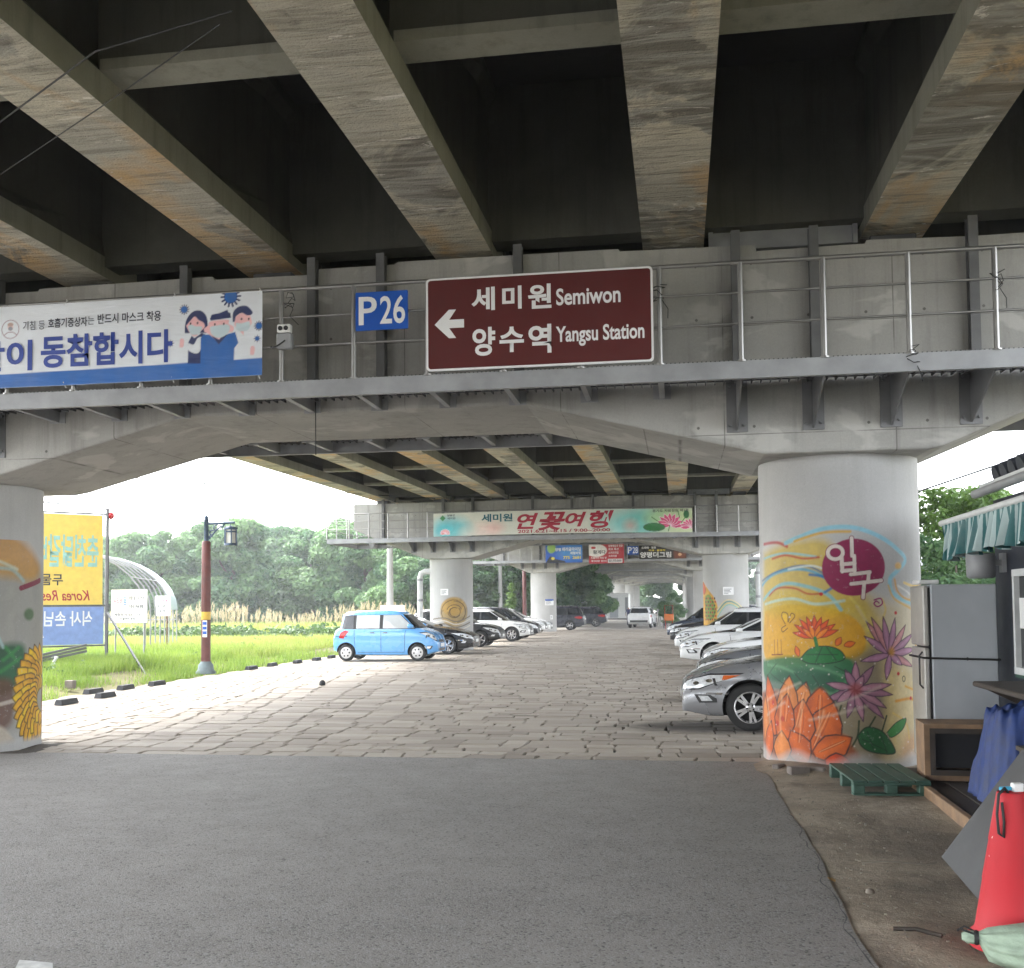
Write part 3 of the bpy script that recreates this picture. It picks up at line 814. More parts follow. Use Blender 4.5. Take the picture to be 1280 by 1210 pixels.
P.poly(B([(210, 960), (215, 690), (255, 610), (290, 640), (380, 575), (430, 600), (440, 960)]), nv)
P.poly(B([(215, 700), (280, 720), (330, 640), (385, 640), (365, 790), (310, 835), (215, 790)]), (226, 230, 236), smooth=True)
P.poly(B([(410, 560), (410, 520), (460, 480), (490, 430), (700, 410), (710, 460), (770, 500), (760, 560), (700, 580), (590, 690), (480, 600)]), sk, smooth=True)
P.poly(B([(365, 960), (368, 640), (400, 595), (480, 600), (590, 700), (700, 590), (790, 565), (830, 700), (780, 770), (775, 960)]), bl)
P.poly(B([(500, 610), (590, 720), (700, 595), (640, 600), (595, 660)]), nv)
P.poly(B([(480, 505), (520, 490), (690, 470), (725, 520), (690, 590), (590, 640), (500, 590)]), ms, smooth=True)
P.poly(B([(480, 400), (500, 345), (600, 325), (695, 285), (705, 315), (730, 325), (740, 385), (640, 400), (490, 420)]), nv)
P.poly(B([(780, 430), (800, 370), (860, 330), (960, 350), (990, 420), (980, 480), (880, 560), (790, 500)]), sk, smooth=True)
P.poly(B([(760, 440), (765, 320), (830, 250), (930, 240), (1000, 310), (985, 350), (930, 355), (870, 325), (800, 370), (785, 430)]), nv, smooth=True)
P.poly(B([(800, 450), (870, 455), (960, 435), (970, 500), (930, 550), (850, 560), (800, 520)]), ms, smooth=True)
P.poly(B([(850, 555), (895, 560), (890, 605)]), sk)
for c in ((240, 455), (326, 448), (540, 468), (650, 462), (868, 402), (955, 402)): P.disc(bp(*c), .010, .013, (40, 30, 40))
for c in ((130, 690), (1000, 790)): P.poly(B([(c[0] - 25, c[1] + 60), (c[0] - 15, c[1] - 40), (c[0] + 30, c[1] - 30), (c[0] + 20, c[1] + 60)]), sk, smooth=True)
for c, r, n in (((160, 275), 42, 12), ((735, 120), 85, 14), ((1080, 490), 40, 12), ((-10, 705), 30, 8), ((1060, 650), 28, 8)):
    cc = bp(*c); rr = r / 10.09 * .0093
    P.disc(cc, rr, rr, bl)
    for k in range(n):
        a = 2 * PI * k / n
        P.stroke([(cc[0] + rr * math.cos(a), cc[1] + rr * math.sin(a)), (cc[0] + 1.4 * rr * math.cos(a), cc[1] + 1.4 * rr * math.sin(a))], rr * .28, nv, smooth=False)
lc = (-7.46 - BX0, .672)                             # little masked face in a circle
for k in (1,):
    P.stroke([(lc[0] + .105 * math.cos(a), lc[1] + .105 * math.sin(a)) for a in np.linspace(0, 2 * PI, 30)], .009, (160, 130, 140))
    P.disc((lc[0], lc[1] + .025), .034, .042, (232, 200, 196)); P.disc((lc[0], lc[1] + .008), .028, .024, (150, 150, 160)); P.disc((lc[0], lc[1] + .055), .036, .022, (190, 160, 150))
    P.stroke([(lc[0] - .075, lc[1] - .065), (lc[0] - .03, lc[1] - .035), (lc[0] + .03, lc[1] - .035), (lc[0] + .075, lc[1] - .065)], .009, (160, 130, 140))
t = thing('health_banner', 'long white and blue banner with three masked cartoon people, tied to the railing', 'banner', (BX0, 10.82, BZ0))
def sag(U, V): return (U, .003 * np.sin(U * 2.3 + V * 3) + .002 * np.sin(U * 7 - V * 5), V - .012 * np.sin(np.clip(U / 5.25, 0, 1) * PI))
link('print', P.mesh('print', sag, m_print), t)
def put_b(txt, xa, xb, z0, z1, mat, bold): put(txt, xa - BX0, xb - BX0, z0 - BZ0, z1 - BZ0, t, mat, bold, y=-.0075)
put_b('다', -8.75, -8.42, 4.53, 4.90, m_ink_navy, .028); put_b('같이', -7.90, -7.18, 4.535, 4.885, m_ink_navy, .028)
put_b('동참합시다', -7.075, -5.49, 4.55, 4.925, m_ink_navy, .028)
put_b('기침 등', -7.30, -7.03, 4.995, 5.10, m_ink_dark, .0); put_b('호흡기증상자', -6.99, -6.51, 5.005, 5.115, m_ink_dark, .018)
put_b('는', -6.505, -6.425, 5.02, 5.115, m_ink_dark, .0); put_b('반드시 마스크 착용', -6.385, -5.625, 5.02, 5.135, m_ink_dark, .018)
tie = MB()
for x in (.4, 1.5, 2.9, 4.2, 5.2): tie.tube([(x, .0, .90), (x + .02, .03, .955), (x, .05, .98)], .006, 5); tie.tube([(x, .0, .03), (x + .01, .04, -.03)], .006, 5)
tie.build('tie_cord', m_ink_white, t)

# ---- lotus festival banner on the second pier
z1 = GRADE * SPAN
W2, H2 = 10.28, .93
P = Paint(0, W2, 0, H2, .02)
P.over(np.ones_like(P.U), (222, 222, 210)); P.a[:] = 1
px2 = lambda p, v: ((p - 542) * .03183, v * H2)
for p, v, rx, ry, c, o in ((556, .25, .55, .42, (70, 190, 205), .8), (568, .42, .6, .33, (70, 190, 205), .75), (580, .15, .5, .25, (110, 205, 210), .7), (600, .1, .7, .25, (240, 215, 205), .6), (612, .35, .4, .2, (240, 190, 185), .5), (623, .3, .25, .16, (235, 160, 155), .5),
                           (775, .45, 1.0, .5, (190, 225, 215), .8), (795, .4, .9, .5, (120, 205, 205), .8), (812, .5, .8, .5, (110, 200, 190), .75), (840, .6, 1.0, .5, (190, 220, 150), .7), (856, .3, .6, .4, (210, 225, 170), .7), (790, .3, .16, .14, (225, 150, 140), .8)):
    P.disc(px2(p, v), rx, ry, c, op=o, soft=.5, var=.1)
for p, v, s in ((557, .18, .5), (838, .45, 1.25), (862, .32, .9)):
    c = px2(p, v)
    for k, a in enumerate(np.linspace(-.15, PI + .15, 9)):
        P.petal((c[0], c[1] - .12 * s), (c[0] + .42 * s * math.cos(a), c[1] - .08 * s + .36 * s * math.sin(a)), .15 * s, (214, 70, 120) if s > .6 else (225, 110, 110), line=(250, 225, 235), lw=.02, seed=k)
P.disc(px2(819, .22), .42, .16, (40, 120, 60), soft=.04, line=(20, 70, 50)); P.disc(px2(858, .75), .11, .16, (40, 110, 60), soft=.03)
for l in ([(838, .3), (836, .05)], [(858, .7), (852, .4)], [(848, .9), (850, .6)], [(816, .65), (826, .4)]): P.stroke([px2(*q) for q in l], .03, (60, 130, 60), smooth=False)
c = px2(554, .79); P.poly([(c[0] - .12, c[1]), (c[0], c[1] + .12), (c[0] + .12, c[1]), (c[0], c[1] - .12)], (40, 140, 70), soft=.02)
t = thing('festival_banner', 'pale lotus festival banner with red brush lettering and pink flowers', 'banner', (-9.73, PY + SPAN - 2.12, z1 + 4.305))
def sag2(U, V): return (U, .006 * np.sin(U * 1.3 + V * 2) + .004 * np.sin(U * 5 - V * 3), V + .035 * np.sin(np.clip(U / 10.28, 0, 1) * PI * 1.2))
link('print', P.mesh('print', sag2, m_print), t)
def put2(txt, pa, pb, v0, v1, mat, bold, shear=0, dz=.03):
    place_text(text_mesh(txt, 1, bold, shear), ((pa - 542) * .03183, -.016, v0 * H2 + dz), X1, Z1, mat, t, fit=(pb - pa) * .03183, fith=(v1 - v0) * H2)
put2('세미원', 604, 643.4, .56, .90, m_ink_teal, .028)
for c, a, b, lo, hi in (('연', 649, 676, .22, .90), ('꽃', 676, 710, .14, .92), ('여', 709.5, 736, .28, .90), ('행', 740, 770, .20, .94)): put2(c, a, b, lo, hi, m_ink_red, .03, .28)
put2('2021.6.21~8.15 / 9:00~20:00', 650, 765, .05, .19, m_ink_red, .02)
put2('경기도 지방정원 제1호', 817, 861, .85, .97, m_ink_dark, .01, dz=-.01)
put2('양평군', 560, 570, .83, .92, m_ink_dark, .02); put2('세미원', 560, 570.5, .70, .80, m_ink_dark, .01)

# ---- banners on the third pier
z2 = GRADE * SPAN * 2
def board(name, label, cat, x0, x1, zlo, zhi, painter, group='advertising boards on the third pier'):
    t = thing(name, label, cat, (x0, PY + 2 * SPAN - 2.12, zlo), group=group)
    P = Paint(0, x1 - x0, 0, zhi - zlo, .03); P.a[:] = 1
    painter(P, x1 - x0, zhi - zlo)
    link('print', P.mesh('print', lambda U, V: (U, U * 0 - .02, V), m_board), t)
    MB().box(((x1 - x0) / 2, .012, (zhi - zlo) / 2), (x1 - x0, .05, zhi - zlo)).build('board_back', m_darksteel, t)
    return t
def full(P, c): P.over(np.ones_like(P.U), c, .1)
def p_blue(P, w, h):
    full(P, (30, 90, 190)); P.disc((w * .75, h * .6), w * .4, h * .4, (90, 170, 230), op=.6, soft=.6)
    P.poly([(0, 0), (w * .12, h * .38), (w * .3, h * .2), (w * .52, h * .1), (w * .55, 0)], (20, 24, 34)); P.disc((w * .16, h * .85), w * .12, h * .3, (150, 190, 70), op=.9, soft=.1); P.disc((w * .2, h * .25), .12, .1, (230, 210, 60))
t = board('advertising_banner', 'blue advertising banner for paragliding on the third pier', 'banner', -9.02, -6.49, 4.745, 5.943, p_blue)
for s, a, b, lo, hi, m in (('양평', .26, .42, .66, .84, m_ink_white), ('패러글라이딩', .45, .96, .66, .88, m_ink_white), ('체험비행', .67, .96, .46, .63, m_ink_white), ('775  2681', .48, .96, .2, .38, m_ink_yellow)):
    put(s, a * 2.53, b * 2.53, lo * 1.198, hi * 1.198, t, m, .03, -.025)
def p_red(P, w, h):
    full(P, (180, 24, 44)); P.disc((w * .22, h * .66), w * .30, h * .32, (235, 232, 230), soft=.05); P.poly([(0, h * .4), (w * .25, h * .4), (w * .25, h), (0, h)], (235, 232, 230)); P.poly([(w * .54, h * .04), (w * .96, h * .04), (w * .96, h * .24), (w * .54, h * .24)], (225, 225, 225)); P.disc((w * .13, h * .8), w * .07, h * .06, (190, 40, 50))
t = board('advertising_banner', 'red and white restaurant banner beside the blue one', 'banner', -6.04, -3.66, 4.644, 5.997, p_red)
for s, a, b, lo, hi, m in (('황계다', .12, .48, .48, .68, m_ink_dark), ('양평해장국 전문', .56, .97, .82, .94, m_ink_white), ('화요 특선', .56, .85, .66, .78, m_ink_white), ('소머리국밥', .56, .85, .48, .6, m_ink_white), ('소머리탕', .56, .8, .32, .43, m_ink_white), ('031-775-0000', .57, .93, .08, .19, m_ink_dark), ('두물머리 바로 옆', .06, .5, .24, .34, m_ink_white), ('주차장 완비', .06, .5, .08, .18, m_ink_white)):
    put(s, a * 2.38, b * 2.38, lo * 1.353, hi * 1.353, t, m, .02, -.025)
t = bay_sign('dark blue parking sign P28 between the far advertising boards', (-3.43, PY + 2 * SPAN - 2.14, 5.22), .76, .58, '28')
def p_black(P, w, h): full(P, (16, 14, 14)); P.poly([(w * .74, 0), (w * .74, h * .55), (w, h * .35), (w, 0)], (130, 60, 26), op=.9, soft=.2); P.disc((w * .86, h * .3), .12, .1, (220, 170, 120))
t = board('advertising_banner', 'black advertising banner with white Korean lettering on the third pier', 'banner', -2.62, .53, 4.90, 5.823, p_black)
for s, a, b, lo, hi, m in (('양평더그림', .02, .68, .10, .52, m_ink_white), ('드라마 · 영화', .05, .36, .74, .92, m_ink_white), ('카페 · 촬영지', .2, .55, .56, .7, m_ink_yellow)):
    put(s, a * 3.15, b * 3.15, lo * .923, hi * .923, t, m, .03, -.025)

# ------------------------------------------------------------------ murals on the columns
def mural(cx, cy, par, paint, zhi, step=.0075, phi=1.62):
    base = math.atan2(-cy, -cx)                       # the painted side looks out over the entrance
    P = Paint(-phi * RAD, phi * RAD, 0.0, zhi, step)
    paint(P)
    lum = P.rgb.mean(-1, keepdims=True); P.rgb = np.clip((lum + (P.rgb - lum) * 1.22) * .80, 0.004, 1)
    me = P.mesh('mural', lambda U, V: ((RAD + .0025) * np.cos(base + U / RAD), (RAD + .0025) * np.sin(base + U / RAD), V), m_mural, drop=True)
    o = link('mural', me, par, (cx - PX, cy - par.location.y, 0)); return o
def wrapmap(f_xn_z):
    def m(cx, cy):
        xn, z = f_xn_z(cx, cy); xn = max(-.999, min(.999, xn)); return (RAD * math.asin(xn) * .962, z)
    return m
# entrance column
def f0(cx, cy):
    xn = (cx - 285.5 - (cy - 65) / 1000 * 19.5) / (267 - (cy - 65) / 1000 * 9); q = 1 - math.sqrt(max(0, 1 - min(1, xn * xn)))
    t0, t1 = 52 + 30 * q, 1112 - 48 * q
    return xn, 3.474 * (1 - (cy - t0) / (t1 - t0))
M0 = wrapmap(f0)
def entrance(P):
    def L(l): return [M0(*q) for q in l]
    def ply(l, c, **k): P.poly(L(l), c, **k)
    def stk(l, w, c, **k): P.stroke(L(l), w, c, **k)
    soft = dict(soft=.12, smooth=True)
    ply([(45, 380), (150, 345), (260, 350), (330, 480), (400, 560), (430, 650), (360, 745), (200, 770), (50, 745)], (206, 178, 70), op=.8, **soft)
    ply([(50, 580), (120, 560), (240, 570), (330, 600), (375, 660), (355, 735), (200, 760), (50, 730)], (216, 166, 26), op=.95, soft=.03, smooth=True)
    ply([(60, 530), (200, 520), (330, 540), (370, 590), (200, 600), (60, 590)], (206, 180, 90), op=.6, **soft)
    ply([(300, 750), (420, 700), (470, 760), (470, 900), (480, 1000), (440, 1075), (260, 1095), (240, 900)], (120, 104, 66), op=.8, **soft)
    ply([(440, 760), (520, 780), (545, 900), (510, 1000), (470, 1060), (440, 960)], (214, 190, 120), op=.6, **soft)
    ply([(500, 990), (540, 980), (520, 1060), (480, 1060)], (210, 110, 50), op=.7, **soft)
    ply([(45, 745), (120, 735), (220, 740), (330, 745), (340, 830), (250, 860), (130, 830), (50, 800)], (44, 110, 72), op=.95, soft=.05, smooth=True)
    ply([(50, 800), (150, 780), (280, 800), (270, 900), (120, 860), (60, 840)], (30, 84, 60), op=.8, soft=.08, smooth=True)
    for a, b in (((60, 760), (150, 790)), ((200, 770), (300, 800)), ((240, 850), (320, 815))): stk([a, ((a[0] + b[0]) / 2, a[1] + 10), b], .03, (120, 170, 130), op=.5, soft=.03)
    ply([(380, 520), (470, 560), (548, 560), (552, 1000), (520, 1070), (430, 1080), (440, 900)], (222, 204, 160), op=.55, **soft)
    # wind and water strokes
    for l, w, c in (([(40, 490), (80, 455), (150, 440), (210, 450), (270, 485)], .035, (100, 170, 200)), ([(40, 475), (110, 440), (190, 430), (265, 470)], .02, (40, 100, 150)), ([(45, 540), (110, 490), (190, 500), (260, 530), (300, 580)], .04, (140, 195, 205)),
                    ([(50, 555), (140, 540), (220, 560), (310, 550)], .03, (190, 215, 205)), ([(45, 400), (120, 385), (220, 400)], .025, (150, 200, 210)), ([(200, 460), (250, 470), (275, 500), (250, 520)], .03, (40, 110, 170)), ([(240, 440), (200, 430), (130, 440)], .02, (225, 235, 235)),
                    ([(45, 350), (90, 347), (125, 362)], .035, (176, 60, 60)), ([(75, 402), (120, 392), (180, 405), (230, 402)], .022, (180, 44, 50)), ([(65, 527), (95, 503), (150, 505), (195, 525), (240, 525)], .020, (170, 40, 46)),
                    ([(120, 350), (170, 330), (250, 305), (340, 305), (420, 335), (480, 380), (505, 415), (480, 450), (455, 480), (470, 530), (530, 560), (560, 560)], .05, (150, 205, 222)), ([(150, 345), (240, 320), (330, 318)], .03, (214, 170, 60)),
                    ([(470, 480), (480, 520), (510, 545), (550, 548)], .025, (214, 160, 50)), ([(450, 500), (470, 545), (520, 575), (545, 600)], .022, (222, 180, 90)), ([(500, 490), (530, 500), (555, 490)], .03, (224, 190, 100)), ([(480, 500), (520, 530), (540, 570)], .02, (240, 240, 235)),
                    ([(330, 540), (370, 590), (385, 650)], .03, (216, 200, 120)), ([(430, 545), (440, 580), (430, 610)], .02, (230, 205, 130)),
                    ([(540, 640), (530, 760), (545, 830), (530, 930), (540, 1030)], .03, (216, 170, 60)), ([(555, 700), (540, 860), (550, 960)], .025, (160, 200, 215)), ([(500, 830), (540, 860), (530, 960)], .025, (214, 160, 60)), ([(470, 880), (520, 870), (545, 900)], .03, (220, 150, 40)), ([(460, 920), (500, 950), (510, 1000)], .02, (226, 196, 120)),
                    ([(525, 880), (535, 960), (545, 1010)], .03, (190, 220, 225))): stk(l, w, c, soft=.02, op=.85)
    P.disc(M0(482, 435), .05, .04, (216, 166, 60), op=.8, soft=.03); P.disc(M0(480, 320), .0, .0, (0, 0, 0), op=0)
    # magenta disc with the word for entrance
    ply([(340 + 100 * math.cos(a), 438 + 96 * math.sin(a)) for a in np.linspace(0, 2 * PI, 40)[:-1]], (140, 22, 82), soft=.012, var=.08)
    wh = (232, 222, 214); k = dict(soft=.006, smooth=False)
    for pas, w, c in ((0, .056, (120, 18, 70)), (1, .040, wh)):
        P.stroke(L([(283 + 24 * math.cos(a), 388 + 22 * math.sin(a)) for a in np.linspace(0, 2 * PI, 24)]), w, c, **k)
        for l in ([(335, 340), (336, 400)], [(303, 405), (305, 452)], [(343, 400), (344, 450)], [(303, 428), (344, 425)], [(304, 450), (344, 447)],
                  [(332, 462), (392, 455)], [(389, 456), (386, 487)], [(333, 494), (428, 483)], [(374, 490), (370, 540)]): stk(l, w, c, **k)
    stk([(405, 548), (425, 543), (430, 560), (415, 570), (404, 560), (412, 552), (420, 558)], .016, (150, 40, 110))
    for c in ((472, 590), (237, 527), (516, 868), (545, 676), (478, 790)): P.disc(M0(*c), .02, .02, (190, 40, 40))
    for c in ((527, 592), (495, 806)): P.stroke([(M0(*c)[0] + .022 * math.cos(a), M0(*c)[1] + .03 * math.sin(a)) for a in np.linspace(0, 2 * PI, 16)], .010, (30, 50, 40))
    # butterfly and small boat
    bl = (90, 60, 30)
    stk([(120, 625), (108, 600), (112, 585), (128, 592), (130, 618), (140, 590), (152, 600), (135, 622)], .010, bl); stk([(122, 630), (108, 640), (112, 652), (128, 640)], .010, bl); ply([(112, 590), (127, 595), (124, 622), (112, 606)], (230, 190, 70), op=.8)
    stk([(75, 728), (112, 728)], .014, (120, 60, 20), smooth=False)
    for x in (85, 96, 108): stk([(x, 728), (x - 2, 678)], .008, (120, 60, 20), smooth=False)
    # orange lotus with pad and buds
    for i, tp in enumerate(((145, 655), (150, 628), (168, 610), (190, 602), (215, 597), (238, 604), (262, 612), (282, 628), (292, 648))): P.petal(M0(218, 672), M0(*tp), .07, (214, 92, 28), line=(110, 30, 16), lw=.008, seed=i)
    for i, tp in enumerate(((175, 640), (200, 628), (235, 628), (262, 640))): P.petal(M0(218, 678), M0(*tp), .06, (228, 130, 40), line=(130, 40, 16), lw=.008, seed=i)
    ply([(170, 745), (200, 712), (250, 702), (295, 715), (310, 745), (260, 760), (200, 760)], (40, 116, 62), smooth=True, line=(16, 50, 34)); stk([(218, 675), (225, 710)], .04, (50, 120, 60), smooth=False)
    for b, tp in (((165, 735), (155, 700)), ((285, 700), (300, 672)), ((310, 700), (345, 690))): P.petal(M0(*b), M0(*tp), .07, (216, 110, 60), line=(110, 40, 20), lw=.008)
    # two purple lotuses
    pu = (166, 126, 150); ln = (60, 34, 62)
    for i, tp in enumerate(((378, 618), (372, 668), (360, 752), (395, 605), (432, 602), (470, 606), (503, 628), (526, 655), (532, 705), (524, 765), (490, 762), (440, 812))): P.petal(M0(452, 728), M0(*tp), .085, pu if i % 3 else (186, 136, 140), line=ln, lw=.010, seed=i)
    P.disc(M0(458, 718), .04, .05, (206, 150, 60), op=.7, soft=.04)
    for i, tp in enumerate(((345, 752), (312, 780), (252, 826), (246, 886), (285, 890), (318, 942), (368, 952), (432, 940), (440, 905), (460, 860), (456, 826), (402, 766), (370, 800))): P.petal(M0(345, 846), M0(*tp), .09, (142, 104, 122) if i % 2 else (160, 120, 134), line=ln, lw=.011, seed=i + 20)
    P.disc(M0(345, 846), .07, .07, (150, 70, 66), op=.7, soft=.05)
    for l in ([(300, 900), (285, 960), (290, 1000)], [(355, 950), (350, 1000), (330, 1040)], [(405, 935), (380, 980)], [(440, 930), (420, 1000)]): stk(l, .02, (50, 60, 36))
    # green leaves
    ply([(350, 1000), (380, 970), (430, 985), (465, 1040), (450, 1055), (390, 1050), (360, 1030)], (34, 92, 52), smooth=True, line=(14, 44, 28), lw=.016); ply([(440, 985), (470, 950), (500, 935), (490, 970), (455, 1000)], (60, 130, 66), smooth=True, line=(14, 44, 28), lw=.012)
    # large orange lotus at the foot
    ply([(42, 850), (110, 850), (200, 900), (270, 960), (320, 1020), (330, 1092), (50, 1092)], (140, 74, 44), op=.9, soft=.05, smooth=True)
    o1, o2 = (190, 98, 52), (204, 128, 80)
    for i, (b, tp, w, c, bd) in enumerate((((150, 1000), (190, 822), .24, o2, 0), ((230, 980), (236, 838), .26, o1, .0), ((90, 1000), (60, 795), .22, o1, .05), ((120, 980), (135, 800), .24, o2, 0), ((205, 1060), (278, 890), .30, o1, -.1), ((60, 1050), (52, 860), .20, o2, .05), ((165, 1050), (180, 880), .26, o1, 0),
                                          ((110, 1030), (128, 860), .24, o1, .03), ((215, 1065), (333, 1005), .22, o1, -.08), ((250, 1090), (330, 1085), .16, (200, 84, 40), -.05), ((190, 1095), (140, 985), .24, o1, 0), ((60, 1090), (75, 950), .18, o1, 0), ((110, 1095), (110, 985), .22, o2, 0))):
        P.petal(M0(*b), M0(*tp), w * 1.38, c, line=(50, 20, 16), lw=.018, seed=40 + i, bend=bd, var=.3)
    for l in ([(110, 870), (105, 960), (110, 1000)], [(60, 870), (70, 960)], [(180, 890), (165, 970)], [(245, 920), (225, 1000)]): stk(l, .03, (240, 190, 150), op=.5, soft=.03)
    for c in ((80, 890), (112, 945), (95, 960)): P.disc(M0(*c), .03, .03, (170, 40, 24), op=.7, soft=.02)
    for i, (b, tp) in enumerate((((150, 1000), (190, 822)), ((230, 980), (236, 838)), ((205, 1060), (278, 890)), ((120, 980), (135, 800)), ((165, 1050), (180, 880)), ((215, 1065), (333, 1005)))):
        for q in (-.3, 0, .3):
            P.stroke([M0(b[0] + (tp[0] - b[0]) * s + q * 26 * math.sin(s * PI), b[1] + (tp[1] - b[1]) * s) for s in (.15, .5, .8)], .010, (120, 52, 28) if q else (236, 190, 150), op=.55, soft=.008)
    for l in ([(365, 1010), (440, 1045)], [(380, 985), (400, 1045)], [(420, 990), (440, 1050)], [(190, 730), (290, 730)], [(240, 706), (220, 755)], [(255, 706), (285, 750)], [(70, 790), (120, 830)], [(150, 790), (200, 850)], [(210, 800), (240, 850)], [(90, 760), (60, 800)], [(280, 770), (320, 790)]): stk(l, .014, (16, 54, 36), op=.7, smooth=False)
    # pale scrapes and worn foot
    for l in ([(60, 880), (170, 825)], [(200, 950), (380, 900)], [(280, 900), (420, 835)], [(350, 570), (380, 620)], [(60, 930), (120, 890)]): stk(l, .028, (225, 215, 200), op=.35, soft=.03, smooth=False)
    rr = random.Random(3)
    for _ in range(70): c = (rr.uniform(60, 540), rr.uniform(600, 1080)); s = rr.uniform(.004, .010); P.disc(M0(*c), s, s, (228, 222, 214), op=.8)
    foot = np.clip((.16 + .05 * np.sin(P.U * 9) - P.V) / .1, 0, 1); P.a *= 1 - .75 * foot
    top = np.clip((P.V - 2.72) / .1, 0, 1); P.a *= 1 - top
    side = np.clip((np.abs(P.U) - 1.36) / .08, 0, 1); P.a *= 1 - side * (P.U > 0)
mural(PX + COLX[1], PY, pier(0), entrance, 2.8)
# left near column: sunflower at its right edge
def f1(cx, cy):
    xn = (cx / 3.786 + 36) / 91; q = 1 - math.sqrt(max(0, 1 - min(1, xn * xn)))
    y = 640 + cy / 3.786; t0, t1 = 601 + 10 * q, 942 - 17 * q
    return xn, 3.474 * (1 - (y - t0) / (t1 - t0))
M1 = wrapmap(f1)
def sunflower(P):
    def L(l): return [M1(*q) for q in l]
    P.over(np.clip((2.55 - P.V) / .3, 0, 1) * np.clip((P.V - .1) / .2, 0, 1) * .55, (120, 118, 104), .25)
    P.poly(L([(-400, 150), (-100, 90), (40, 95), (130, 150), (190, 260), (150, 320), (0, 300), (-400, 330)]), (190, 140, 40), op=.8, soft=.15, smooth=True)
    P.poly(L([(-300, 600), (-60, 640), (60, 620), (120, 640), (120, 760), (40, 860), (-300, 900)]), (24, 84, 50), op=.95, soft=.1, smooth=True, var=.35)
    P.poly(L([(-100, 800), (60, 800), (60, 1000), (-100, 1040)]), (96, 60, 44), op=.8, soft=.1, smooth=True)
    P.poly(L([(-200, 1000), (-20, 1000), (60, 1060), (60, 1100), (-200, 1110)]), (200, 190, 176), op=.9, soft=.05, smooth=True)
    P.stroke(L([(100, 355), (150, 335), (190, 315)]), .07, (120, 36, 60)); P.stroke(L([(0, 260), (60, 270), (110, 320)]), .05, (160, 190, 190), op=.7, soft=.03); P.stroke(L([(0, 230), (80, 265)]), .04, (210, 225, 215), op=.6, soft=.03)
    P.disc(M1(140, 480), .10, .08, (70, 100, 60), op=.9, soft=.04); P.stroke(L([(-20, 560), (20, 640)]), .04, (170, 190, 190), soft=.02); P.stroke(L([(10, 910), (80, 890)]), .05, (190, 180, 170), soft=.02)
    for i, l in enumerate(([(20, 700), (90, 640)], [(0, 760), (100, 690)], [(30, 640), (80, 700)])): P.stroke(L(l), .05, (60, 130, 70), op=.8, soft=.03)
    c = (205, 880); n = 0
    for rad, cnt, w in ((1.0, 17, .26), (.72, 15, .24), (.46, 11, .20)):
        for k in range(cnt):
            a = PI * .5 + PI * (k + .5 * (cnt % 2)) / cnt; n += 1
            rx, ry = 142 * rad, 268 * rad
            tip = (c[0] + rx * math.cos(a), c[1] - ry * math.sin(a)); b = (c[0] + rx * .35 * math.cos(a), c[1] - ry * .45 * math.sin(a))
            P.petal(M1(*b), M1(*tip), w, (208, 156, 26) if n % 3 else (224, 178, 60), line=(50, 34, 16), lw=.02, seed=n, var=.25)
    P.disc(M1(212, 880), .12, .3, (110, 64, 26), soft=.05)
    P.a *= np.clip((P.V - .08) / .08, 0, 1)
mural(PX + COLX[0], PY, pier(0), sunflower, 2.75, step=.010)
# second pier: curled fish medallion on the left column, lotus pod on the right column
def medallion(P):
    c = (.12, 1.60)
    P.disc(c, .62, .62, (176, 152, 104), op=.9, soft=.08, var=.3); P.disc((c[0] - .05, c[1] + .2), .5, .36, (196, 160, 96), op=.8, soft=.1, var=.3)
    rr = random.Random(4)
    for k in range(9):
        a0 = rr.uniform(0, 6); r0 = rr.uniform(.15, .58)
        P.stroke([(c[0] + r0 * math.cos(a0 + t), c[1] + r0 * .9 * math.sin(a0 + t)) for t in np.linspace(0, 2.4, 8)], .035, (92, 74, 50), op=.8)
    for k in range(4): P.stroke([(-.9, 1.30 - k * .13), (-.3, 1.35 - k * .12), (.2, 1.2 - k * .12), (.9, 1.42 - k * .13)], .05, (226, 220, 208) if k % 2 else (130, 120, 106))
mural(PX + COLX[0], PY + SPAN, pier(1), medallion, 2.5, step=.016)
def pod(P):
    P.poly([(-1.42, 1.0), (-1.40, 2.55), (-1.22, 2.72), (-.95, 2.55), (-.5, 2.1), (-.34, 1.7), (-.36, 1.2), (-.42, .5), (-1.3, .4)], (206, 160, 76), smooth=True, soft=.04, var=.25)
    P.poly([(-1.36, 2.3), (-1.32, 2.62), (-1.15, 2.68), (-.95, 2.4), (-1.1, 2.2)], (196, 96, 46), smooth=True, line=(110, 50, 30))
    P.poly([(-1.05, 2.1), (-.75, 2.2), (-.5, 1.9), (-.42, 1.5), (-.6, 1.2), (-1.0, 1.3)], (120, 140, 60), smooth=True)
    for a in range(6):
        for b in range(7): P.disc((-1.02 + a * .11 + .03 * (b % 2), 1.2 + b * .14), .035, .045, (70, 60, 30) if (a + b) % 2 else (170, 60, 30))
    for k in range(4): P.stroke([(-.35, 1.3 + k * .1), (0, 1.75 + k * .07), (.4, 1.7 + k * .06), (.95, 1.25 + k * .06)], .05, ((150, 190, 180), (214, 196, 140), (110, 150, 140), (220, 206, 170))[k], soft=.03)
mural(PX + COLX[1], PY + SPAN, pier(1), pod, 2.85, step=.016)

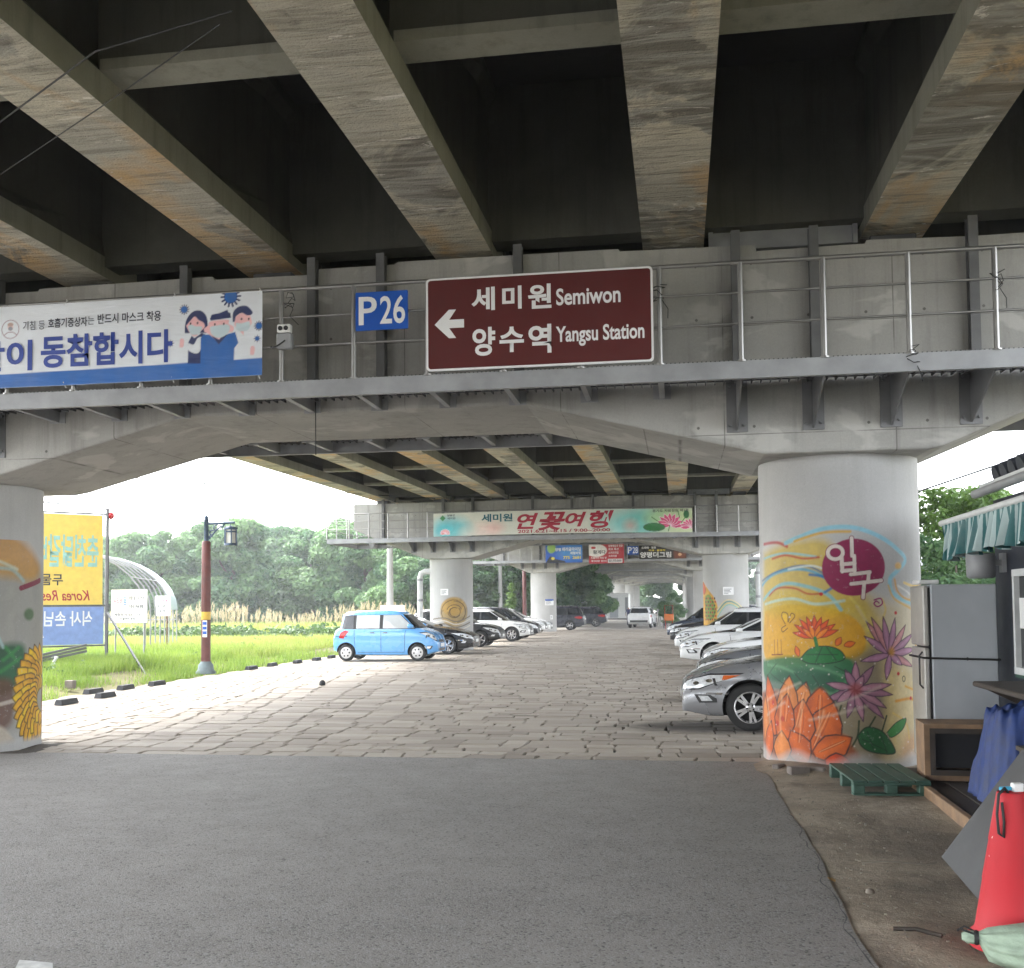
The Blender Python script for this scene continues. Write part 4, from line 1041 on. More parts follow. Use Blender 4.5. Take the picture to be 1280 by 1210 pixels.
# notices fixed to the columns
def notice(label, cx, pi, phi, z, w, h, head=None, cat='notice'):
    cy = PY + SPAN * pi; base = math.atan2(-cy, -cx) + phi
    t = thing('notice_board', label, cat, (cx + (RAD + .012) * math.cos(base), cy + (RAD + .012) * math.sin(base), z), base + PI / 2, group='notices on the columns')
    MB().box((0, 0, 0), (w, .012, h)).build('notice_face', m_white, t)
    l = MB()
    for k in range(4):
        ww = w * (.7, .55, .62, .4)[k]; l.box((-w * .4 + ww / 2, -.0075, h * (.22 - .17 * k)), (ww, .002, h * .06))
    l.build('print', m_ink_dark, t)
    if head: MB().box((0, -.008, h * .38), (w, .003, h * .24)).build('header', head, t)
notice('small white notice on the left column of the second pier', -9.4705, 1, -.32, 2.42, .33, .26)
notice('white notice on the right column of the second pier', 1.874, 1, .10, 2.33, .42, .32)
notice('white notice with a blue header on the left column of the third pier', -9.4705, 2, .45, 2.05, .66, .42, m_blue_sign)
notice('white box notice low on the left column of the third pier', -9.4705, 2, .62, 1.0, .22, .3)

# socket box on a railing post
t = thing('socket_box', 'grey electrical socket box strapped to a railing post beside the health banner', 'electrical box', (-4.19, 10.83, 4.72))
MB().box((0, 0, 0), (.17, .09, .17), bev=.012).build('box_body', m_steel, t)
MB().box((.0, -.01, .135), (.15, .08, .09), bev=.01).build('socket_plate', m_white, t)
s = MB()
for x in (-.035, .03): s.lathe([(.025, 0), (.025, .008)], 12, (x, -.058, .135), axis='Y')
s.build('socket_hole', m_black, t)
MB().tube([(.02, -.05, .0), (-.04, -.07, -.05), (-.12, -.05, -.08), (-.16, .0, -.05)], .008, 6).build('plug_cable', m_wire, t)

# ------------------------------------------------------------------ cables under the deck and in the sky
def cable(label, pts, r=.008, n=14, sagz=0.0, grp='loose cables'):
    pts = [Vector(p) for p in pts]; out = []
    for a, b in zip(pts[:-1], pts[1:]):
        for k in range(n): t = k / n; out.append(a.lerp(b, t) - Vector((0, 0, sagz * 4 * t * (1 - t))))
    out.append(pts[-1])
    return tag(MB().tube(out, r, 5).build('cable', m_wire), label, 'cable', grp)
CA = [(-5.26, 7.47, 5.7), (-3.94, 6.62, 5.7), (-2.82, 6.35, 5.72)]; CB = [(-6.2, 8.82, 5.9), (-4.36, 7.39, 5.7), (-2.95, 6.45, 5.7)]
cable('upper thin black cable strung below the left girders', CA, .007)
cable('lower thin black cable strung below the left girders', CB, .005)
cable('cable hanging down from the walkway left of the socket box', [(-4.21, 11.86, 4.25), (-4.2, 11.84, 3.62)], .006)
# ------------------------------------------------------------------ vehicles
def paint_mat(name, col, metal=0.0, rough=.22):
    t = NT(name); p = t.obj(rand=False)
    c = t.mix(t.ramp(t.noise(p, 1.1, 4, .6), .4, .8, 0, .10), col, tuple(.7 * c + .06 for c in col))        # road dust
    return t.done(c, t.ramp(t.noise(p, 3, 4), .3, .7, rough, rough + .12), metal, coat=.8)
m_glass = plain('dark_glass', (.012, .014, .016), .04, var=.05, spec=.7)
m_skyglass = plain('sky_reflection_glass', (.50, .53, .54), .05, var=.15, scale=1.5, spec=.8)  # pale base colour stands for bright sky mirrored in the panes
m_tyre = plain('tyre_rubber', (.022, .022, .022), .8, var=.2, bump=.2)
m_alloy = plain('alloy', (.55, .55, .56), .25, .8, .1)
m_hub = plain('white_hubcap', (.62, .62, .62), .35, .2, .05)
m_chrome = plain('chrome', (.75, .75, .76), .08, 1.0, .03)
m_lens = plain('lamp_lens', (.72, .74, .76), .10, .1, .25, 20, spec=.8)
m_lensdark = plain('lamp_inner', (.05, .05, .055), .15, .4)
m_amber = plain('amber_lens', (.60, .12, .02), .15)
m_red = plain('red_lens', (.42, .012, .015), .12)
m_trim = plain('black_trim', (.02, .02, .021), .45)
m_well = plain('wheel_well', (.008, .008, .008), .9)
m_plate = plain('number_plate', (.72, .73, .72), .4, var=.05)

def interp(tab, x):
    """smooth line through (x, z) points"""
    xs = [p[0] for p in tab]; zs = [p[1] for p in tab]
    if x <= xs[0]: return zs[0]
    if x >= xs[-1]: return zs[-1]
    for i in range(len(xs) - 1):
        if x <= xs[i + 1]:
            m = lambda k: 0 if k in (0, len(xs) - 1) else (zs[k + 1] - zs[k - 1]) / (xs[k + 1] - xs[k - 1])
            h = xs[i + 1] - xs[i]; t = (x - xs[i]) / h; a, b = m(i) * h, m(i + 1) * h
            return (2 * t ** 3 - 3 * t * t + 1) * zs[i] + (t ** 3 - 2 * t * t + t) * a + (-2 * t ** 3 + 3 * t * t) * zs[i + 1] + (t ** 3 - t * t) * b

CARS = {
 'mini': dict(L=3.6, W=1.60, fa=1.13, ra=-1.34, R=.285, deck=[(-1.8, .86), (-1.74, 1.02), (-1.6, 1.10), (0, 1.10), (1.15, 1.07), (1.5, .97), (1.68, .84), (1.8, .62)], low=[(-1.8, .34), (-1.5, .22), (1.4, .20), (1.8, .30)],
              ws=((1.22, 1.05), (.62, 1.60)), rw=((-1.66, 1.05), (-1.54, 1.62)), H=1.70, pil=[(-1.04, .10), (-.12, .12)], quarter=.86, tuck=.965, roofw=.80, nose=.74, sq=7),
 'sedan': dict(L=4.9, W=1.85, fa=1.50, ra=-1.34, R=.335, deck=[(-2.45, .80), (-2.38, .98), (-2.0, 1.03), (-1.3, 1.00), (.6, .98), (1.1, 1.00), (1.8, .92), (2.15, .82), (2.34, .73), (2.42, .67), (2.45, .58)], low=[(-2.45, .36), (-2.1, .24), (2.0, .20), (2.45, .26)],
               ws=((1.12, .93), (.10, 1.40)), rw=((-1.95, 1.00), (-.95, 1.41)), H=1.47, pil=[(-.32, .08)], quarter=0, tuck=.95, roofw=.73, nose=.72, sq=5.5),
 'suv': dict(L=4.45, W=1.86, fa=1.32, ra=-1.32, R=.355, deck=[(-2.22, .86), (-2.15, 1.05), (-1.9, 1.10), (0, 1.06), (.9, 1.05), (1.6, .98), (2.0, .86), (2.16, .72), (2.22, .58)], low=[(-2.22, .42), (-1.9, .28), (1.8, .26), (2.22, .34)],
             ws=((1.08, 1.02), (.22, 1.57)), rw=((-2.08, 1.06), (-1.66, 1.58)), H=1.66, pil=[(-1.20, .09), (-.30, .09)], quarter=.8, tuck=.95, roofw=.76, nose=.76, sq=6),
 'van': dict(L=5.0, W=1.96, fa=1.52, ra=-1.45, R=.345, deck=[(-2.5, .86), (-2.44, 1.06), (-2.2, 1.12), (0, 1.10), (1.3, 1.06), (1.9, .96), (2.3, .82), (2.44, .68), (2.5, .55)], low=[(-2.5, .38), (-2.1, .24), (2.0, .22), (2.5, .30)],
             ws=((1.55, 1.05), (.70, 1.66)), rw=((-2.38, 1.08), (-2.12, 1.68)), H=1.76, pil=[(-1.25, .10), (.02, .10)], quarter=.9, tuck=.96, roofw=.78, nose=.70, sq=5),
}
def body_mesh(c, mat):
    L, W = c['L'], c['W']; n = 60; xs = [(-math.cos(PI * k / n)) * L / 2 for k in range(n + 1)]
    prof = [(0, .0), (.80, .0), (.94, .035), (.985, .14), (1.0, .34), (1.0, .52), (.992, .64), (1.003, .70), (.985, .84), (.955, .93), (.90, .985), (.80, 1.0), (.40, 1.015), (0, 1.02)]
    vs = []; m = len(prof)
    for x in xs:
        q = abs(2 * x / L); f = max(0, 1 - q ** c['sq']) ** .34
        nose = c['nose'] if x > 0 else min(.9, c['nose'] + .12)
        w = W / 2 * (nose + (1 - nose) * f)
        zb, zt = interp(c['low'], x), interp(c['deck'], x)
        for y, t in prof: vs.append((x, y * w, zb + (zt - zb) * t))
        for y, t in prof[-2:0:-1]: vs.append((x, -y * w, zb + (zt - zb) * t))
    N = 2 * m - 2; mb = MB(); fs = []
    for i in range(n):
        for k in range(N): fs.append((i * N + k, (i + 1) * N + k, (i + 1) * N + (k + 1) % N, i * N + (k + 1) % N))
    mb.add(vs, fs, 0, True)
    mb.f.append(tuple(range(N))); mb.f.append(tuple(range(n * N, n * N + N))[::-1]); mb.mi += [0, 0]; mb.sm += [False, False]
    me = mb.mesh('body', [mat, m_well])
    bm = bmesh.new(); bm.from_mesh(me); bmesh.ops.remove_doubles(bm, verts=bm.verts, dist=.0005); bmesh.ops.recalc_face_normals(bm, faces=bm.faces); bm.to_mesh(me); bm.free()
    cut = MB()
    for ax in (c['fa'], c['ra']):
        for s in (-1, 1):
            r = c['R'] + .055
            cut.lathe([(r, s * (W / 2 - .30)), (r, s * (W / 2 + .2))][::s], 40, (ax, 0, c['R'] + .01), axis='Y', smooth=True)
    cm = cut.mesh('cut', [m_well])
    bo = bpy.data.objects.new('b', me); co = bpy.data.objects.new('c', cm); COL.objects.link(bo); COL.objects.link(co)
    md = bo.modifiers.new('x', 'BOOLEAN'); md.operation = 'DIFFERENCE'; md.object = co; md.solver = 'EXACT'; md.material_mode = 'TRANSFER'
    dg = bpy.context.evaluated_depsgraph_get(); dg.update()
    out = bpy.data.meshes.new_from_object(bo.evaluated_get(dg), depsgraph=dg); out.name = 'body'
    bpy.data.objects.remove(bo); bpy.data.objects.remove(co)
    bm = bmesh.new(); bm.from_mesh(out)
    for e in bm.edges:
        if len(e.link_faces) == 2 and (e.calc_face_angle(0) > .6): e.smooth = False
    bm.to_mesh(out); bm.free()
    return out
def cabin_mesh(c, mat):
    (xf0, zf0), (xf1, zf1) = c['ws']; (xr0, zr0), (xr1, zr1) = c['rw']; W = c['W'] / 2; H = c['H']
    n = 56; rings = []
    zr = (zf1 + zr1) / 2
    for t, ins, up in ((-.12, 0, 0), (0, 0, 0), (.25, 0, 0), (.5, 0, 0), (.75, 0, 0), (.9, .0, 0), (.97, .018, 0), (1.0, .05, .012), (1.0, .12, .030), (1.0, .30, .055), (1.0, .60, .068), (1, .9, .07)):
        xf, xr = xf0 + (xf1 - xf0) * t, xr0 + (xr1 - xr0) * t
        z = (zf0 + zr0) / 2 + (zr - (zf0 + zr0) / 2) * t
        w = W * (c['tuck'] + (c['roofw'] - c['tuck']) * max(0, t) ** 1.15)
        if ins > .1: xf -= ins * .45 * (xf - xr) / 2; xr += ins * .45 * (xf - xr) / 2; w *= 1 - ins * .75
        else: xf -= ins * 1.4; xr += ins * .9; w -= ins * .8
        ring = []
        for k in range(n):
            a = 2 * PI * k / n; ca, sa = math.cos(a), math.sin(a); ex = 2 / 5.2
            x = math.copysign(abs(ca) ** ex, ca); y = math.copysign(abs(sa) ** (2 / 7.0), sa)
            X = (xf + xr) / 2 + x * (xf - xr) / 2
            zz = z + up * (H - zr) / .07
            if t > .9: zz -= .035 * ((X - (xf1 + xr1) / 2 - .1) / ((xf1 - xr1) / 2)) ** 2
            ring.append((X, y * w, zz))
        rings += ring
    mb = MB(); R = len(rings) // n; fs = []
    for i in range(R - 1):
        for k in range(n): fs.append((i * n + k, i * n + (k + 1) % n, (i + 1) * n + (k + 1) % n, (i + 1) * n + k))
    mb.add(rings, fs, 0, True); mb.f.append(tuple(range((R - 1) * n, R * n))); mb.mi.append(0); mb.sm.append(True)
    return mb.mesh('cabin', [mat])

def decal_geo(bvh, poly, d, O, off, maxe=.09, near=False):
    """outline (s, z) thrown along d onto the body, lying just proud of it"""
    d = Vector(d).normalized(); p = Vector((-d.y, d.x, 0)); O = Vector(O)
    bm = bmesh.new()
    try: bm.faces.new([bm.verts.new((s, z, 0)) for s, z in poly])
    except Exception: bm.free(); return [], []
    bmesh.ops.triangulate(bm, faces=bm.faces[:])
    for _ in range(5):
        le = [e for e in bm.edges if e.calc_length() > maxe]
        if not le: break
        bmesh.ops.subdivide_edges(bm, edges=le, cuts=1); bmesh.ops.triangulate(bm, faces=[f for f in bm.faces if len(f.verts) > 3])
    bm.verts.ensure_lookup_table(); vs = []; ok = []
    for v in bm.verts:
        o = O + p * v.co.x + Vector((0, 0, v.co.y)) - d * 4
        h, nrm, _, _ = bvh.ray_cast(o, d)
        if h is None:
            h, nrm, _, _ = bvh.find_nearest(o + d * 4)
        if nrm.dot(d) > 0: nrm = -nrm
        vs.append(h + nrm * off); ok.append(True)
    fs = [tuple(v.index for v in f.verts) for f in bm.faces]
    bm.free()
    out = []
    for f in fs:
        a, b, c_ = (vs[i] for i in f[:3]); out.append(f if (b - a).cross(c_ - a).dot(d) < 0 else f[::-1])
    return vs, out
WHEELS = {}
def wheel(par, x, y, R, style):
    key = (R, style)
    if key not in WHEELS:
        tw = .20; s = R / .335
        ty = MB().lathe([(R * .66, -tw / 2 + .01), (R * .90, -tw / 2), (R * .97, -tw / 2 + .02), (R, -tw / 2 + .05), (R, tw / 2 - .05), (R * .97, tw / 2 - .02), (R * .90, tw / 2), (R * .66, tw / 2 - .01)], 40, axis='Y', cap=False).mesh('tyre', m_tyre)
        rm = MB(); rr = R * .68
        rm.lathe([(rr, -.06), (rr, .095), (rr * .93, .098), (rr * .90, .06), (rr * .88, .02), (.02, .02)], 40, axis='Y', mi=0, cap=False)
        def spoke(a, w0, w1, r0, r1, y0, y1, mi):
            ca, sa = math.cos(a), math.sin(a); P = []
            for r, w, yy in ((r0, w0, y0), (r1, w1, y1)):
                for sw in (-1, 1):
                    for dy in (0, -.025): P.append((r * ca - sw * w / 2 * sa, yy + dy, r * sa + sw * w / 2 * ca))
            rm.add(P, [(0, 2, 6, 4), (0, 4, 5, 1), (2, 3, 7, 6), (1, 5, 7, 3)], mi)
        if style == 'hub':
            rm.lathe([(rr * .92, .085), (rr * .7, .10), (.0005, .105)], 32, axis='Y', mi=0)
            for k in range(6):
                a = 2 * PI * k / 6 + .3; rm.lathe([(.028, .0), (.028, .012)], 10, (rr * .6 * math.cos(a), .098, rr * .6 * math.sin(a)), axis='Y', mi=1)
        else:
            n = 5 if style == 'five' else 7 if style == 'seven' else 5
            for k in range(n):
                a = 2 * PI * k / n + .2
                if style == 'twin':
                    for q in (-.17, .17): spoke(a + q * .3, .028, .05, .03, rr * .35, .085, .09, 0); spoke(a + q, .045, .035, rr * .30, rr * .92, .09, .088, 0)
                else: spoke(a, .075 * s, .05 * s, .02, rr * .93, .082, .088, 0)
            rm.lathe([(.07, .07), (.065, .096), (.03, .10), (.0005, .10)], 20, axis='Y', mi=0)
            rm.lathe([(rr * .86, .03), (.03, .035)], 32, axis='Y', mi=1, cap=False)
            for k in range(5): a = 2 * PI * k / 5 + .5; rm.lathe([(.012, .0), (.012, .006)], 8, (.048 * math.cos(a), .098, .048 * math.sin(a)), axis='Y', mi=1)
        WHEELS[key] = (ty, rm.mesh('rim', [m_hub if style == 'hub' else m_alloy, m_well]))
    w = bpy.data.objects.new('wheel', None); COL.objects.link(w); w.parent = par; w.location = (x, y, R); w.empty_display_size = .1
    w.rotation_euler = (0, x * 1.3, 0 if y > 0 else PI)
    link('tyre', WHEELS[key][0], w); link('rim', WHEELS[key][1], w)
def mirror_geo(vs, fs): return [Vector((v.x, -v.y, v.z)) for v in vs], [f[::-1] for f in fs]

def car(kind, label, loc, rz, col, metal=0.0, style='five', name='parked_car', cat='car', group='cars parked under the bridge', glass=None, detail=2, plate_text=None, over=None, cladding=False, amber=False):
    c = dict(CARS[kind]); c.update(over or {})
    t = thing(name, label, cat, loc, rz, group)
    mp = paint_mat('car_paint', col, metal); glass = glass or m_glass
    bme = body_mesh(c, mp); link('body', bme, t)
    cme = cabin_mesh(c, mp); link('cabin', cme, t)
    def bvh_of(*mes):
        V, F = [], []
        for me in mes:
            o = len(V); V += [v.co.copy() for v in me.vertices]; F += [tuple(i + o for i in p.vertices) for p in me.polygons if p.material_index == 0]
        return BVHTree.FromPolygons(V, F)
    full, shell = bvh_of(bme, cme), bvh_of(bme)
    L, W, H = c['L'], c['W'], c['H']; SD = (0, -1, 0)
    def decal(nm, poly, d, O, mat, off=.004, mir=True, maxe=.09, bv=None):
        vs, fs = decal_geo(bv or full, poly, d, O, off, maxe)
        if not fs: return
        MB().add(vs, fs, 0, True).build(nm, mat, t, fix=False)
        if mir: MB().add(*mirror_geo(vs, fs), 0, True).build(nm, mat, t, fix=False)
    # glass
    (xf0, zf0), (xf1, zf1) = c['ws']; (xr0, zr0), (xr1, zr1) = c['rw']
    zb = max(zf0, zr0) + .045; zt = (zf1 + zr1) / 2 - .07
    xF = lambda z: xf0 + (xf1 - xf0) * (z - zf0) / (zf1 - zf0) - .17
    xR = lambda z: xr0 + (xr1 - xr0) * (z - zr0) / (zr1 - zr0) + .16
    edges = [None] + [p for p in sorted(c['pil'])] + [None]
    if True:
        zz = [zb - .02 + (zt + .03 - zb) * q / 5 for q in range(6)]
        decal('window_surround', [(xR(z) - .03, z) for z in zz] + [(xF(z) + .03, z) for z in zz[::-1]], SD, (0, 0, 0), m_trim, .0025, maxe=.06)
    for k in range(len(edges) - 1):
        lo = (lambda z: xR(z)) if edges[k] is None else (lambda z, e=edges[k]: e[0] + e[1] / 2)
        hi = (lambda z: xF(z)) if edges[k + 1] is None else (lambda z, e=edges[k + 1]: e[0] - e[1] / 2)
        zs = [zb + (zt - zb) * q / 5 for q in range(6)]
        P = [(lo(z), z) for z in zs] + [(hi(z), z) for z in zs[::-1]]
        P = [(max(s, lo(z)) if True else s, z) for s, z in P]
        if edges[k + 1] is None and lo(zt) >= hi(zt) - .02: P = [(lo(zb), zb)] + [(lo(zb), min(zt, zb + (zt - zb) * .5))] + [(hi(z), z) for z in zs[2::-1]]
        decal('side_window', P, SD, (0, 0, 0), m_glass if k == 0 and c['quarter'] else glass, .006, maxe=.06)
    wb, wr = W / 2 * c['tuck'] - .10, W / 2 * c['roofw'] - .07
    decal('windscreen', [(-wb, zf0 + .045), (wb, zf0 + .045), (wr, zf1 - .045), (-wr, zf1 - .045)], (-1, 0, 0), (0, 0, 0), m_glass, .006, False, .05)
    if kind != 'sedan': decal('rear_window', [(-wb * .92, zr0 + .09), (wb * .92, zr0 + .09), (wr * .95, zr1 - .06), (-wr * .95, zr1 - .06)], (1, 0, 0), (0, 0, 0), m_glass, .005, False, .12)
    else: decal('rear_window', [(-wb * .92, zr0 + .07), (wb * .92, zr0 + .07), (wr * .95, zr1 - .03), (-wr * .95, zr1 - .03)], (1, 0, 0), (0, 0, 0), m_glass, .005, False, .12)
    # lamps, grille, intakes
    cd = (-.72, -.69, 0); fx = L / 2; zn = interp(c['deck'], fx - .25)
    O = (fx - .42, W / 2 - .10, 0)
    hl = {'mini': [(-.16, zn - .02), (.02, zn + .0), (.24, zn - .10), (.34, zn - .26), (.22, zn - .24), (.02, zn - .12)], 'sedan': [(-.34, zn + .0), (.0, zn - .01), (.30, zn - .10), (.36, zn - .21), (.10, zn - .19), (-.12, zn - .10)],
          'suv': [(-.30, zn + .0), (.0, zn - .03), (.28, zn - .12), (.30, zn - .24), (.05, zn - .22), (-.14, zn - .11)], 'van': [(-.30, zn + .02), (.0, zn - .03), (.30, zn - .14), (.32, zn - .28), (.06, zn - .26), (-.12, zn - .12)]}[kind]
    hx, hz = sum(p[0] for p in hl) / 6, sum(p[1] for p in hl) / 6
    decal('headlight_bezel', [(hx + (s - hx) * 1.10, hz + (z - hz) * 1.25) for s, z in hl], cd, O, m_lensdark, .004, bv=shell, maxe=.06)
    decal('headlight', hl, cd, O, m_lens, .007, bv=shell, maxe=.06)
    if detail > 1:
        for q in (-.06, .09):
            decal('headlight_bulb', [(hx + q + .038 * math.cos(a), hz - q * .25 + .026 * math.sin(a)) for a in np.linspace(0, 2 * PI, 10)[:-1]], cd, O, m_chrome, .010, bv=shell, maxe=.05)
        decal('headlight_divider', [(hx - .155, hz - .05), (hx - .125, hz - .05), (hx - .095, hz + .05), (hx - .125, hz + .05)], cd, O, m_lensdark, .0095, bv=shell, maxe=.05)
    FD = (-1, 0, 0); nw = W / 2
    if amber: decal('indicator', [(-.335, zn - .005), (-.16, zn - .012), (-.15, zn - .075), (-.20, zn - .072)], cd, O, m_amber, .012, bv=shell, maxe=.05)
    if kind == 'sedan':
        decal('grille', [(-.44, zn - .13), (.44, zn - .13), (.36, zn - .27), (-.36, zn - .27)], FD, (0, 0, 0), m_trim, .006, False, bv=shell)
        for q in (-.16, -.20, -.24): decal('grille_bar', [(-.42, zn + q), (.42, zn + q), (.41, zn + q - .014), (-.41, zn + q - .014)], FD, (0, 0, 0), m_chrome, .012, False, bv=shell)
        decal('bumper_intake', [(-.50, .40), (.50, .40), (.42, .29), (-.42, .29)], FD, (0, 0, 0), m_trim, .006, False, bv=shell)
        decal('bumper_strip', [(-.34, .545), (.02, .545), (.03, .515), (-.32, .515)], cd, O, m_chrome, .007, bv=shell)
    elif kind == 'mini':
        decal('grille', [(-.30, .70), (.30, .70), (.34, .60), (-.34, .60)], FD, (0, 0, 0), m_trim, .006, False, bv=shell)
        decal('bumper_intake', [(-.46, .42), (.46, .42), (.40, .33), (-.40, .33)], FD, (0, 0, 0), m_trim, .006, False, bv=shell)
    else:
        decal('grille', [(-.46, zn - .12), (.46, zn - .12), (.38, zn - .32), (-.38, zn - .32)], FD, (0, 0, 0), m_trim, .006, False, bv=shell)
        for q in (-.17, -.24): decal('grille_bar', [(-.44, zn + q), (.44, zn + q), (.43, zn + q - .022), (-.43, zn + q - .022)], FD, (0, 0, 0), m_chrome, .012, False, bv=shell)
        decal('bumper_intake', [(-.58, .50), (.58, .50), (.50, .38), (-.50, .38)], FD, (0, 0, 0), m_trim, .006, False, bv=shell)
    fz = .47 if kind == 'sedan' else .52 if kind != 'mini' else .46
    decal('fog_light_bezel', [(-.16, fz - .06), (-.02, fz + .05), (.16, fz + .05), (.10, fz - .07)], cd, O, m_trim, .006, bv=shell)
    decal('fog_light', [(-.05, fz - .04), (0.0, fz + .03), (.11, fz + .03), (.07, fz - .045)], cd, O, m_lens, .009, bv=shell)
    decal('front_badge', [(.055 * math.cos(a), zn - .085 + .03 * math.sin(a)) for a in np.linspace(0, 2 * PI, 12)[:-1]], FD, (0, 0, 0), m_chrome, .012, False, bv=shell)
    # rear
    RD = (1, 0, 0); rc = (.72, -.69, 0); OR = (-fx + .3, W / 2 - .08, 0)
    if kind == 'mini': decal('tail_light', [(-.02, .78), (.10, .76), (.22, 1.0), (.12, 1.04), (.02, .96)], rc, OR, m_red, .007, bv=shell)
    elif kind == 'sedan': decal('tail_light', [(-.14, .78), (.28, .80), (.30, .91), (.05, .94), (-.10, .90)], rc, OR, m_red, .007, bv=shell)
    else: decal('tail_light', [(-.12, .88), (.04, .80), (.30, .88), (.32, .96), (.06, 1.02), (-.1, .97)], rc, OR, m_red, .007, bv=shell)
    if kind in ('suv', 'van'): decal('rear_bumper', [(-.70, .60), (.70, .60), (.68, .44), (-.68, .44)], RD, (0, 0, 0), m_trim, .006, False, bv=shell)
    # door seams, handles, sills
    def strip(pts, w, nm, mat, off=.003):
        vs_, fs_ = [], []
        for (x0, z0), (x1, z1) in zip(pts[:-1], pts[1:]):
            dx, dz = x1 - x0, z1 - z0; Lg = math.hypot(dx, dz); nx, nz = -dz / Lg * w / 2, dx / Lg * w / 2
            v, f = decal_geo(shell, [(x0 - nx, z0 - nz), (x1 - nx, z1 - nz), (x1 + nx, z1 + nz), (x0 + nx, z0 + nz)], SD, (0, 0, 0), off, .12)
            o = len(vs_); vs_ += v; fs_ += [tuple(i + o for i in q) for q in f]
        MB().add(vs_, fs_, 0, True).build(nm, mat, t, fix=False); MB().add(*mirror_geo(vs_, fs_), 0, True).build(nm, mat, t, fix=False)
    if detail > 1:
        ps = [p[0] for p in sorted(c['pil'])]; mid = ps[-1]; sill = .30 if kind != 'suv' else .40
        df = c['fa'] - c['R'] - .16; dr = c['ra'] + c['R'] + .10
        strip([(mid, sill), (mid, zb - .06)], .012, 'door_seam', m_well)
        strip([(df, sill), (df + .02, zb - .2), (df + .05, zb - .06)], .012, 'door_seam', m_well)
        if kind in ('mini',): strip([(ps[0] + .02, sill + .12), (ps[0] - .02, zb - .05)], .012, 'door_seam', m_well); strip([(ps[0] - .25, .84), (ps[0] - .75, .845)], .022, 'slide_rail', m_trim)
        else: strip([(dr + .12, sill), (dr + .0, .62), (dr - .18, zb - .06)], .012, 'door_seam', m_well)
        strip([(dr + .02, sill), (df, sill)], .012, 'door_seam', m_well)
        for hx in (mid - .30, (mid + .14) if kind == 'mini' else df - 1.02 + .1):
            h, nrm, _, _ = shell.ray_cast(Vector((hx, 3, zb - .14)), Vector((0, -1, 0)))
            if h:
                for s in (1, -1): MB().box((0, 0, 0), (.17, .035, .03), bev=.012).build('door_handle', m_chrome if kind == 'mini' else mp, t, (h.x, s * (h.y + .018), h.z))
    # mirrors
    for s in (1, -1):
        y = W / 2 * c['tuck'] + .10; xm, zm = xf0 - .30 - (.05 if kind != 'mini' else 0), zf0 + .12
        m = MB(); P = []
        for k, (xx, r) in enumerate(((.11, .02), (.09, .055), (.02, .085), (-.06, .09), (-.075, .08))):
            for q in range(12): a = 2 * PI * q / 12; P.append((xx, 1.25 * r * math.cos(a), .85 * r * math.sin(a)))
        m.add(P, [(k * 12 + q, k * 12 + (q + 1) % 12, (k + 1) * 12 + (q + 1) % 12, (k + 1) * 12 + q) for k in range(4) for q in range(12)] , 0, True)
        m.add(P[-12:], [tuple(range(12))], 1); m.add(P[:12], [tuple(range(12))[::-1]], 0)
        m.bar((0, -.10 * s, -.05), (0, -.02 * s, -.02), .04, .03, 1)
        m.build('wing_mirror', [mp, m_trim], t, (xm, s * (y + .03), zm))
    # plates
    for x, s in ((fx, 1), (-fx, -1)):
        zp = (.50 if kind != 'mini' else .52) if s > 0 else (.80 if kind != 'sedan' else .72)
        h, _, _, _ = shell.ray_cast(Vector((s * 4, 0, zp)), Vector((-s, 0, 0)))
        if h: MB().box((0, 0, 0), (.014, .50, .115), bev=.004).build('number_plate', m_plate, t, (h.x + s * .016, 0, zp))
    if cladding:
        strip([(c['ra'] + c['R'] + .06, .36), (c['fa'] - c['R'] - .06, .36)], .14, 'sill_cladding', m_trim, .008)
    if kind in ('suv', 'van') and detail > 1:
        for s in (1, -1): MB().tube([(xf1 - .2, s * (W / 2 * c['roofw'] - .05), H - .03), (xf1 - .4, s * (W / 2 * c['roofw'] - .05), H + .02), (xr1 + .3, s * (W / 2 * c['roofw'] - .05), H + .015), (xr1 + .1, s * (W / 2 * c['roofw'] - .05), H - .04)], .015, 6).build('roof_rail', m_alloy, t)
    for ax in (c['fa'], c['ra']):
        for s in (1, -1): wheel(t, ax, s * (W / 2 - .115), c['R'], style)
    return t

WHITE = (.74, .75, .75)
def left(kind, label, nose, y, col, **k): return car(kind, label, (nose - dict(CARS[kind], **(k.get('over') or {}))['L'] / 2, y, .012), k.pop('rz', 0), col, **k)
def right(kind, label, nose, y, col, **k): return car(kind, label, (nose + dict(CARS[kind], **(k.get('over') or {}))['L'] / 2, y, .012), PI + k.pop('rz', 0), col, **k)
ray = left('mini', 'small sky blue boxy car parked side-on at the left edge of the paving', -7.98, 35.1, lin(104, 168, 226), style='hub', glass=m_skyglass)
left('sedan', 'black saloon between the blue car and the left column of the second pier', -7.75, 40.1, (.012, .012, .014), style='twin')
left('suv', 'black off-roader whose nose shows to the right of the left column of the second pier', -7.85, 46.9, (.012, .013, .016), style='five')
left('suv', 'white off-roader with dark windows behind the black one, left row', -7.55, 54.0, WHITE, style='seven')
left('van', 'dark people carrier just beyond the white off-roader, left row', -7.7, 58.5, (.02, .022, .03), detail=1)
left('suv', 'nearer of two white cars in front of the left column of the third pier', -8.1, 64.5, WHITE, detail=1)
left('sedan', 'farther of two white cars in front of the left column of the third pier', -8.25, 68.5, WHITE, detail=1)
car('van', 'dark grey people carrier parked with its tail to the road beside the third pier', (-9.35, 77.6, .012), PI, (.03, .034, .05), style='five', detail=2)
car('suv', 'dark off-roader parked tail out between the grey people carrier and the white trailer', (-8.25, 89, .012), PI, (.02, .024, .035), style='five')
car('suv', 'white off-roader seen from behind, standing in the middle of the far road', (-2.9, 84.6, .012), PI / 2 - .10, WHITE, cladding=True)
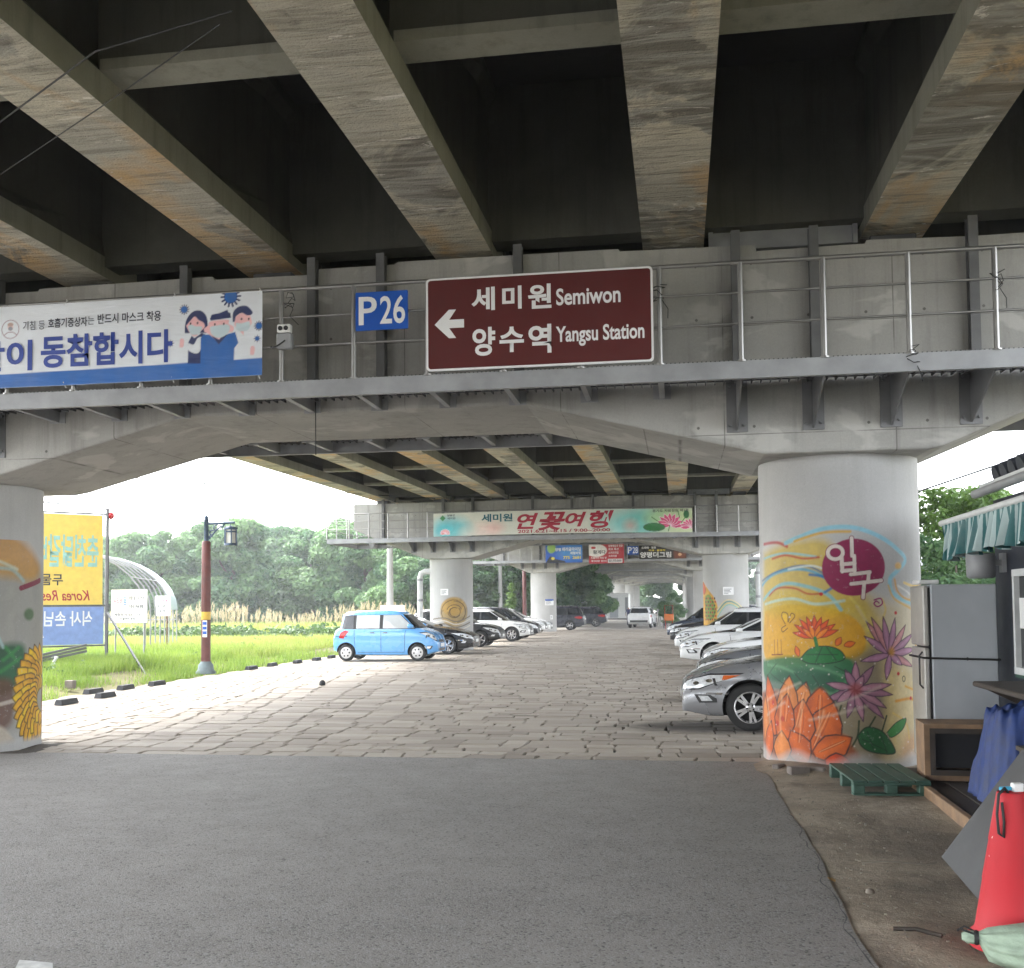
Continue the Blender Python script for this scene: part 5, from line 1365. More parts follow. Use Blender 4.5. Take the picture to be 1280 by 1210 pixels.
right('sedan', 'silver grey saloon nearest on the right, half hidden by the entrance column', .02, 16.25, (.36, .37, .395), metal=.55, style='twin', amber=True)
right('sedan', 'grey saloon whose bonnet shows just behind the silver one', .30, 20.4, (.22, .23, .25), metal=.45)
right('sedan', 'white saloon whose bonnet shows between the grey bonnet and the white sports saloon', .52, 25.2, WHITE)
right('sedan', 'white saloon with a black slit headlight, right row', .0, 31.6, WHITE, style='twin')
right('suv', 'white off-roader parked behind the white saloon, right row', -.18, 38.2, WHITE)
right('sedan', 'black and chrome nosed car beside the right column of the second pier', -.42, 47.6, (.02, .02, .024))
right('van', 'slate blue people carrier behind the right column of the second pier', -.62, 53.5, (.06, .075, .11), metal=.4)
# ------------------------------------------------------------------ the stall side, right of the entrance column
m_navy = plain('navy_wall', (.016, .020, .032), .55, var=.2, bump=.1)
m_winframe = plain('white_window_frame', (.62, .63, .63), .4, var=.1)
m_wood = plain('worn_wood', (.22, .135, .075), .7, var=.35, scale=5, bump=.3)
m_woodgrey = plain('grey_timber', (.17, .145, .115), .8, var=.3, scale=7, bump=.3)
m_darkwood = plain('dark_wood', (.045, .034, .026), .7, var=.3, bump=.2)
m_fridge = plain('fridge_side', (.42, .445, .475), .4, var=.08, scale=2)
m_fridgedoor = plain('fridge_door', (.42, .40, .37), .4, var=.15)
m_tarp = plain('blue_tarpaulin', (.005, .026, .13), .65, var=.35, scale=9, bump=.15)
m_board = plain('grey_sheet_board', (.070, .072, .074), .6, var=.25, scale=5, bump=.1)
m_pallet = plain('green_plastic', (.042, .095, .07), .6, var=.25, scale=6, bump=.1)
m_roof = plain('dark_roof_tile', (.03, .034, .045), .6, var=.25)
def awning_mat():
    t = NT('striped_awning'); g = t.n.new('ShaderNodeTexCoord'); sp = t.n.new('ShaderNodeSeparateXYZ'); t.l.new(g.outputs['Object'], sp.inputs[0])
    w = t.math('FRACT', t.math('MULTIPLY', sp.outputs[1], 1 / .125), 0.0)
    c = t.mix(t.ramp(w, .57, .60), (.010, .105, .11), (.34, .43, .43))
    c = t.mix(t.ramp(t.noise(t.obj(), 5, 4), .45, .75, 0, .4), c, (.16, .2, .2))
    return t.done(c, .7)
m_awn = awning_mat()
t = thing('food_stall', 'dark blue roadside stall with a white framed window and striped awning', 'stall', (3.36, 12.0, 0))
MB().box((1.5, -4.0, 1.42), (3.0, 8.0, 2.96)).build('wall', m_navy, t)
rf = MB()
for k in range(28):
    y = -1.35 - k * .25; rf.tube([(-.35, y, 3.02), (1.4, y, 3.55)], .10, 8)
rf.prism([(-.40, 2.93), (1.5, 3.48), (1.5, 3.52), (-.40, 2.97)], -8.1, -1.2)
tag(rf.build('roof_tiles', m_roof, t), kind='stuff')
MB().box((-.43, -4.6, 2.90), (.03, 6.9, .11)).build('fascia', m_winframe, t)
MB().tube([(-.5, -1.2, 2.86), (-.5, -8, 2.86)], .045, 8).build('gutter', m_steel, t)
wf = MB()
for z in (1.13, 2.10): wf.box((-.03, -1.55, z), (.07, 1.55, .07))
for y in (-.81, -1.55, -2.29): wf.box((-.031, y, 1.615), (.066, .06, .90))
wi = wf.build('window', m_winframe, t)
MB().box((-.006, -1.55, 1.615), (.012, 1.42, .90)).build('pane', m_glass, wi)
nt = MB().box((-.045, -1.05, 1.70), (.006, .22, .30)).build('window_notice', m_white, wi)
MB().box((-.02, -1.55, 1.075), (.06, 1.6, .03)).build('green_trim', m_pallet, t)
sh = MB(); sh.box((-.28, -2.35, 1.02), (.54, 2.5, .05), bev=.012); sh.prism([(-.50, .99), (0, .99), (0, .74)], -1.35, -1.30); sh.prism([(-.50, .99), (0, .99), (0, .74)], -3.3, -3.25)
sh.build('counter', m_darkwood, t)
aw = MB()
# awning: cloth from the wall to the front bar and a gathered valance
NY = 150; vs = []; 
for i in range(NY + 1):
    y = -1.55 - i * 5.4 / NY
    for k in range(7): s = k / 6; vs.append((-.02 - .86 * s, y, 2.86 - .30 * s - .03 * math.sin(PI * s)))
aw.add(vs, [(i * 7 + k, i * 7 + k + 1, (i + 1) * 7 + k + 1, (i + 1) * 7 + k) for i in range(NY) for k in range(6)], 0, True)
aw.build('awning_cloth', m_awn, t)
va = MB(); vs = []
for i in range(NY * 3 + 1):
    q = i / (NY * 3); y = -1.55 - q * 5.4; sc = abs(math.sin(y * PI / .40))
    for k in range(7):
        s = k / 6; f = s * (.05 * math.sin(y * 31) + .035 * math.sin(y * 53 + 1)); pull = .20 * s * math.exp(-((q * 5.4) / .32))
        vs.append((-.90 + f, y - pull, 2.55 - s * (.26 + .07 * sc + .05 * math.exp(-q * 9))))
va.add(vs, [(i * 7 + k, i * 7 + k + 1, (i + 1) * 7 + k + 1, (i + 1) * 7 + k) for i in range(NY * 3) for k in range(6)], 0, True)
vs = []
for i in range(25):
    s0 = i / 24
    for k in range(7):
        s = k / 6; vs.append((-.90 + .86 * s0 + .015 * math.sin(s0 * 40) * s, -1.55 - .20 * s * (1 - s0), 2.55 + .30 * s0 - s * (.33 - .22 * s0)))
va.add(vs, [(i * 7 + k, i * 7 + k + 1, (i + 1) * 7 + k + 1, (i + 1) * 7 + k) for i in range(24) for k in range(6)], 0, True)
va.build('awning_valance', m_awn, t)
MB().tube([(-.89, -1.50, 2.56), (-.89, -7, 2.56)], .028, 10).build('awning_bar', m_winframe, t)
hd = MB(); hd.lathe([(.115, -.16), (.14, -.14), (.145, .08), (.13, .10), (.12, .10)], 20, (-.24, -.35, 2.22)); hd.box((-.09, -.35, 2.22), (.16, .05, .06)); hd.box((-.02, -.35, 2.22), (.04, .12, .2))
hd.build('wall_lamp', m_steel, t)
vp = MB().tube([(.2, -2.2, 3.1), (.2, -2.2, 3.55)], .05, 10); vp.lathe([(.06, 3.5), (.11, 3.56), (.10, 3.64), (.05, 3.68)], 14, (.2, -2.2, 0)); vp.build('vent_pipe', m_winframe, t)

# refrigerator
t = thing('refrigerator', 'tall grey refrigerator tied round with a dark strap, beside the mural column', 'refrigerator', (2.905, 11.82, .12)); t.scale = (.84, 1, 1)
MB().box((.0, 0, .95), (.77, .62, 1.86), bev=.012).build('cabinet', m_fridge, t)
d = MB()
for z0, z1 in ((.05, 1.22), (1.24, 1.87)): d.box((-.445, 0, (z0 + z1) / 2), (.065, .61, z1 - z0), bev=.015)
d.build('door', m_fridgedoor, t)
MB().box((-.398, 0, .95), (.03, .56, 1.8)).build('door_seal', m_black, t)
hn = MB(); hn.tube([(-.48, -.24, .80), (-.52, -.24, .84), (-.52, -.24, 1.14), (-.48, -.24, 1.18)], .012, 6); hn.build('handle', m_trim, t)
st = MB(); zs = 1.12
lp = [(-.495, -.325, zs), (.40, -.325, zs - .02), (.40, .325, zs), (-.495, .325, zs), (-.495, -.325, zs)]
for a, b in zip(lp[:-1], lp[1:]): st.tube([a, b], .012, 6)
st.lathe([(.0, -.02), (.025, 0), (.0, .02)], 8, (.02, -.33, zs - .01)); st.build('strap', m_wire, t)
tag(MB().box((0, 0, 0), (.20, .34, .045), bev=.008).build('foam_block', m_white, None, (2.60, 11.82, 2.03)), 'small white foam block lying on top of the refrigerator', 'foam block')

# old wooden cabinet with a dark opening
t = thing('wooden_cabinet', 'old brown wooden cabinet with a black opening, in front of the refrigerator', 'cabinet', (2.70, 10.98, .10), -.06)
b = MB(); b.box((0, 0, .025), (.74, .5, .05)); b.box((0, 0, .52), (.74, .5, .04)); b.box((-.345, 0, .27), (.05, .5, .46)); b.box((.345, 0, .27), (.05, .5, .46)); b.box((0, .235, .27), (.64, .02, .46))
b.build('carcass', m_wood, t)
fr = MB(); fr.box((0, -.24, .475), (.64, .03, .05)); fr.box((0, -.24, .075), (.64, .03, .05)); fr.box((-.295, -.24, .275), (.05, .03, .35)); fr.box((.295, -.24, .275), (.05, .03, .35)); fr.build('front_frame', m_darkwood, t)
MB().box((0, -.10, .275), (.53, .01, .34)).build('dark_screen', m_black, t)
# low platform of boards
t = thing('board_platform', 'low dark board platform edged with a wooden plank, below the cabinet', 'platform', (2.85, 10.2, .0))
MB().box((-.60, 0, .055), (.06, 2.9, .11), bev=.006).build('edge_plank', m_wood, t)
for k in range(6): MB().box((-.46 + k * .2, 0, .075 + .003 * (k % 2)), (.185, 2.85, .03), bev=.004).build('board', m_darkwood, t)

# tarpaulin heap under the counter
NX_, NY_ = 60, 70; vs = []; rT = np.random.default_rng(31); WV = [(rT.normal(0, 9), rT.normal(0, 7), rT.uniform(0, 6.3)) for _ in range(9)]
for j in range(NY_ + 1):
    for i in range(NX_ + 1):
        u, v = i / NX_ * 2 - 1, j / NY_ * 2 - 1; r = (abs(u) ** 4 + abs(v) ** 4) ** .25
        cr_ = sum(1 - abs(math.sin(a * u + b * v + c + 1.2 * math.sin(b * u * .4))) * 2 for a, b, c in WV) / 9
        h = .83 * (1 - (max(0, r - .62) / .38) ** 1.3) - .10 * max(0, v) + .05 * math.sin(u * 3 + 1)
        k = 1 + .16 * cr_ * max(0, r - .4)
        vs.append((u * .44 * k, v * .62 * k, max(.0, h + .085 * cr_ * (1 - .6 * (r > .95)))))
tag(MB().add(vs, [(j * (NX_ + 1) + i, j * (NX_ + 1) + i + 1, (j + 1) * (NX_ + 1) + i + 1, (j + 1) * (NX_ + 1) + i) for j in range(NY_) for i in range(NX_)], 0, True).build('tarpaulin', m_tarp, None, (2.98, 9.85, .09)),
    'crumpled blue tarpaulin heaped under the stall counter', 'tarpaulin')

# leaning grey board on a dark crate
t = thing('storage_crate', 'dark wooden crate behind the leaning grey board', 'crate', (2.95, 7.5, .03))
MB().box((0, 0, .04), (1.1, 1.3, .05)).build('crate_floor', m_darkwood, t)
for s in (-1, 1):
    for k in range(4): MB().box((s * .53, 0, .13 + k * .17), (.025, 1.3, .13)).build('slat', m_darkwood, t); MB().box((0, s * .64, .13 + k * .17), (1.03, .025, .13)).build('slat', m_darkwood, t)
MB().box((0, 0, .73), (1.12, 1.34, .03)).build('lid', m_darkwood, t)
A, B_, C_ = Vector((1.80, 7.92, .02)), Vector((1.755, 6.80, .02)), Vector((2.375, 8.02, .745))
up_ = (C_ - A) * 1.12; along = (B_ - A); nn = along.cross(up_).normalized() * .014
vs = [A, B_, B_ + up_, A + up_]; vs += [v - nn for v in vs[:4]]
tag(MB().add([v for v in vs], [(0, 1, 2, 3), (7, 6, 5, 4), (0, 4, 5, 1), (1, 5, 6, 2), (2, 6, 7, 3), (3, 7, 4, 0)]).build('sheet_board', m_board), 'grey sheet of board leaning beside the red traffic cone', 'board')

# traffic cone
def cone_mat():
    t = NT('red_cone_plastic'); p = t.obj(rand=False)
    c = t.mix(t.ramp(t.noise(p, 4, 5, .6), .4, .7, 0, .35), (.52, .030, .040), (.42, .045, .05))
    sc = t.ramp(t.noise(t.obj((9, 9, 12), rand=False), 1.1, 4, .7), .71, .73)
    c = t.mix(sc, c, (.75, .70, .66))
    return t.done(c, .6, spec=.3)
t = thing('traffic_cone', 'large red traffic cone with scuffed paint in the lower right corner', 'traffic cone', (1.715, 5.97, .01)); t.scale = (.9, .9, 1)
MB().lathe([(.255, 0), (.26, .02), (.255, .05), (.24, .065), (.228, .07), (.215, .10), (.168, .34), (.170, .345), (.128, .545), (.130, .55), (.085, .76), (.078, .80), (.070, .805), (.062, .79), (.06, .7)], 48, cap=False).build('cone_body', cone_mat(), t)
cl = MB(); cl.tube([(-.02, -.02, .80), (-.05, -.06, .83), (-.09, -.08, .80), (-.105, -.09, .70), (-.10, -.095, .60), (-.075, -.10, .58), (-.07, -.10, .66), (-.075, -.085, .76)], .008, 6)
cl.build('cord_loop', m_wire, t)
MB().box((-.035, -.02, .822), (.07, .03, .02), rz=.4, bev=.004).build('blue_clip', plain('cyan_plastic', (.05, .35, .55), .4), t)
MB().box((.03, -.02, .83), (.06, .045, .045), rz=.2, bev=.004).build('paper_cup', m_white, t)
# sandbag
m_sack = plain('pale_green_sacking', (.33, .42, .32), .75, var=.22, scale=11, bump=.35)
prof = [(-.40, .018), (-.37, .035), (-.34, .03), (-.31, .03), (-.27, .075), (-.20, .13), (-.08, .165), (.06, .17), (.18, .155), (.26, .11), (.30, .04), (.31, .004)]
vs = []; n = 32
for i, (x, r) in enumerate(prof):
    for k in range(n):
        a = 2 * PI * k / n; rr = r * (1 + .05 * math.sin(a * 7 + i) + (.16 * math.sin(a * 9) if -.36 < x < -.15 else 0))
        z = rr * math.sin(a) * (.72 if x > -.25 else 1); vs.append((x, rr * math.cos(a) * 1.05, max(z + .12 - .12 * (x < -.25) * 0 , .004) + (.03 if x < -.28 else 0)))
t = thing('sandbag', 'pale green tied sandbag slumped against the traffic cone', 'sandbag', (1.735, 5.60, .0), -.20); t.scale = (.92, .92, .92)
MB().add(vs, [(i * n + k, i * n + (k + 1) % n, (i + 1) * n + (k + 1) % n, (i + 1) * n + k) for i in range(len(prof) - 1) for k in range(n)], 0, True).build('sack', m_sack, t)
tw = MB(); tw.lathe([(.036, -.012), (.042, 0), (.036, .012)], 12, (-.325, 0, .15), axis='X'); tw.tube([(-.325, .03, .17), (-.38, .06, .19), (-.42, .03, .17)], .006, 5); tw.tube([(-.325, -.02, .17), (-.41, -.03, .20)], .006, 5); tw.build('tie', m_wire, t)

# plastic pallet
t = thing('plastic_pallet', 'dark green plastic pallet lying at the foot of the mural column', 'pallet', (1.90, 10.92, .015), .06); t.scale = (.88, .88, .95)
p = MB()
for k in range(5): MB().box((-.33 + k * .165, 0, .135), (.145, 1.25, .02), bev=.004).build('slat', m_pallet, t)
for y in (-.58, 0, .58): p.box((0, y, .117), (.80, .12, .018)); p.box((0, y, .01), (.80, .12, .02))
p.build('runner', m_pallet, t)
for x in (-.34, 0, .34):
    for y in (-.58, 0, .58): MB().box((x, y, .064), (.12, .12, .088), bev=.008).build('block', m_pallet, t)

# broken bricks and litter on the dirt
m_brick = plain('old_brick', (.20, .17, .15), .9, var=.3, bump=.3)
for i, (x, y, rz, s, lb) in enumerate(((1.22, 11.62, .3, 1.0, 'grey broken brick at the left foot of the mural column'), (1.42, 11.70, -.4, .8, 'dark broken brick beside the pallet corner'), (1.05, 11.95, .9, .7, 'small broken brick where paving meets the mural column'))):
    tag(MB().box((0, 0, .045 * s), (.22 * s, .12 * s, .09 * s), bev=.012).build('brick', m_brick, None, (x, y, .0), rz=rz), lb, 'brick', 'bricks by the mural column')
def leaf(loc, L, w, col, lb, nm='dry_leaf', cat='leaf'):
    vs = [(0, 0, .004), (L * .3, w, .016), (L * .7, w * .8, .02), (L, 0, .008), (L * .7, -w * .8, .012), (L * .3, -w, .01)]
    tag(MB().add(vs, [(0, 1, 5), (1, 2, 4, 5), (2, 3, 4)]).build(nm, plain(nm + '_' + str(len(MATS)), col, .7, var=.2), None, loc, rz=random.uniform(0, 6)), lb, cat)
leaf((.965, 7.15, .012), .10, .025, (.45, .26, .07), 'single yellow leaf lying on the crack between asphalt and dirt')
tag(MB().tube([(0, 0, .02), (.12, .02, .026), (.25, -.02, .018)], .012, 6).build('twig', m_darkwood, None, (1.13, 6.13, .01), rz=-.3), 'dark twig on the dirt near the bottom edge', 'twig')
tag(MB().tube([(0, 0, .03), (.2, .03, .035), (.42, .0, .03), (.5, .06, .03)], .005, 5).build('twig', m_woodgrey, None, (1.20, 7.55, .02)), 'thin pale root lying across the dirt', 'twig')
tag(MB().lathe([(.03, 0), (.025, .018), (.008, .025)], 10).build('pebble', m_woodgrey, None, (1.14, 6.9, .02)), 'pale pebble on the dirt beside the asphalt', 'pebble')
cr = MB(); pts = [(edge_x(np.array(y)) - .035 + .012 * math.sin(y * 5) + .010 * math.sin(y * 13), y) for y in np.arange(4.4, 9.6, .06)]
pts = [(float(x), float(y), .010) for x, y in pts]
for (a, b) in zip(pts[:-1], pts[1:]):
    w = .0035 + .002 * math.sin(a[1] * 17)
    cr.add([(a[0] - w, a[1], a[2]), (a[0] + w, a[1], a[2]), (b[0] + w, b[1], b[2]), (b[0] - w, b[1], b[2])], [(0, 1, 2, 3)])
tag(cr.build('asphalt_crack', m_black), kind='structure')
rp = random.Random(9); gv = MB()
for _ in range(260):
    y = rp.uniform(4.6, 12.3); x = float(edge_x(np.array(y))) + abs(rp.gauss(0, .45)) + .02; s = rp.uniform(.003, .008)
    gv.box((x, y, .012 + .03 * rp.random()), (s * 2, s * 1.6, s), rz=rp.uniform(0, 3))
tag(gv.build('gravel', plain('gravel_chip', (.19, .165, .13), .9, var=.4, scale=20)), kind='stuff')

# pale house and trees beyond the stall
t = thing('pale_house', 'pale low house behind the trees, right of the mural column', 'house', (9.4, 33, 0))
MB().box((0, 0, 1.45), (4.4, 4, 2.9)).build('wall', plain('cream_wall', (.60, .62, .60), .7), t)
MB().prism([(-2.6, 2.85), (2.6, 2.85), (0, 4.0)], -2.4, 2.4).build('roof', plain('pale_roof', (.55, .58, .60), .6), t)
for x in (-1.3, .6):
    w = MB().box((x, -2.02, 1.7), (.8, .06, 1.0)).build('window', m_winframe, t); MB().box((x, -2.06, 1.7), (.66, .03, .86)).build('pane', m_skyglass, w)
# ------------------------------------------------------------------ plants
def leaf_cloud(centres, per, size, flat, rng, jitter=1.0):
    """clumps of leaf faces spread through a volume; returns verts, faces, tones"""
    V, T = [], []
    for (cx, cy, cz, r, tone) in centres:
        n = max(4, int(per * r * r)); d = rng.normal(0, 1, (n, 3)); d /= np.linalg.norm(d, axis=1)[:, None]
        rad = r * rng.uniform(.45, 1, n) ** .6
        p = d * rad[:, None]; p[:, 2] *= flat; p += (cx, cy, cz)
        nr = d * .6 + rng.normal(0, .55, (n, 3)); nr[:, 2] += .5; nr /= np.linalg.norm(nr, axis=1)[:, None]
        a = np.cross(nr, rng.normal(0, 1, (n, 3))); a /= np.linalg.norm(a, axis=1)[:, None]; b = np.cross(nr, a)
        s = size * rng.uniform(.6, 1.4, n)[:, None]
        q = np.stack([p + a * s, p + b * s * .55, p - a * s, p - b * s * .55], 1); q[:, 0, 2] -= s[:, 0] * .25
        V.append(q.reshape(-1, 3)); T.append(np.repeat(np.clip(tone + rng.normal(0, .16, n), 0, 1), 4))
    V = np.concatenate(V); T = np.concatenate(T); F = np.arange(len(V)).reshape(-1, 4)
    return V, F, T
def quads(name, V, F, T, mat):
    me = bpy.data.meshes.new(name); me.vertices.add(len(V)); me.vertices.foreach_set('co', V.ravel().astype(np.float32))
    me.loops.add(F.size); me.loops.foreach_set('vertex_index', F.ravel().astype(np.int32)); k = F.shape[1]
    me.polygons.add(len(F)); me.polygons.foreach_set('loop_start', np.arange(0, F.size, k, dtype=np.int32)); me.update(calc_edges=True)
    tone_attr(me, T); me.materials.append(mat); me.validate(); return me
def crown(seed, h, w, per, size, mat, tiers=5, base=.18, kind='round'):
    r = np.random.default_rng(seed); C = []
    for k in range(tiers * 7):
        t = r.uniform(base, 1); ang = r.uniform(0, 6.28)
        if kind == 'round': env = math.sqrt(max(0, 1 - ((t - .5) / .56) ** 2))
        elif kind == 'cone': env = 1.05 - t
        else: env = .55 + .45 * math.sin(t * 3)
        rr = w * env * r.uniform(.45, 1.0)
        C.append((rr * math.cos(ang), rr * math.sin(ang), h * t + r.normal(0, .1), w * r.uniform(.22, .42) * (.6 + .5 * env), r.uniform(.15, .85)))
    return quads('crown', *leaf_cloud(C, per, size, .62, r), mat), C
def trunk(h, r0, C, seed):
    r = random.Random(seed); m = MB(); top = (r.uniform(-.2, .2), r.uniform(-.2, .2), h * .78)
    m.tube([(0, 0, -.3), (0, 0, h * .25), (top[0] * .5, top[1] * .5, h * .5), top], [r0 * 1.3, r0, r0 * .7, r0 * .2], 8)
    for c in r.sample(C, min(8, len(C))):
        z0 = min(max(.2, c[2] * .6), h * .6); m.tube([(top[0] * z0 / h, top[1] * z0 / h, z0), (c[0] * .55, c[1] * .55, (z0 + c[2]) / 2 + .1), (c[0] * .9, c[1] * .9, c[2])], [r0 * .45, r0 * .3, r0 * .12], 6)
    return m.mesh('trunk', m_bark)
FAR = []
for s in range(5):
    me, C = crown(100 + s, (7.4, 8.6, 6.8, 8.0, 7.6)[s], (3.3, 3.8, 3.4, 3.0, 4.0)[s], 520, .19, m_leaf_far, 7, .10)
    FAR.append((me, trunk(8, .22, C, s)))
def plant(name, label, cat, loc, proto, sc, rz, group):
    t = thing(name, label, cat, loc, rz, group); t.scale = (sc, sc, sc * random.uniform(.93, 1.07))
    link('crown', proto[0], t); link('trunk', proto[1], t); return t
rt = random.Random(21)
row1 = [(-66 + k * 3.7 + rt.uniform(-.8, .8), 86 + rt.uniform(-3, 6)) for k in range(15)]
row2 = [(-78 + k * 4.6 + rt.uniform(-1, 1), 101 + rt.uniform(-3, 5)) for k in range(16)]
nm = ('first', 'second', 'third', 'fourth', 'fifth', 'sixth', 'seventh', 'eighth', 'ninth', 'tenth', 'eleventh', 'twelfth', 'thirteenth', 'fourteenth', 'fifteenth', 'sixteenth', 'seventeenth')
def prof_h(x, y):                                    # tree line rises to a dome left of the blue car, lower on either side
    u = x * 90 / y
    return {0: .0}.get(1, .88 + .36 * math.exp(-((u + 36) / 8.5) ** 2) + .06 * math.sin(u * .8))
for i, (x, y) in enumerate(row1):
    plant('broadleaf_tree', '%s tree from the left in the front row of the wood across the field' % nm[i], 'tree', (x, y, 0), FAR[i % 5], prof_h(x, y) * 1.0, rt.uniform(0, 6), 'trees across the field')
for i, (x, y) in enumerate(row2):
    plant('broadleaf_tree', '%s tree from the left in the back row of the wood across the field' % nm[i], 'tree', (x, y, 0), FAR[(i * 2 + 1) % 5], prof_h(x, y) * 1.13, rt.uniform(0, 6), 'trees across the field')
for i, (x, y, s) in enumerate(((-17.5, 92, .95), (-14.6, 104, 1.1), (-20.5, 78, .72), (-12.5, 116, 1.0), (-16.5, 128, 1.1))):
    plant('broadleaf_tree', ('tree', 'tall tree', 'low tree', 'far tree', 'farthest tree')[i] + ' behind the cars, between the left columns of the second and third piers', 'tree', (x, y, 0), FAR[(i + 2) % 5], s, i, 'trees past the parked cars')
for i, (x, y, s) in enumerate(((-30, 190, 1.3), (-18, 215, 1.4), (-6, 235, 1.5), (3, 230, 1.3), (12, 200, 1.4), (-12, 250, 1.5), (20, 170, 1.2))):
    plant('broadleaf_tree', 'distant tree closing the far end of the bridge, %s from the left' % nm[(0, 1, 3, 4, 5, 2, 6)[i]], 'tree', (x, y, 0), FAR[i % 5], s, i * 1.3, 'trees at the far end')
me, C = crown(55, 4.3, .85, 900, .16, m_leaf_lime, 6, .05, 'cone')
cone_tree = (me, trunk(4.3, .08, C, 5))
plant('conical_tree', 'bright green pointed shrub tree beside the third pier', 'tree', (-12.55, 79, 0), cone_tree, .85, 0, None)
me, C = crown(60, 3.4, 1.35, 1500, .065, m_leaf_far, 8, .1)
NEAR1 = (me, trunk(3.4, .09, C, 6))
me, C = crown(61, 4.4, 2.0, 1100, .075, m_leaf_lime, 7, .1)
NEAR2 = (me, trunk(4.4, .10, C, 7))
plant('leafy_tree', 'dark leafy bush tree seen over the refrigerator, right of the mural column', 'tree', (6.05, 24.5, 0), NEAR1, .98, .5, 'trees by the stall')
plant('leafy_tree', 'pale green tree behind the dark one, right of the mural column', 'tree', (7.5, 29.5, 0), NEAR2, 1.06, 1.5, 'trees by the stall')
plant('leafy_tree', 'pale green tree behind the stall roof at the right edge', 'tree', (11.0, 27.5, 0), NEAR2, .9, 3.5, 'trees by the stall')
plant('leafy_tree', 'dark green potted fir beside the walkers at the far end of the road', 'tree', (-.55, 86.5, 0), NEAR1, .72, 2.0, None)

def blades(n, xf, yr, hf, wf, mat, name, seed, lean=.35, zf=None, tone=None):
    r = np.random.default_rng(seed); y = 1 / r.uniform(1 / yr[1], 1 / yr[0], n); x = xf(y, r)
    h = hf(y, r); w = wf(y); a = r.uniform(0, 6.28, n); dx, dy = np.cos(a) * w, np.sin(a) * w
    z = field_z(x, y) - .02; la = r.uniform(0, 6.28, n); lx, ly = np.cos(la) * h * lean * r.uniform(.2, 1, n), np.sin(la) * h * lean * r.uniform(.2, 1, n)
    V = np.stack([np.stack([x - dx, y - dy, z], 1), np.stack([x + dx, y + dy, z], 1), np.stack([x + lx, y + ly, z + h], 1)], 1).reshape(-1, 3)
    T = np.repeat(np.clip(r.normal(.5, .22, n) + (tone(x, y) if tone is not None else 0), 0, 1), 3)
    return tag(link(name, quads(name, V, np.arange(3 * n).reshape(-1, 3), T, mat)), kind='stuff')
def leftspan(x1, k=.98): return lambda y, r: np.minimum(x1, -k * y * r.uniform(0, 1, len(y)) ** 1.0 * .98) if False else x1 - (k * y - (-x1) + 1.5).clip(.5) * r.uniform(0, 1, len(y))
patch = lambda x, y: .25 * np.sin(x * 1.3 + .7 * y) * np.sin(y * .9 - x * .4)
def verge_x(y, r):
    x = -13.0 - np.abs(r.normal(0, 2.0, len(y))); keep = np.sin(x * 2.1) * np.sin(y * 1.4) + r.uniform(-.9, .9, len(y)) > -.25
    bare = (x > -14.6) & (y < 25.5) & (np.sin(x * 2.6 + 1) * np.sin(y * .9) + r.uniform(-.6, .6, len(y)) < .35); return np.where(keep & ~bare, x, -17 - 3 * r.uniform(0, 1, len(y)))
blades(26000, verge_x, (17, 40), lambda y, r: r.uniform(.10, .38, len(y)), lambda y: .0009 * y * .55, m_grass, 'verge_grass', 1, .6, tone=patch)
blades(60000, leftspan(-14.6), (24, 36), lambda y, r: r.uniform(.15, .42, len(y)), lambda y: .0010 * y * .6, m_grass, 'meadow_grass', 2, .5, tone=patch)
blades(60000, leftspan(-14.4), (33, 50), lambda y, r: r.uniform(.22, .40, len(y)), lambda y: .0011 * y * .6, m_rice, 'rice_field', 3, .45, tone=lambda x, y: .15 * np.sin(y * .7))
blades(34000, leftspan(-15.5), (54, 64), lambda y, r: r.uniform(.4, .85, len(y)), lambda y: .0012 * y * .6, m_rice, 'tall_grass', 4, .4)
r = np.random.default_rng(8); C = [(-16.0 - 46 * q, 51.5 + r.normal(0, 1.4), .30 + r.uniform(0, .35), r.uniform(.35, .62), r.uniform(.3, .8)) for q in r.uniform(0, 1, 330)]
tag(link('leafy_crop', quads('leafy_crop', *leaf_cloud(C, 260, .12, .8, r), m_leaf)), kind='stuff')
C = [(-15.0 - 5 * q, 30 + r.normal(0, 8), .22 + r.uniform(0, .15), r.uniform(.15, .35), r.uniform(.2, .8)) for q in r.uniform(0, 1, 60)]
tag(link('weeds', quads('weeds', *leaf_cloud(C, 420, .07, .8, r), m_leaf)), kind='stuff')
def reeds():
    r = np.random.default_rng(12); V, T = [], []
    for _ in range(700):
        x, y = -15 - r.uniform(0, 1) * 34, 63 + r.normal(0, 1.5); h = r.uniform(1.1, 1.85) * (.85 + .2 * math.sin(x * .6)); lx = r.normal(0, .12)
        V += [(x - .025, y, 0), (x + .025, y, 0), (x + lx + .01, y, h), (x + lx - .01, y, h)]; T += [.15] * 4
        for k in range(5):
            z = h - .10 + k * .10; w = .07 * (1 - abs(k - 2) / 3.2); o = r.normal(0, .03)
            V += [(x + lx + o - w, y + r.normal(0, .04), z - .08), (x + lx + o + w * .3, y, z - .05), (x + lx + o + w, y + r.normal(0, .04), z + .12), (x + lx + o - w * .2, y, z + .10)]; T += [float(r.uniform(.4, 1))] * 4
    V = np.array(V); return quads('reeds', V, np.arange(len(V)).reshape(-1, 4), np.array(T), m_reed)
tag(link('reeds', reeds()), kind='stuff')

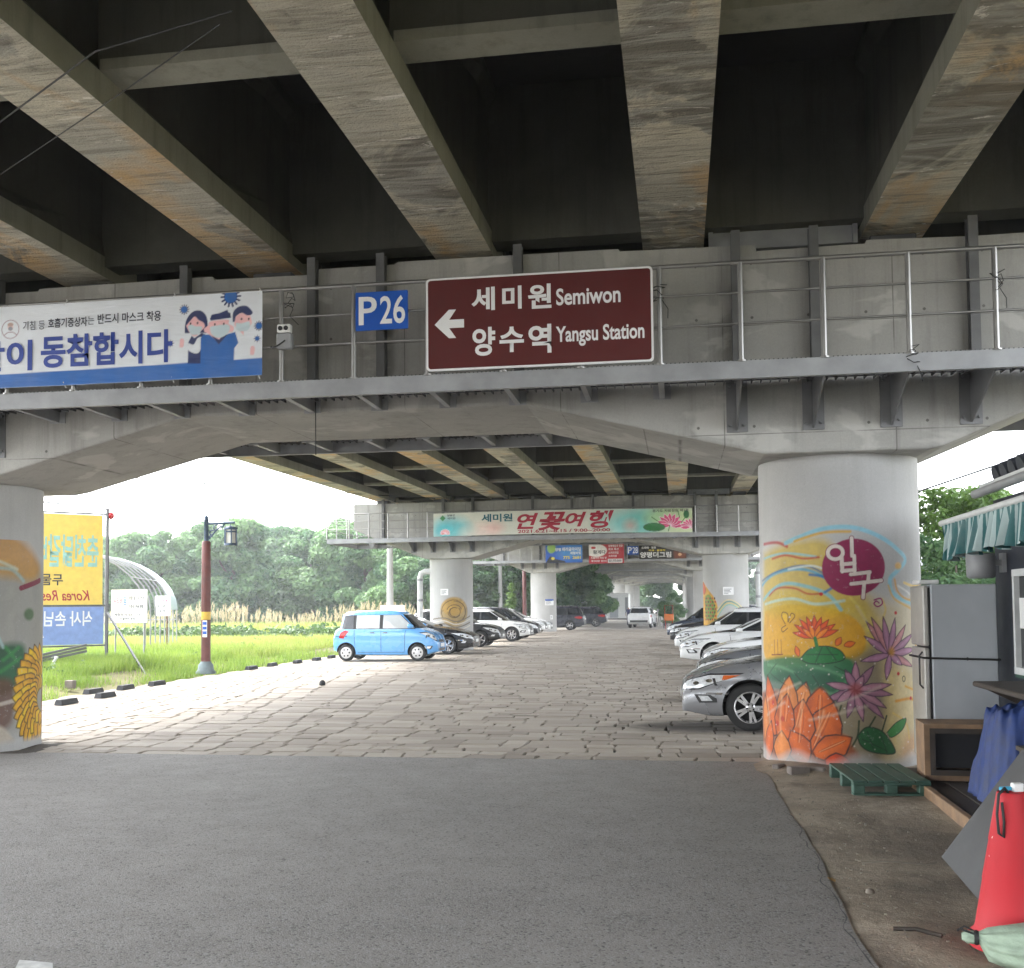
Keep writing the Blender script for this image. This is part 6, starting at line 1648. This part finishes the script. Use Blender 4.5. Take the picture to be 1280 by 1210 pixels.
# ------------------------------------------------------------------ left side: lamp post, boards, greenhouse, wheel stops
m_lampwood = plain('red_brown_post', (.115, .032, .026), .55, var=.25, scale=4, bump=.15)
m_lampblue = plain('slate_blue_iron', (.045, .075, .12), .45, .2, .15)
m_stonebase = plain('stone_base', (.15, .19, .20), .8, var=.2, bump=.2)
t = thing('street_lamp', 'red brown lamp post with a blue hanging lantern at the paving edge', 'street lamp', (-13.05, 27.76, .02))
MB().lathe([(.27, 0), (.27, .06), (.22, .12), (.20, .26), (.155, .30), (.14, .34)], 20).build('base', m_stonebase, t)
MB().lathe([(.128, .30), (.128, 2.6), (.120, 3.66), (.09, 3.70)], 20).build('post', m_lampwood, t)
MB().lathe([(.062, 3.68), (.062, 4.26), (.075, 4.27), (.075, 4.30), (.05, 4.31), (.065, 4.35), (.045, 4.40), (.004, 4.42)], 16).build('pole_top', m_lampblue, t)
arm = MB(); arm.tube([(0, 0, 4.18), (.84, 0, 4.20)], .034, 8)
for c, rr, a0, a1 in (((.30, 4.05), .11, 0, 5.2), ((.17, 3.92), .08, 1, 6.4), ((.48, 4.12), .06, 2, 7), ((.12, 3.80), .06, 0, 5)):
    arm.tube([(c[0] + rr * (1 - k / 26) * math.cos(a0 + (a1 - a0) * k / 13), 0, c[1] + rr * (1 - k / 26) * math.sin(a0 + (a1 - a0) * k / 13)) for k in range(14)], .018, 5)
arm.tube([(.05, 0, 3.72), (.16, 0, 3.84), (.30, 0, 4.0), (.55, 0, 4.16)], .022, 6)
arm.build('bracket_arm', m_lampblue, t)
l = MB(); l.tube([(.72, 0, 4.18), (.72, 0, 4.08)], .012, 6)
for a in range(6):
    q = PI / 3 * a; l.bar((.72 + .17 * math.cos(q), .17 * math.sin(q), 3.58), (.72 + .17 * math.cos(q), .17 * math.sin(q), 4.04), .028, .028)
l.lathe([(.19, 3.56), (.19, 3.62), (.17, 3.62)], 6, (.72, 0, 0)); l.lathe([(.20, 4.00), (.21, 4.05), (.06, 4.10), (.02, 4.12)], 6, (.72, 0, 0)); l.lathe([(.175, 3.92), (.175, 3.96)], 6, (.72, 0, 0), cap=False)
la = l.build('lantern', m_lampblue, t)
MB().lathe([(.145, 3.62), (.145, 4.0)], 6, (.72, 0, 0), smooth=False).build('lantern_glass', plain('lantern_paper', (.62, .62, .56), .5), la)
MB().lathe([(.130, 1.50), (.130, 1.72)], 20, cap=False).build('yellow_band', plain('yellow_sticker', (.55, .36, .04), .5), t)
pl = MB(); pl.box((.03, -.135, 1.25), (.13, .01, .46)); p_ = pl.build('sign_strip', m_white, t)
s_ = MB()
for k in range(3): s_.box((.03, -.142, 1.40 - k * .13), (.11, .004, .085))
s_.build('blue_panel', m_blue_sign, p_)

# big restaurant board, seen from behind so that its print is mirrored
bd = Vector((.70, .72, 0)).normalized(); RE = Vector((-16.75, 29.0, .12))
t = thing('restaurant_board', 'tall yellow and blue board with mirrored lettering behind the left column', 'sign board', RE)
def onb(u, z, off=0): return bd * (-u) + Vector((0, 0, z)) + Vector((bd.y, -bd.x, 0)) * off
def slab(u0, u1, z0, z1, nm, mat, off, th=.03):
    n_ = Vector((bd.y, -bd.x, 0)); vs = [onb(u, z, off + d) for d in (0, th) for u, z in ((u0, z0), (u1, z0), (u1, z1), (u0, z1))]
    return MB().add(vs, [(0, 1, 2, 3), (7, 6, 5, 4), (0, 4, 5, 1), (1, 5, 6, 2), (2, 6, 7, 3), (3, 7, 4, 0)]).build(nm, mat, t)
slab(.14, 5.2, 1.86, 4.50, 'yellow_panel', plain('yellow_banner', (.80, .58, .12), .6, var=.08), 0)
slab(.10, 5.2, .70, 1.80, 'blue_panel', plain('pale_blue_panel', (.22, .32, .62), .6, var=.1), 0)
f = MB()
f.bar(onb(0, -.2), onb(0, 4.72), .07, .07); f.bar(onb(5.25, -.2), onb(5.25, 4.72), .07, .07)
for z in (.66, 1.83, 4.54): f.bar(onb(-.02, z, -.035), onb(5.3, z, -.035), .05, .05)
f.bar(onb(0, 4.70), onb(5.3, 5.05), .04, .04); f.bar(onb(.0, .12), onb(5.2, .12), .05, .05)
f.bar(onb(0, 1.65), Vector((2.6, -2.5, -.08)), .05, .05)
f.build('frame', m_darksteel, t)
MB().lathe([(.004, -.14), (.08, -.08), (.10, 0), (.07, .06), (.02, .09)], 12).build('red_lamp', m_red, t, onb(-.10, 4.52))
def mir(txt, u0, u1, z0, z1, mat, bold=.02, shear=0):
    place_text(text_mesh(txt, 1, bold, shear), onb(u0, z0, .036), -bd, Z1, mat, t, fit=u1 - u0, fith=z1 - z0)
m_mint = plain('mint_lettering', (.30, .55, .50), .5)
mir('춘천닭갈비', .26, 1.98, 2.95, 3.90, m_mint, .025); mir('두물머리', 1.25, 2.45, 2.42, 2.76, m_ink_dark, .015); mir('Korea Restaurant', .50, 2.75, 1.98, 2.28, m_ink_red, .01, .25)
mir('식사 손님은', .42, 2.1, 1.24, 1.68, m_ink_white, .02); mir('주차 무료', 1.75, 3.2, .82, 1.12, m_ink_white, .02)
# stacked steel profiles leaning by the board
t = thing('steel_profiles', 'dark steel channels stacked on pale trestles under the yellow board', 'steel profiles', (-16.05, 25.0, .2), .75)
for k, (z, rz) in enumerate(((.36, .0), (.44, .06), (.52, .02))): MB().box((0, 0, z), (1.9, .10, .06), M=Matrix.Rotation(-.20, 3, 'Y') @ Matrix.Rotation(rz, 3, 'Z')).build('channel', m_darksteel, t)
for x in (-.75, -.15): tr = MB(); tr.bar((x, -.3, -.1), (x + .3, -.25, .42), .06, .05); tr.bar((x + .05, .3, -.1), (x + .35, .25, .42), .06, .05); tr.bar((x + .3, -.3, .42), (x + .3, .3, .42), .06, .05); tr.build('trestle', m_winframe, t)

# greenhouse hoops with a film end
t = thing('greenhouse_frame', 'arched greenhouse frame of bare steel hoops beside the yellow board', 'greenhouse', (-21.1, 32.5, .2), math.radians(19))
for k in range(8):
    y = k * 1.1; pts = [(-3.3, y, -.2)] + [(-3.3 * math.cos(a), y, 1.6 + 2.2 * math.sin(a)) for a in np.linspace(0, PI, 17)] + [(3.3, y, -.2)]
    MB().tube(pts, .028, 6).build('hoop', m_steel, t)
b = MB()
for a in (.5, 1.1, PI / 2, 2.0, 2.6): b.tube([(-3.3 * math.cos(a), 0, 1.6 + 2.2 * math.sin(a)), (-3.3 * math.cos(a), 7.7, 1.6 + 2.2 * math.sin(a))], .02, 5)
b.tube([(-3.3, 0, 1.2), (3.3, 0, 1.2)], .02, 5); b.tube([(-3.3, 7.7, 1.2), (3.3, 7.7, 1.2)], .02, 5)
for x in (-2, -.7, .7, 2): b.tube([(x, 0, -.2), (x, 0, 1.6 + 2.2 * math.sqrt(1 - (x / 3.3) ** 2))], .02, 5)
b.build('purlins', m_steel, t)
film = NT('greenhouse_film'); film.done((.62, .80, .82), .3); film.bsdf.inputs['Alpha'].default_value = .42
vs = []
for k in range(5, 8):
    vs += [(-3.34 * math.cos(a), k * 1.1, 1.6 + 2.24 * math.sin(a)) for a in np.linspace(0.0, PI, 17)]
MB().add(vs, [(i * 17 + k, i * 17 + k + 1, (i + 1) * 17 + k + 1, (i + 1) * 17 + k) for i in range(2) for k in range(16)], 0, True).build('film', film.m, t)
def field_sign(label, x, y, w, h, z, lines, post=True, post_mat=None):
    t = thing('field_sign', label, 'sign', (x, y, .15), -.15, 'white signs by the greenhouse')
    MB().box((0, 0, z), (w, .03, h)).build('sign_face', m_white, t)
    ps = MB()
    for px in ((-w * .4, w * .4) if post_mat is None else (w * .25,)): ps.tube([(px, .03, -.2), (px, .03, z + h * .3)], .025, 6)
    ps.build('post', post_mat or m_steel, t)
    for txt, a, b_, lo, hi, m in lines: place_text(text_mesh(txt, 1, .02), (-w / 2 + a * w, -.018, z - h / 2 + lo * h), X1, Z1, m, t, fit=(b_ - a) * w, fith=(hi - lo) * h)
m_ink_mag = plain('magenta_lettering', lin(190, 60, 110), .5); m_ink_blue = plain('blue_lettering', lin(50, 120, 200), .5)
field_sign('larger white sign with magenta, blue and black writing in front of the greenhouse', -16.70, 30.2, 1.30, 1.02, 1.78, (('누리비', .06, .32, .56, .76, m_ink_mag), ('움', .34, .43, .54, .78, m_ink_blue), ('명품 딸기의 천국', .50, .92, .68, .80, m_ink_dark), ('친환경 연꽃 체험', .50, .90, .42, .54, m_ink_dark), ('체험문의 031 775', .08, .82, .20, .29, m_ink_dark), ('두물머리 농장', .25, .68, .08, .16, m_ink_dark)))
field_sign('smaller white sign on a dark post beside the greenhouse hoops', -18.70, 36.2, .66, .74, 1.80, (('누리비움', .1, .85, .68, .85, m_ink_mag), ('딸기 체험', .2, .7, .42, .54, m_ink_dark), ('연꽃 체험', .2, .7, .18, .3, m_ink_dark)), post_mat=m_lampwood)
t = None
# wheel stops
m_rubber = plain('black_rubber', (.028, .029, .032), .7, var=.3, scale=9, bump=.2)
ws = MB(); L2 = .29
prof = [(-.085, 0), (.085, 0), (.06, .105), (-.06, .105)]
ws.add([(x, y * (1 - .10 * (z > 0)), z) for y in (-L2, L2) for x, z in prof], [(0, 1, 2, 3), (7, 6, 5, 4), (0, 4, 5, 1), (1, 5, 6, 2), (2, 6, 7, 3), (3, 7, 4, 0)])
WS = ws.mesh('wheel_stop', m_rubber)
WSL = ('nearest black wheel stop, by the left column', 'second black wheel stop from the left column', 'black wheel stop set back behind the second one', 'black wheel stop beside the grass tuft', 'black wheel stop nearest to the board brace',
       'first wheel stop past the lamp post', 'second wheel stop past the lamp post', 'third wheel stop past the lamp post', 'fourth wheel stop past the lamp post, near the blue car', 'wheel stop just behind the blue car')
for (x, y), lb in zip(((-11.74, 18.9), (-11.80, 20.4), (-12.63, 21.35), (-12.49, 22.45), (-12.38, 23.7), (-12.61, 29.9), (-12.64, 31.6), (-12.45, 33.3), (-12.36, 34.9), (-12.40, 36.6)), WSL):
    tag(link('wheel_stop', WS, None, (x, y, .008), rt.uniform(-.06, .06)), lb, 'wheel stop', 'wheel stops along the paving edge')
tag(MB().box((0, 0, .09), (.20, .16, .18), bev=.01).build('concrete_block', m_brick, None, (-13.7, 22.2, .05)), 'small brown block on the soil behind the wheel stops', 'block')
cb = MB().lathe([(.07, 0), (.08, .03), (.06, .09), (.02, .12)], 10); tag(cb.build('rubber_cap', m_rubber, None, (-8.29, 23.8, .01)), 'small black rubber cap lying on the open paving', 'rubber cap')

# utility pole, small boards, downpipes
def pole(label, x, y, h, r_=.15, mat=None):
    t = thing('utility_pole', label, 'pole', (x, y, 0), 0, 'poles beyond the bridge'); MB().lathe([(r_ * 1.2, -.2), (r_, h * .5), (r_ * .75, h)], 14).build('pole_shaft', mat or m_column, t)
    c = MB(); c.bar((-.6, 0, h - .5), (.6, 0, h - .5), .08, .08)
    for x_ in (-.5, .5): c.lathe([(.04, 0), (.05, .06), (.03, .14)], 8, (x_, 0, h - .45))
    c.build('cross_arm', m_darksteel, t); return t
pole('pale concrete utility pole left of the second pier', -15.35, 55.0, 8.2, .17)
pole('concrete utility pole among the trees beside the third pier', -14.6, 86, 8.5, .15)
t = thing('info_board', 'white board standing at the foot of the utility pole', 'board', (-15.1, 54.2, 0)); MB().box((.1, 0, 1.45), (1.3, .05, .95)).build('sign_face', m_white, t)
ps = MB(); ps.tube([(-.4, .05, -.1), (-.4, .05, 1.6)], .03, 6); ps.tube([(.6, .05, -.1), (.6, .05, 1.6)], .03, 6); ps.build('post', m_steel, t)
def downpipe(label, x, y, z):
    t = thing('downpipe', label, 'downpipe', (x, y, 0), group='downpipes on the second pier')
    MB().tube([(0, 0, 0), (0, 0, z - .25), (.05, 0, z - .08), (.22, 0, z), (.5, 0, z)], .12, 12).build('pipe', m_winframe, t)
    c = MB()
    for zz in (.9, 2.1, z - .35): c.lathe([(.135, zz - .05), (.135, zz + .05)], 12)
    c.build('collar', m_steel, t)
downpipe('white downpipe beside the left column of the second pier', -10.75, PY + SPAN - .3, 3.3)
downpipe('white downpipe beside the right column of the second pier', 3.15, PY + SPAN - .2, 3.4)
t = thing('green_arbour', 'green arched lattice frame beside the far right columns', 'arbour', (2.9, 70, 0))
for k in range(4): MB().tube([(-1.0, k * .8, 0)] + [(-1.0 * math.cos(a), k * .8, 2.0 + 1.6 * math.sin(a)) for a in np.linspace(0, PI, 13)] + [(1.0, k * .8, 0)], .05, 6).build('hoop', m_pallet, t)
g = MB()
for z in (.5, 1.1, 1.7, 2.3, 2.9): 
    for s in (-1, 1): g.tube([(s * (1 if z < 2 else math.sqrt(max(.05, 1 - ((z - 2) / 1.6) ** 2))), 0, z), (s * (1 if z < 2 else math.sqrt(max(.05, 1 - ((z - 2) / 1.6) ** 2))), 2.4, z)], .03, 5)
g.build('rail', m_pallet, t)
t = thing('film_greenhouse', 'pale green film greenhouse roof behind the parked cars', 'greenhouse', (-18, 100, 0))
MB().prism([(-4, 0), (4, 0), (4, 2.0), (3, 3.1), (0, 3.9), (-3, 3.1), (-4, 2.0)], -8, 8).build('film', plain('film_green', (.32, .46, .44), .5), t)
rb = MB()
for k in range(9): rb.tube([(4.02, -8 + k * 2, 0), (4.02, -8 + k * 2, 2), (3.02, -8 + k * 2, 3.13), (0, -8 + k * 2, 3.94), (-3.02, -8 + k * 2, 3.13), (-4.02, -8 + k * 2, 2), (-4.02, -8 + k * 2, 0)], .05, 5)
rb.build('rib', m_steel, t)
tag(MB().lathe([(.16, 0), (.15, 4.6), (.05, 4.7)], 12).build('lamp_post', m_lampwood, None, (-12.0, 82, 0)), 'plain red brown post in front of the trees left of the third pier', 'post')

# white trailer cabin
t = thing('trailer_cabin', 'white trailer cabin with a narrow door, parked beyond the dark cars', 'trailer', (-7.6, 106, 0))
MB().box((0, 0, 1.72), (5.4, 2.3, 2.5), bev=.08).build('body', m_white, t)
d = MB().box((1.2, -1.165, 1.55), (.85, .04, 1.95), bev=.01).build('door', plain('grey_door', (.42, .44, .46), .4), t); MB().box((1.2, -1.19, 2.0), (.4, .02, .55)).build('door_window', m_glass, d)
MB().box((2.45, -1.16, 1.9), (.28, .03, 1.3)).build('louvre', m_steel, t)
for x in (-1.2, -.4):
    w = MB().lathe([(.2, -.09), (.32, -.1), (.33, .0), (.32, .1), (.2, .09)], 20, (x, -.95, .34), axis='Y'); w.build('wheel', m_tyre, t)
MB().box((0, 0, .42), (5.2, 1.9, .12)).build('chassis', m_darksteel, t)

# people far down the road
m_skin = plain('skin', (.45, .28, .20), .6); m_hair = plain('black_hair', (.012, .011, .010), .5)
def person(label, loc, rz, shirt, trousers, h=1.68, bag=False):
    t = thing('person', label, 'person', loc, rz, 'people at the far end of the road'); s = h / 1.7
    J = {'pel': (0, 0, .93, .13), 'sp': (0, .01, 1.15, .125), 'ch': (0, 0, 1.33, .14), 'nk': (0, .01, 1.47, .055), 'hd': (0, .02, 1.60, .095),
         'shl': (.17, 0, 1.40, .06), 'ell': (.25, -.03, 1.13, .042), 'wrl': (.24, .07, .90, .03), 'hal': (.24, .10, .82, .032), 'shr': (-.17, 0, 1.40, .06), 'elr': (-.25, -.04, 1.14, .042), 'wrr': (-.23, .08, .93, .03), 'har': (-.22, .12, .86, .032),
         'hil': (.09, 0, .86, .095), 'knl': (.10, .06, .48, .065), 'anl': (.10, .0, .09, .042), 'tol': (.11, .15, .035, .035), 'hir': (-.09, 0, .86, .095), 'knr': (-.10, -.01, .48, .065), 'anr': (-.10, -.10, .10, .042), 'tor': (-.11, .04, .04, .035)}
    E = ('pel sp', 'sp ch', 'ch nk', 'nk hd', 'ch shl', 'shl ell', 'ell wrl', 'wrl hal', 'ch shr', 'shr elr', 'elr wrr', 'wrr har', 'pel hil', 'hil knl', 'knl anl', 'anl tol', 'pel hir', 'hir knr', 'knr anr', 'anr tor')
    K = list(J); me = bpy.data.meshes.new('figure'); me.from_pydata([(J[k][0] * s, J[k][1] * s, J[k][2] * s) for k in K], [tuple(K.index(q) for q in e.split()) for e in E], [])
    ob = bpy.data.objects.new('figure', me); COL.objects.link(ob)
    m = ob.modifiers.new('s', 'SKIN'); sv = me.skin_vertices[0].data
    for k, v in zip(K, sv): v.radius = (J[k][3] * s,) * 2
    sv[0].use_root = True
    ob.modifiers.new('d', 'SUBSURF').levels = 2
    dg = bpy.context.evaluated_depsgraph_get(); out = bpy.data.meshes.new_from_object(ob.evaluated_get(dg), depsgraph=dg); out.name = 'body'; bpy.data.objects.remove(ob)
    for mm in (m_skin, shirt, trousers, m_hair): out.materials.append(mm)
    for p in out.polygons:
        c = p.center / s; arm_ = abs(c.x) > .215
        p.material_index = 3 if (c.z > 1.63 or (c.z > 1.54 and c.y < 0)) else 0 if c.z > 1.45 or (arm_ and c.z < 1.08) or c.z < .02 else 2 if c.z < .90 else 1
        p.use_smooth = True
    link('body', out, t)
    if bag: MB().box((.0, -.16, 1.2), (.26, .12, .36), bev=.03).build('rucksack', m_trim, t)
m_sh1 = plain('navy_shirt', (.03, .035, .10), .8); m_sh2 = plain('pale_shirt', (.50, .46, .52), .8); m_sh3 = plain('black_shirt', (.02, .02, .02), .8); m_tr1 = plain('navy_trousers', (.02, .025, .05), .8); m_tr2 = plain('white_trousers', (.55, .54, .52), .8)
person('person in navy clothes standing left of the white off-roader', (-4.45, 94, 0), PI, m_sh1, m_tr1)
person('person in a pale top and white trousers right of the white off-roader', (-1.62, 88.4, 0), PI * .9, m_sh2, m_tr2)
person('person in black with a rucksack next to the one in white trousers', (-1.12, 88.9, 0), PI * 1.1, m_sh3, m_tr1, 1.66, True)
t = thing('street_cart', 'small orange and red hand cart at the far end of the right row', 'cart', (-.78, 80, 0))
MB().box((0, 0, .85), (.7, .9, .5), bev=.04).build('cart_box', plain('orange_paint', (.55, .14, .02), .5), t)
c = MB(); c.tube([(-.3, -.4, 1.1), (-.3, -.4, 1.75), (.3, -.4, 1.75), (.3, -.4, 1.1)], .025, 6); c.bar((-.25, -.4, 0), (-.25, -.4, .6), .05, .05); c.bar((.25, -.4, 0), (.25, -.4, .6), .05, .05); c.build('frame', m_red, t)
for s in (-1, 1): MB().lathe([(.1, -.03), (.28, -.03), (.28, .03), (.1, .03)], 18, (s * .38, .15, .29), axis='X').build('wheel', m_tyre, t)

# wires against the sky
cable('thin wire across the sky above the street lamp', [(-22, 36, 6.9), (-9.8, 42, 6.25)], .022, sagz=.05, grp='overhead wires')
cable('loose wire hanging down to the street lamp', [(-13.3, 27.8, 6.6), (-13.15, 27.8, 5.6), (-13.0, 27.78, 4.45)], .016, grp='overhead wires')
cable('upper wire over the stall at the right edge', [(3.0, 20, 4.0), (9.0, 18, 6.4)], .022, grp='overhead wires')
cable('lower wire over the stall at the right edge', [(4.0, 21, 3.75), (9.0, 18.5, 5.3)], .018, grp='overhead wires')

# leftover wire twisted round the railing posts
rw = random.Random(77)
for (x, z, lb) in ((-.14, 5.12, 'tangle of old wire on the railing post right beside the brown sign'), (3.15, 5.05, 'twist of old wire on the rightmost railing post in view'), (-4.14, 5.26, 'wire twisted round the railing above the socket box'), (2.33, 4.36, 'wire tie at the foot of the second railing post from the right')):
    pts = [(0, -.03, 0)]
    for k in range(16): pts.append((.05 * math.cos(k * 1.3) + rw.uniform(-.03, .03), -.03 + .04 * math.sin(k * 1.3), -k * .012 + rw.uniform(-.03, .04)))
    pts += [(rw.uniform(-.05, .08), -.04, -.26), (rw.uniform(0, .1), -.04, -.36)]
    tag(MB().tube(pts, .0045, 5).build('wire_tangle', m_wire, None, (x, PY - 2.05, z)), lb, 'wire', 'wire left on the railing')
# ------------------------------------------------------------------ the damp summer air
hz = NT('haze'); hz.n.remove(hz.bsdf)
v = hz.n.new('ShaderNodeVolumePrincipled'); v.inputs['Color'].default_value = (.93, .96, 1.0, 1); v.inputs['Density'].default_value = HAZE; v.inputs['Anisotropy'].default_value = .35
hz.l.new(v.outputs[0], hz.out.inputs['Volume'])
tag(MB().box((0, 195, 6.2), (680, 590, 15)).build('haze', hz.m), kind='stuff')
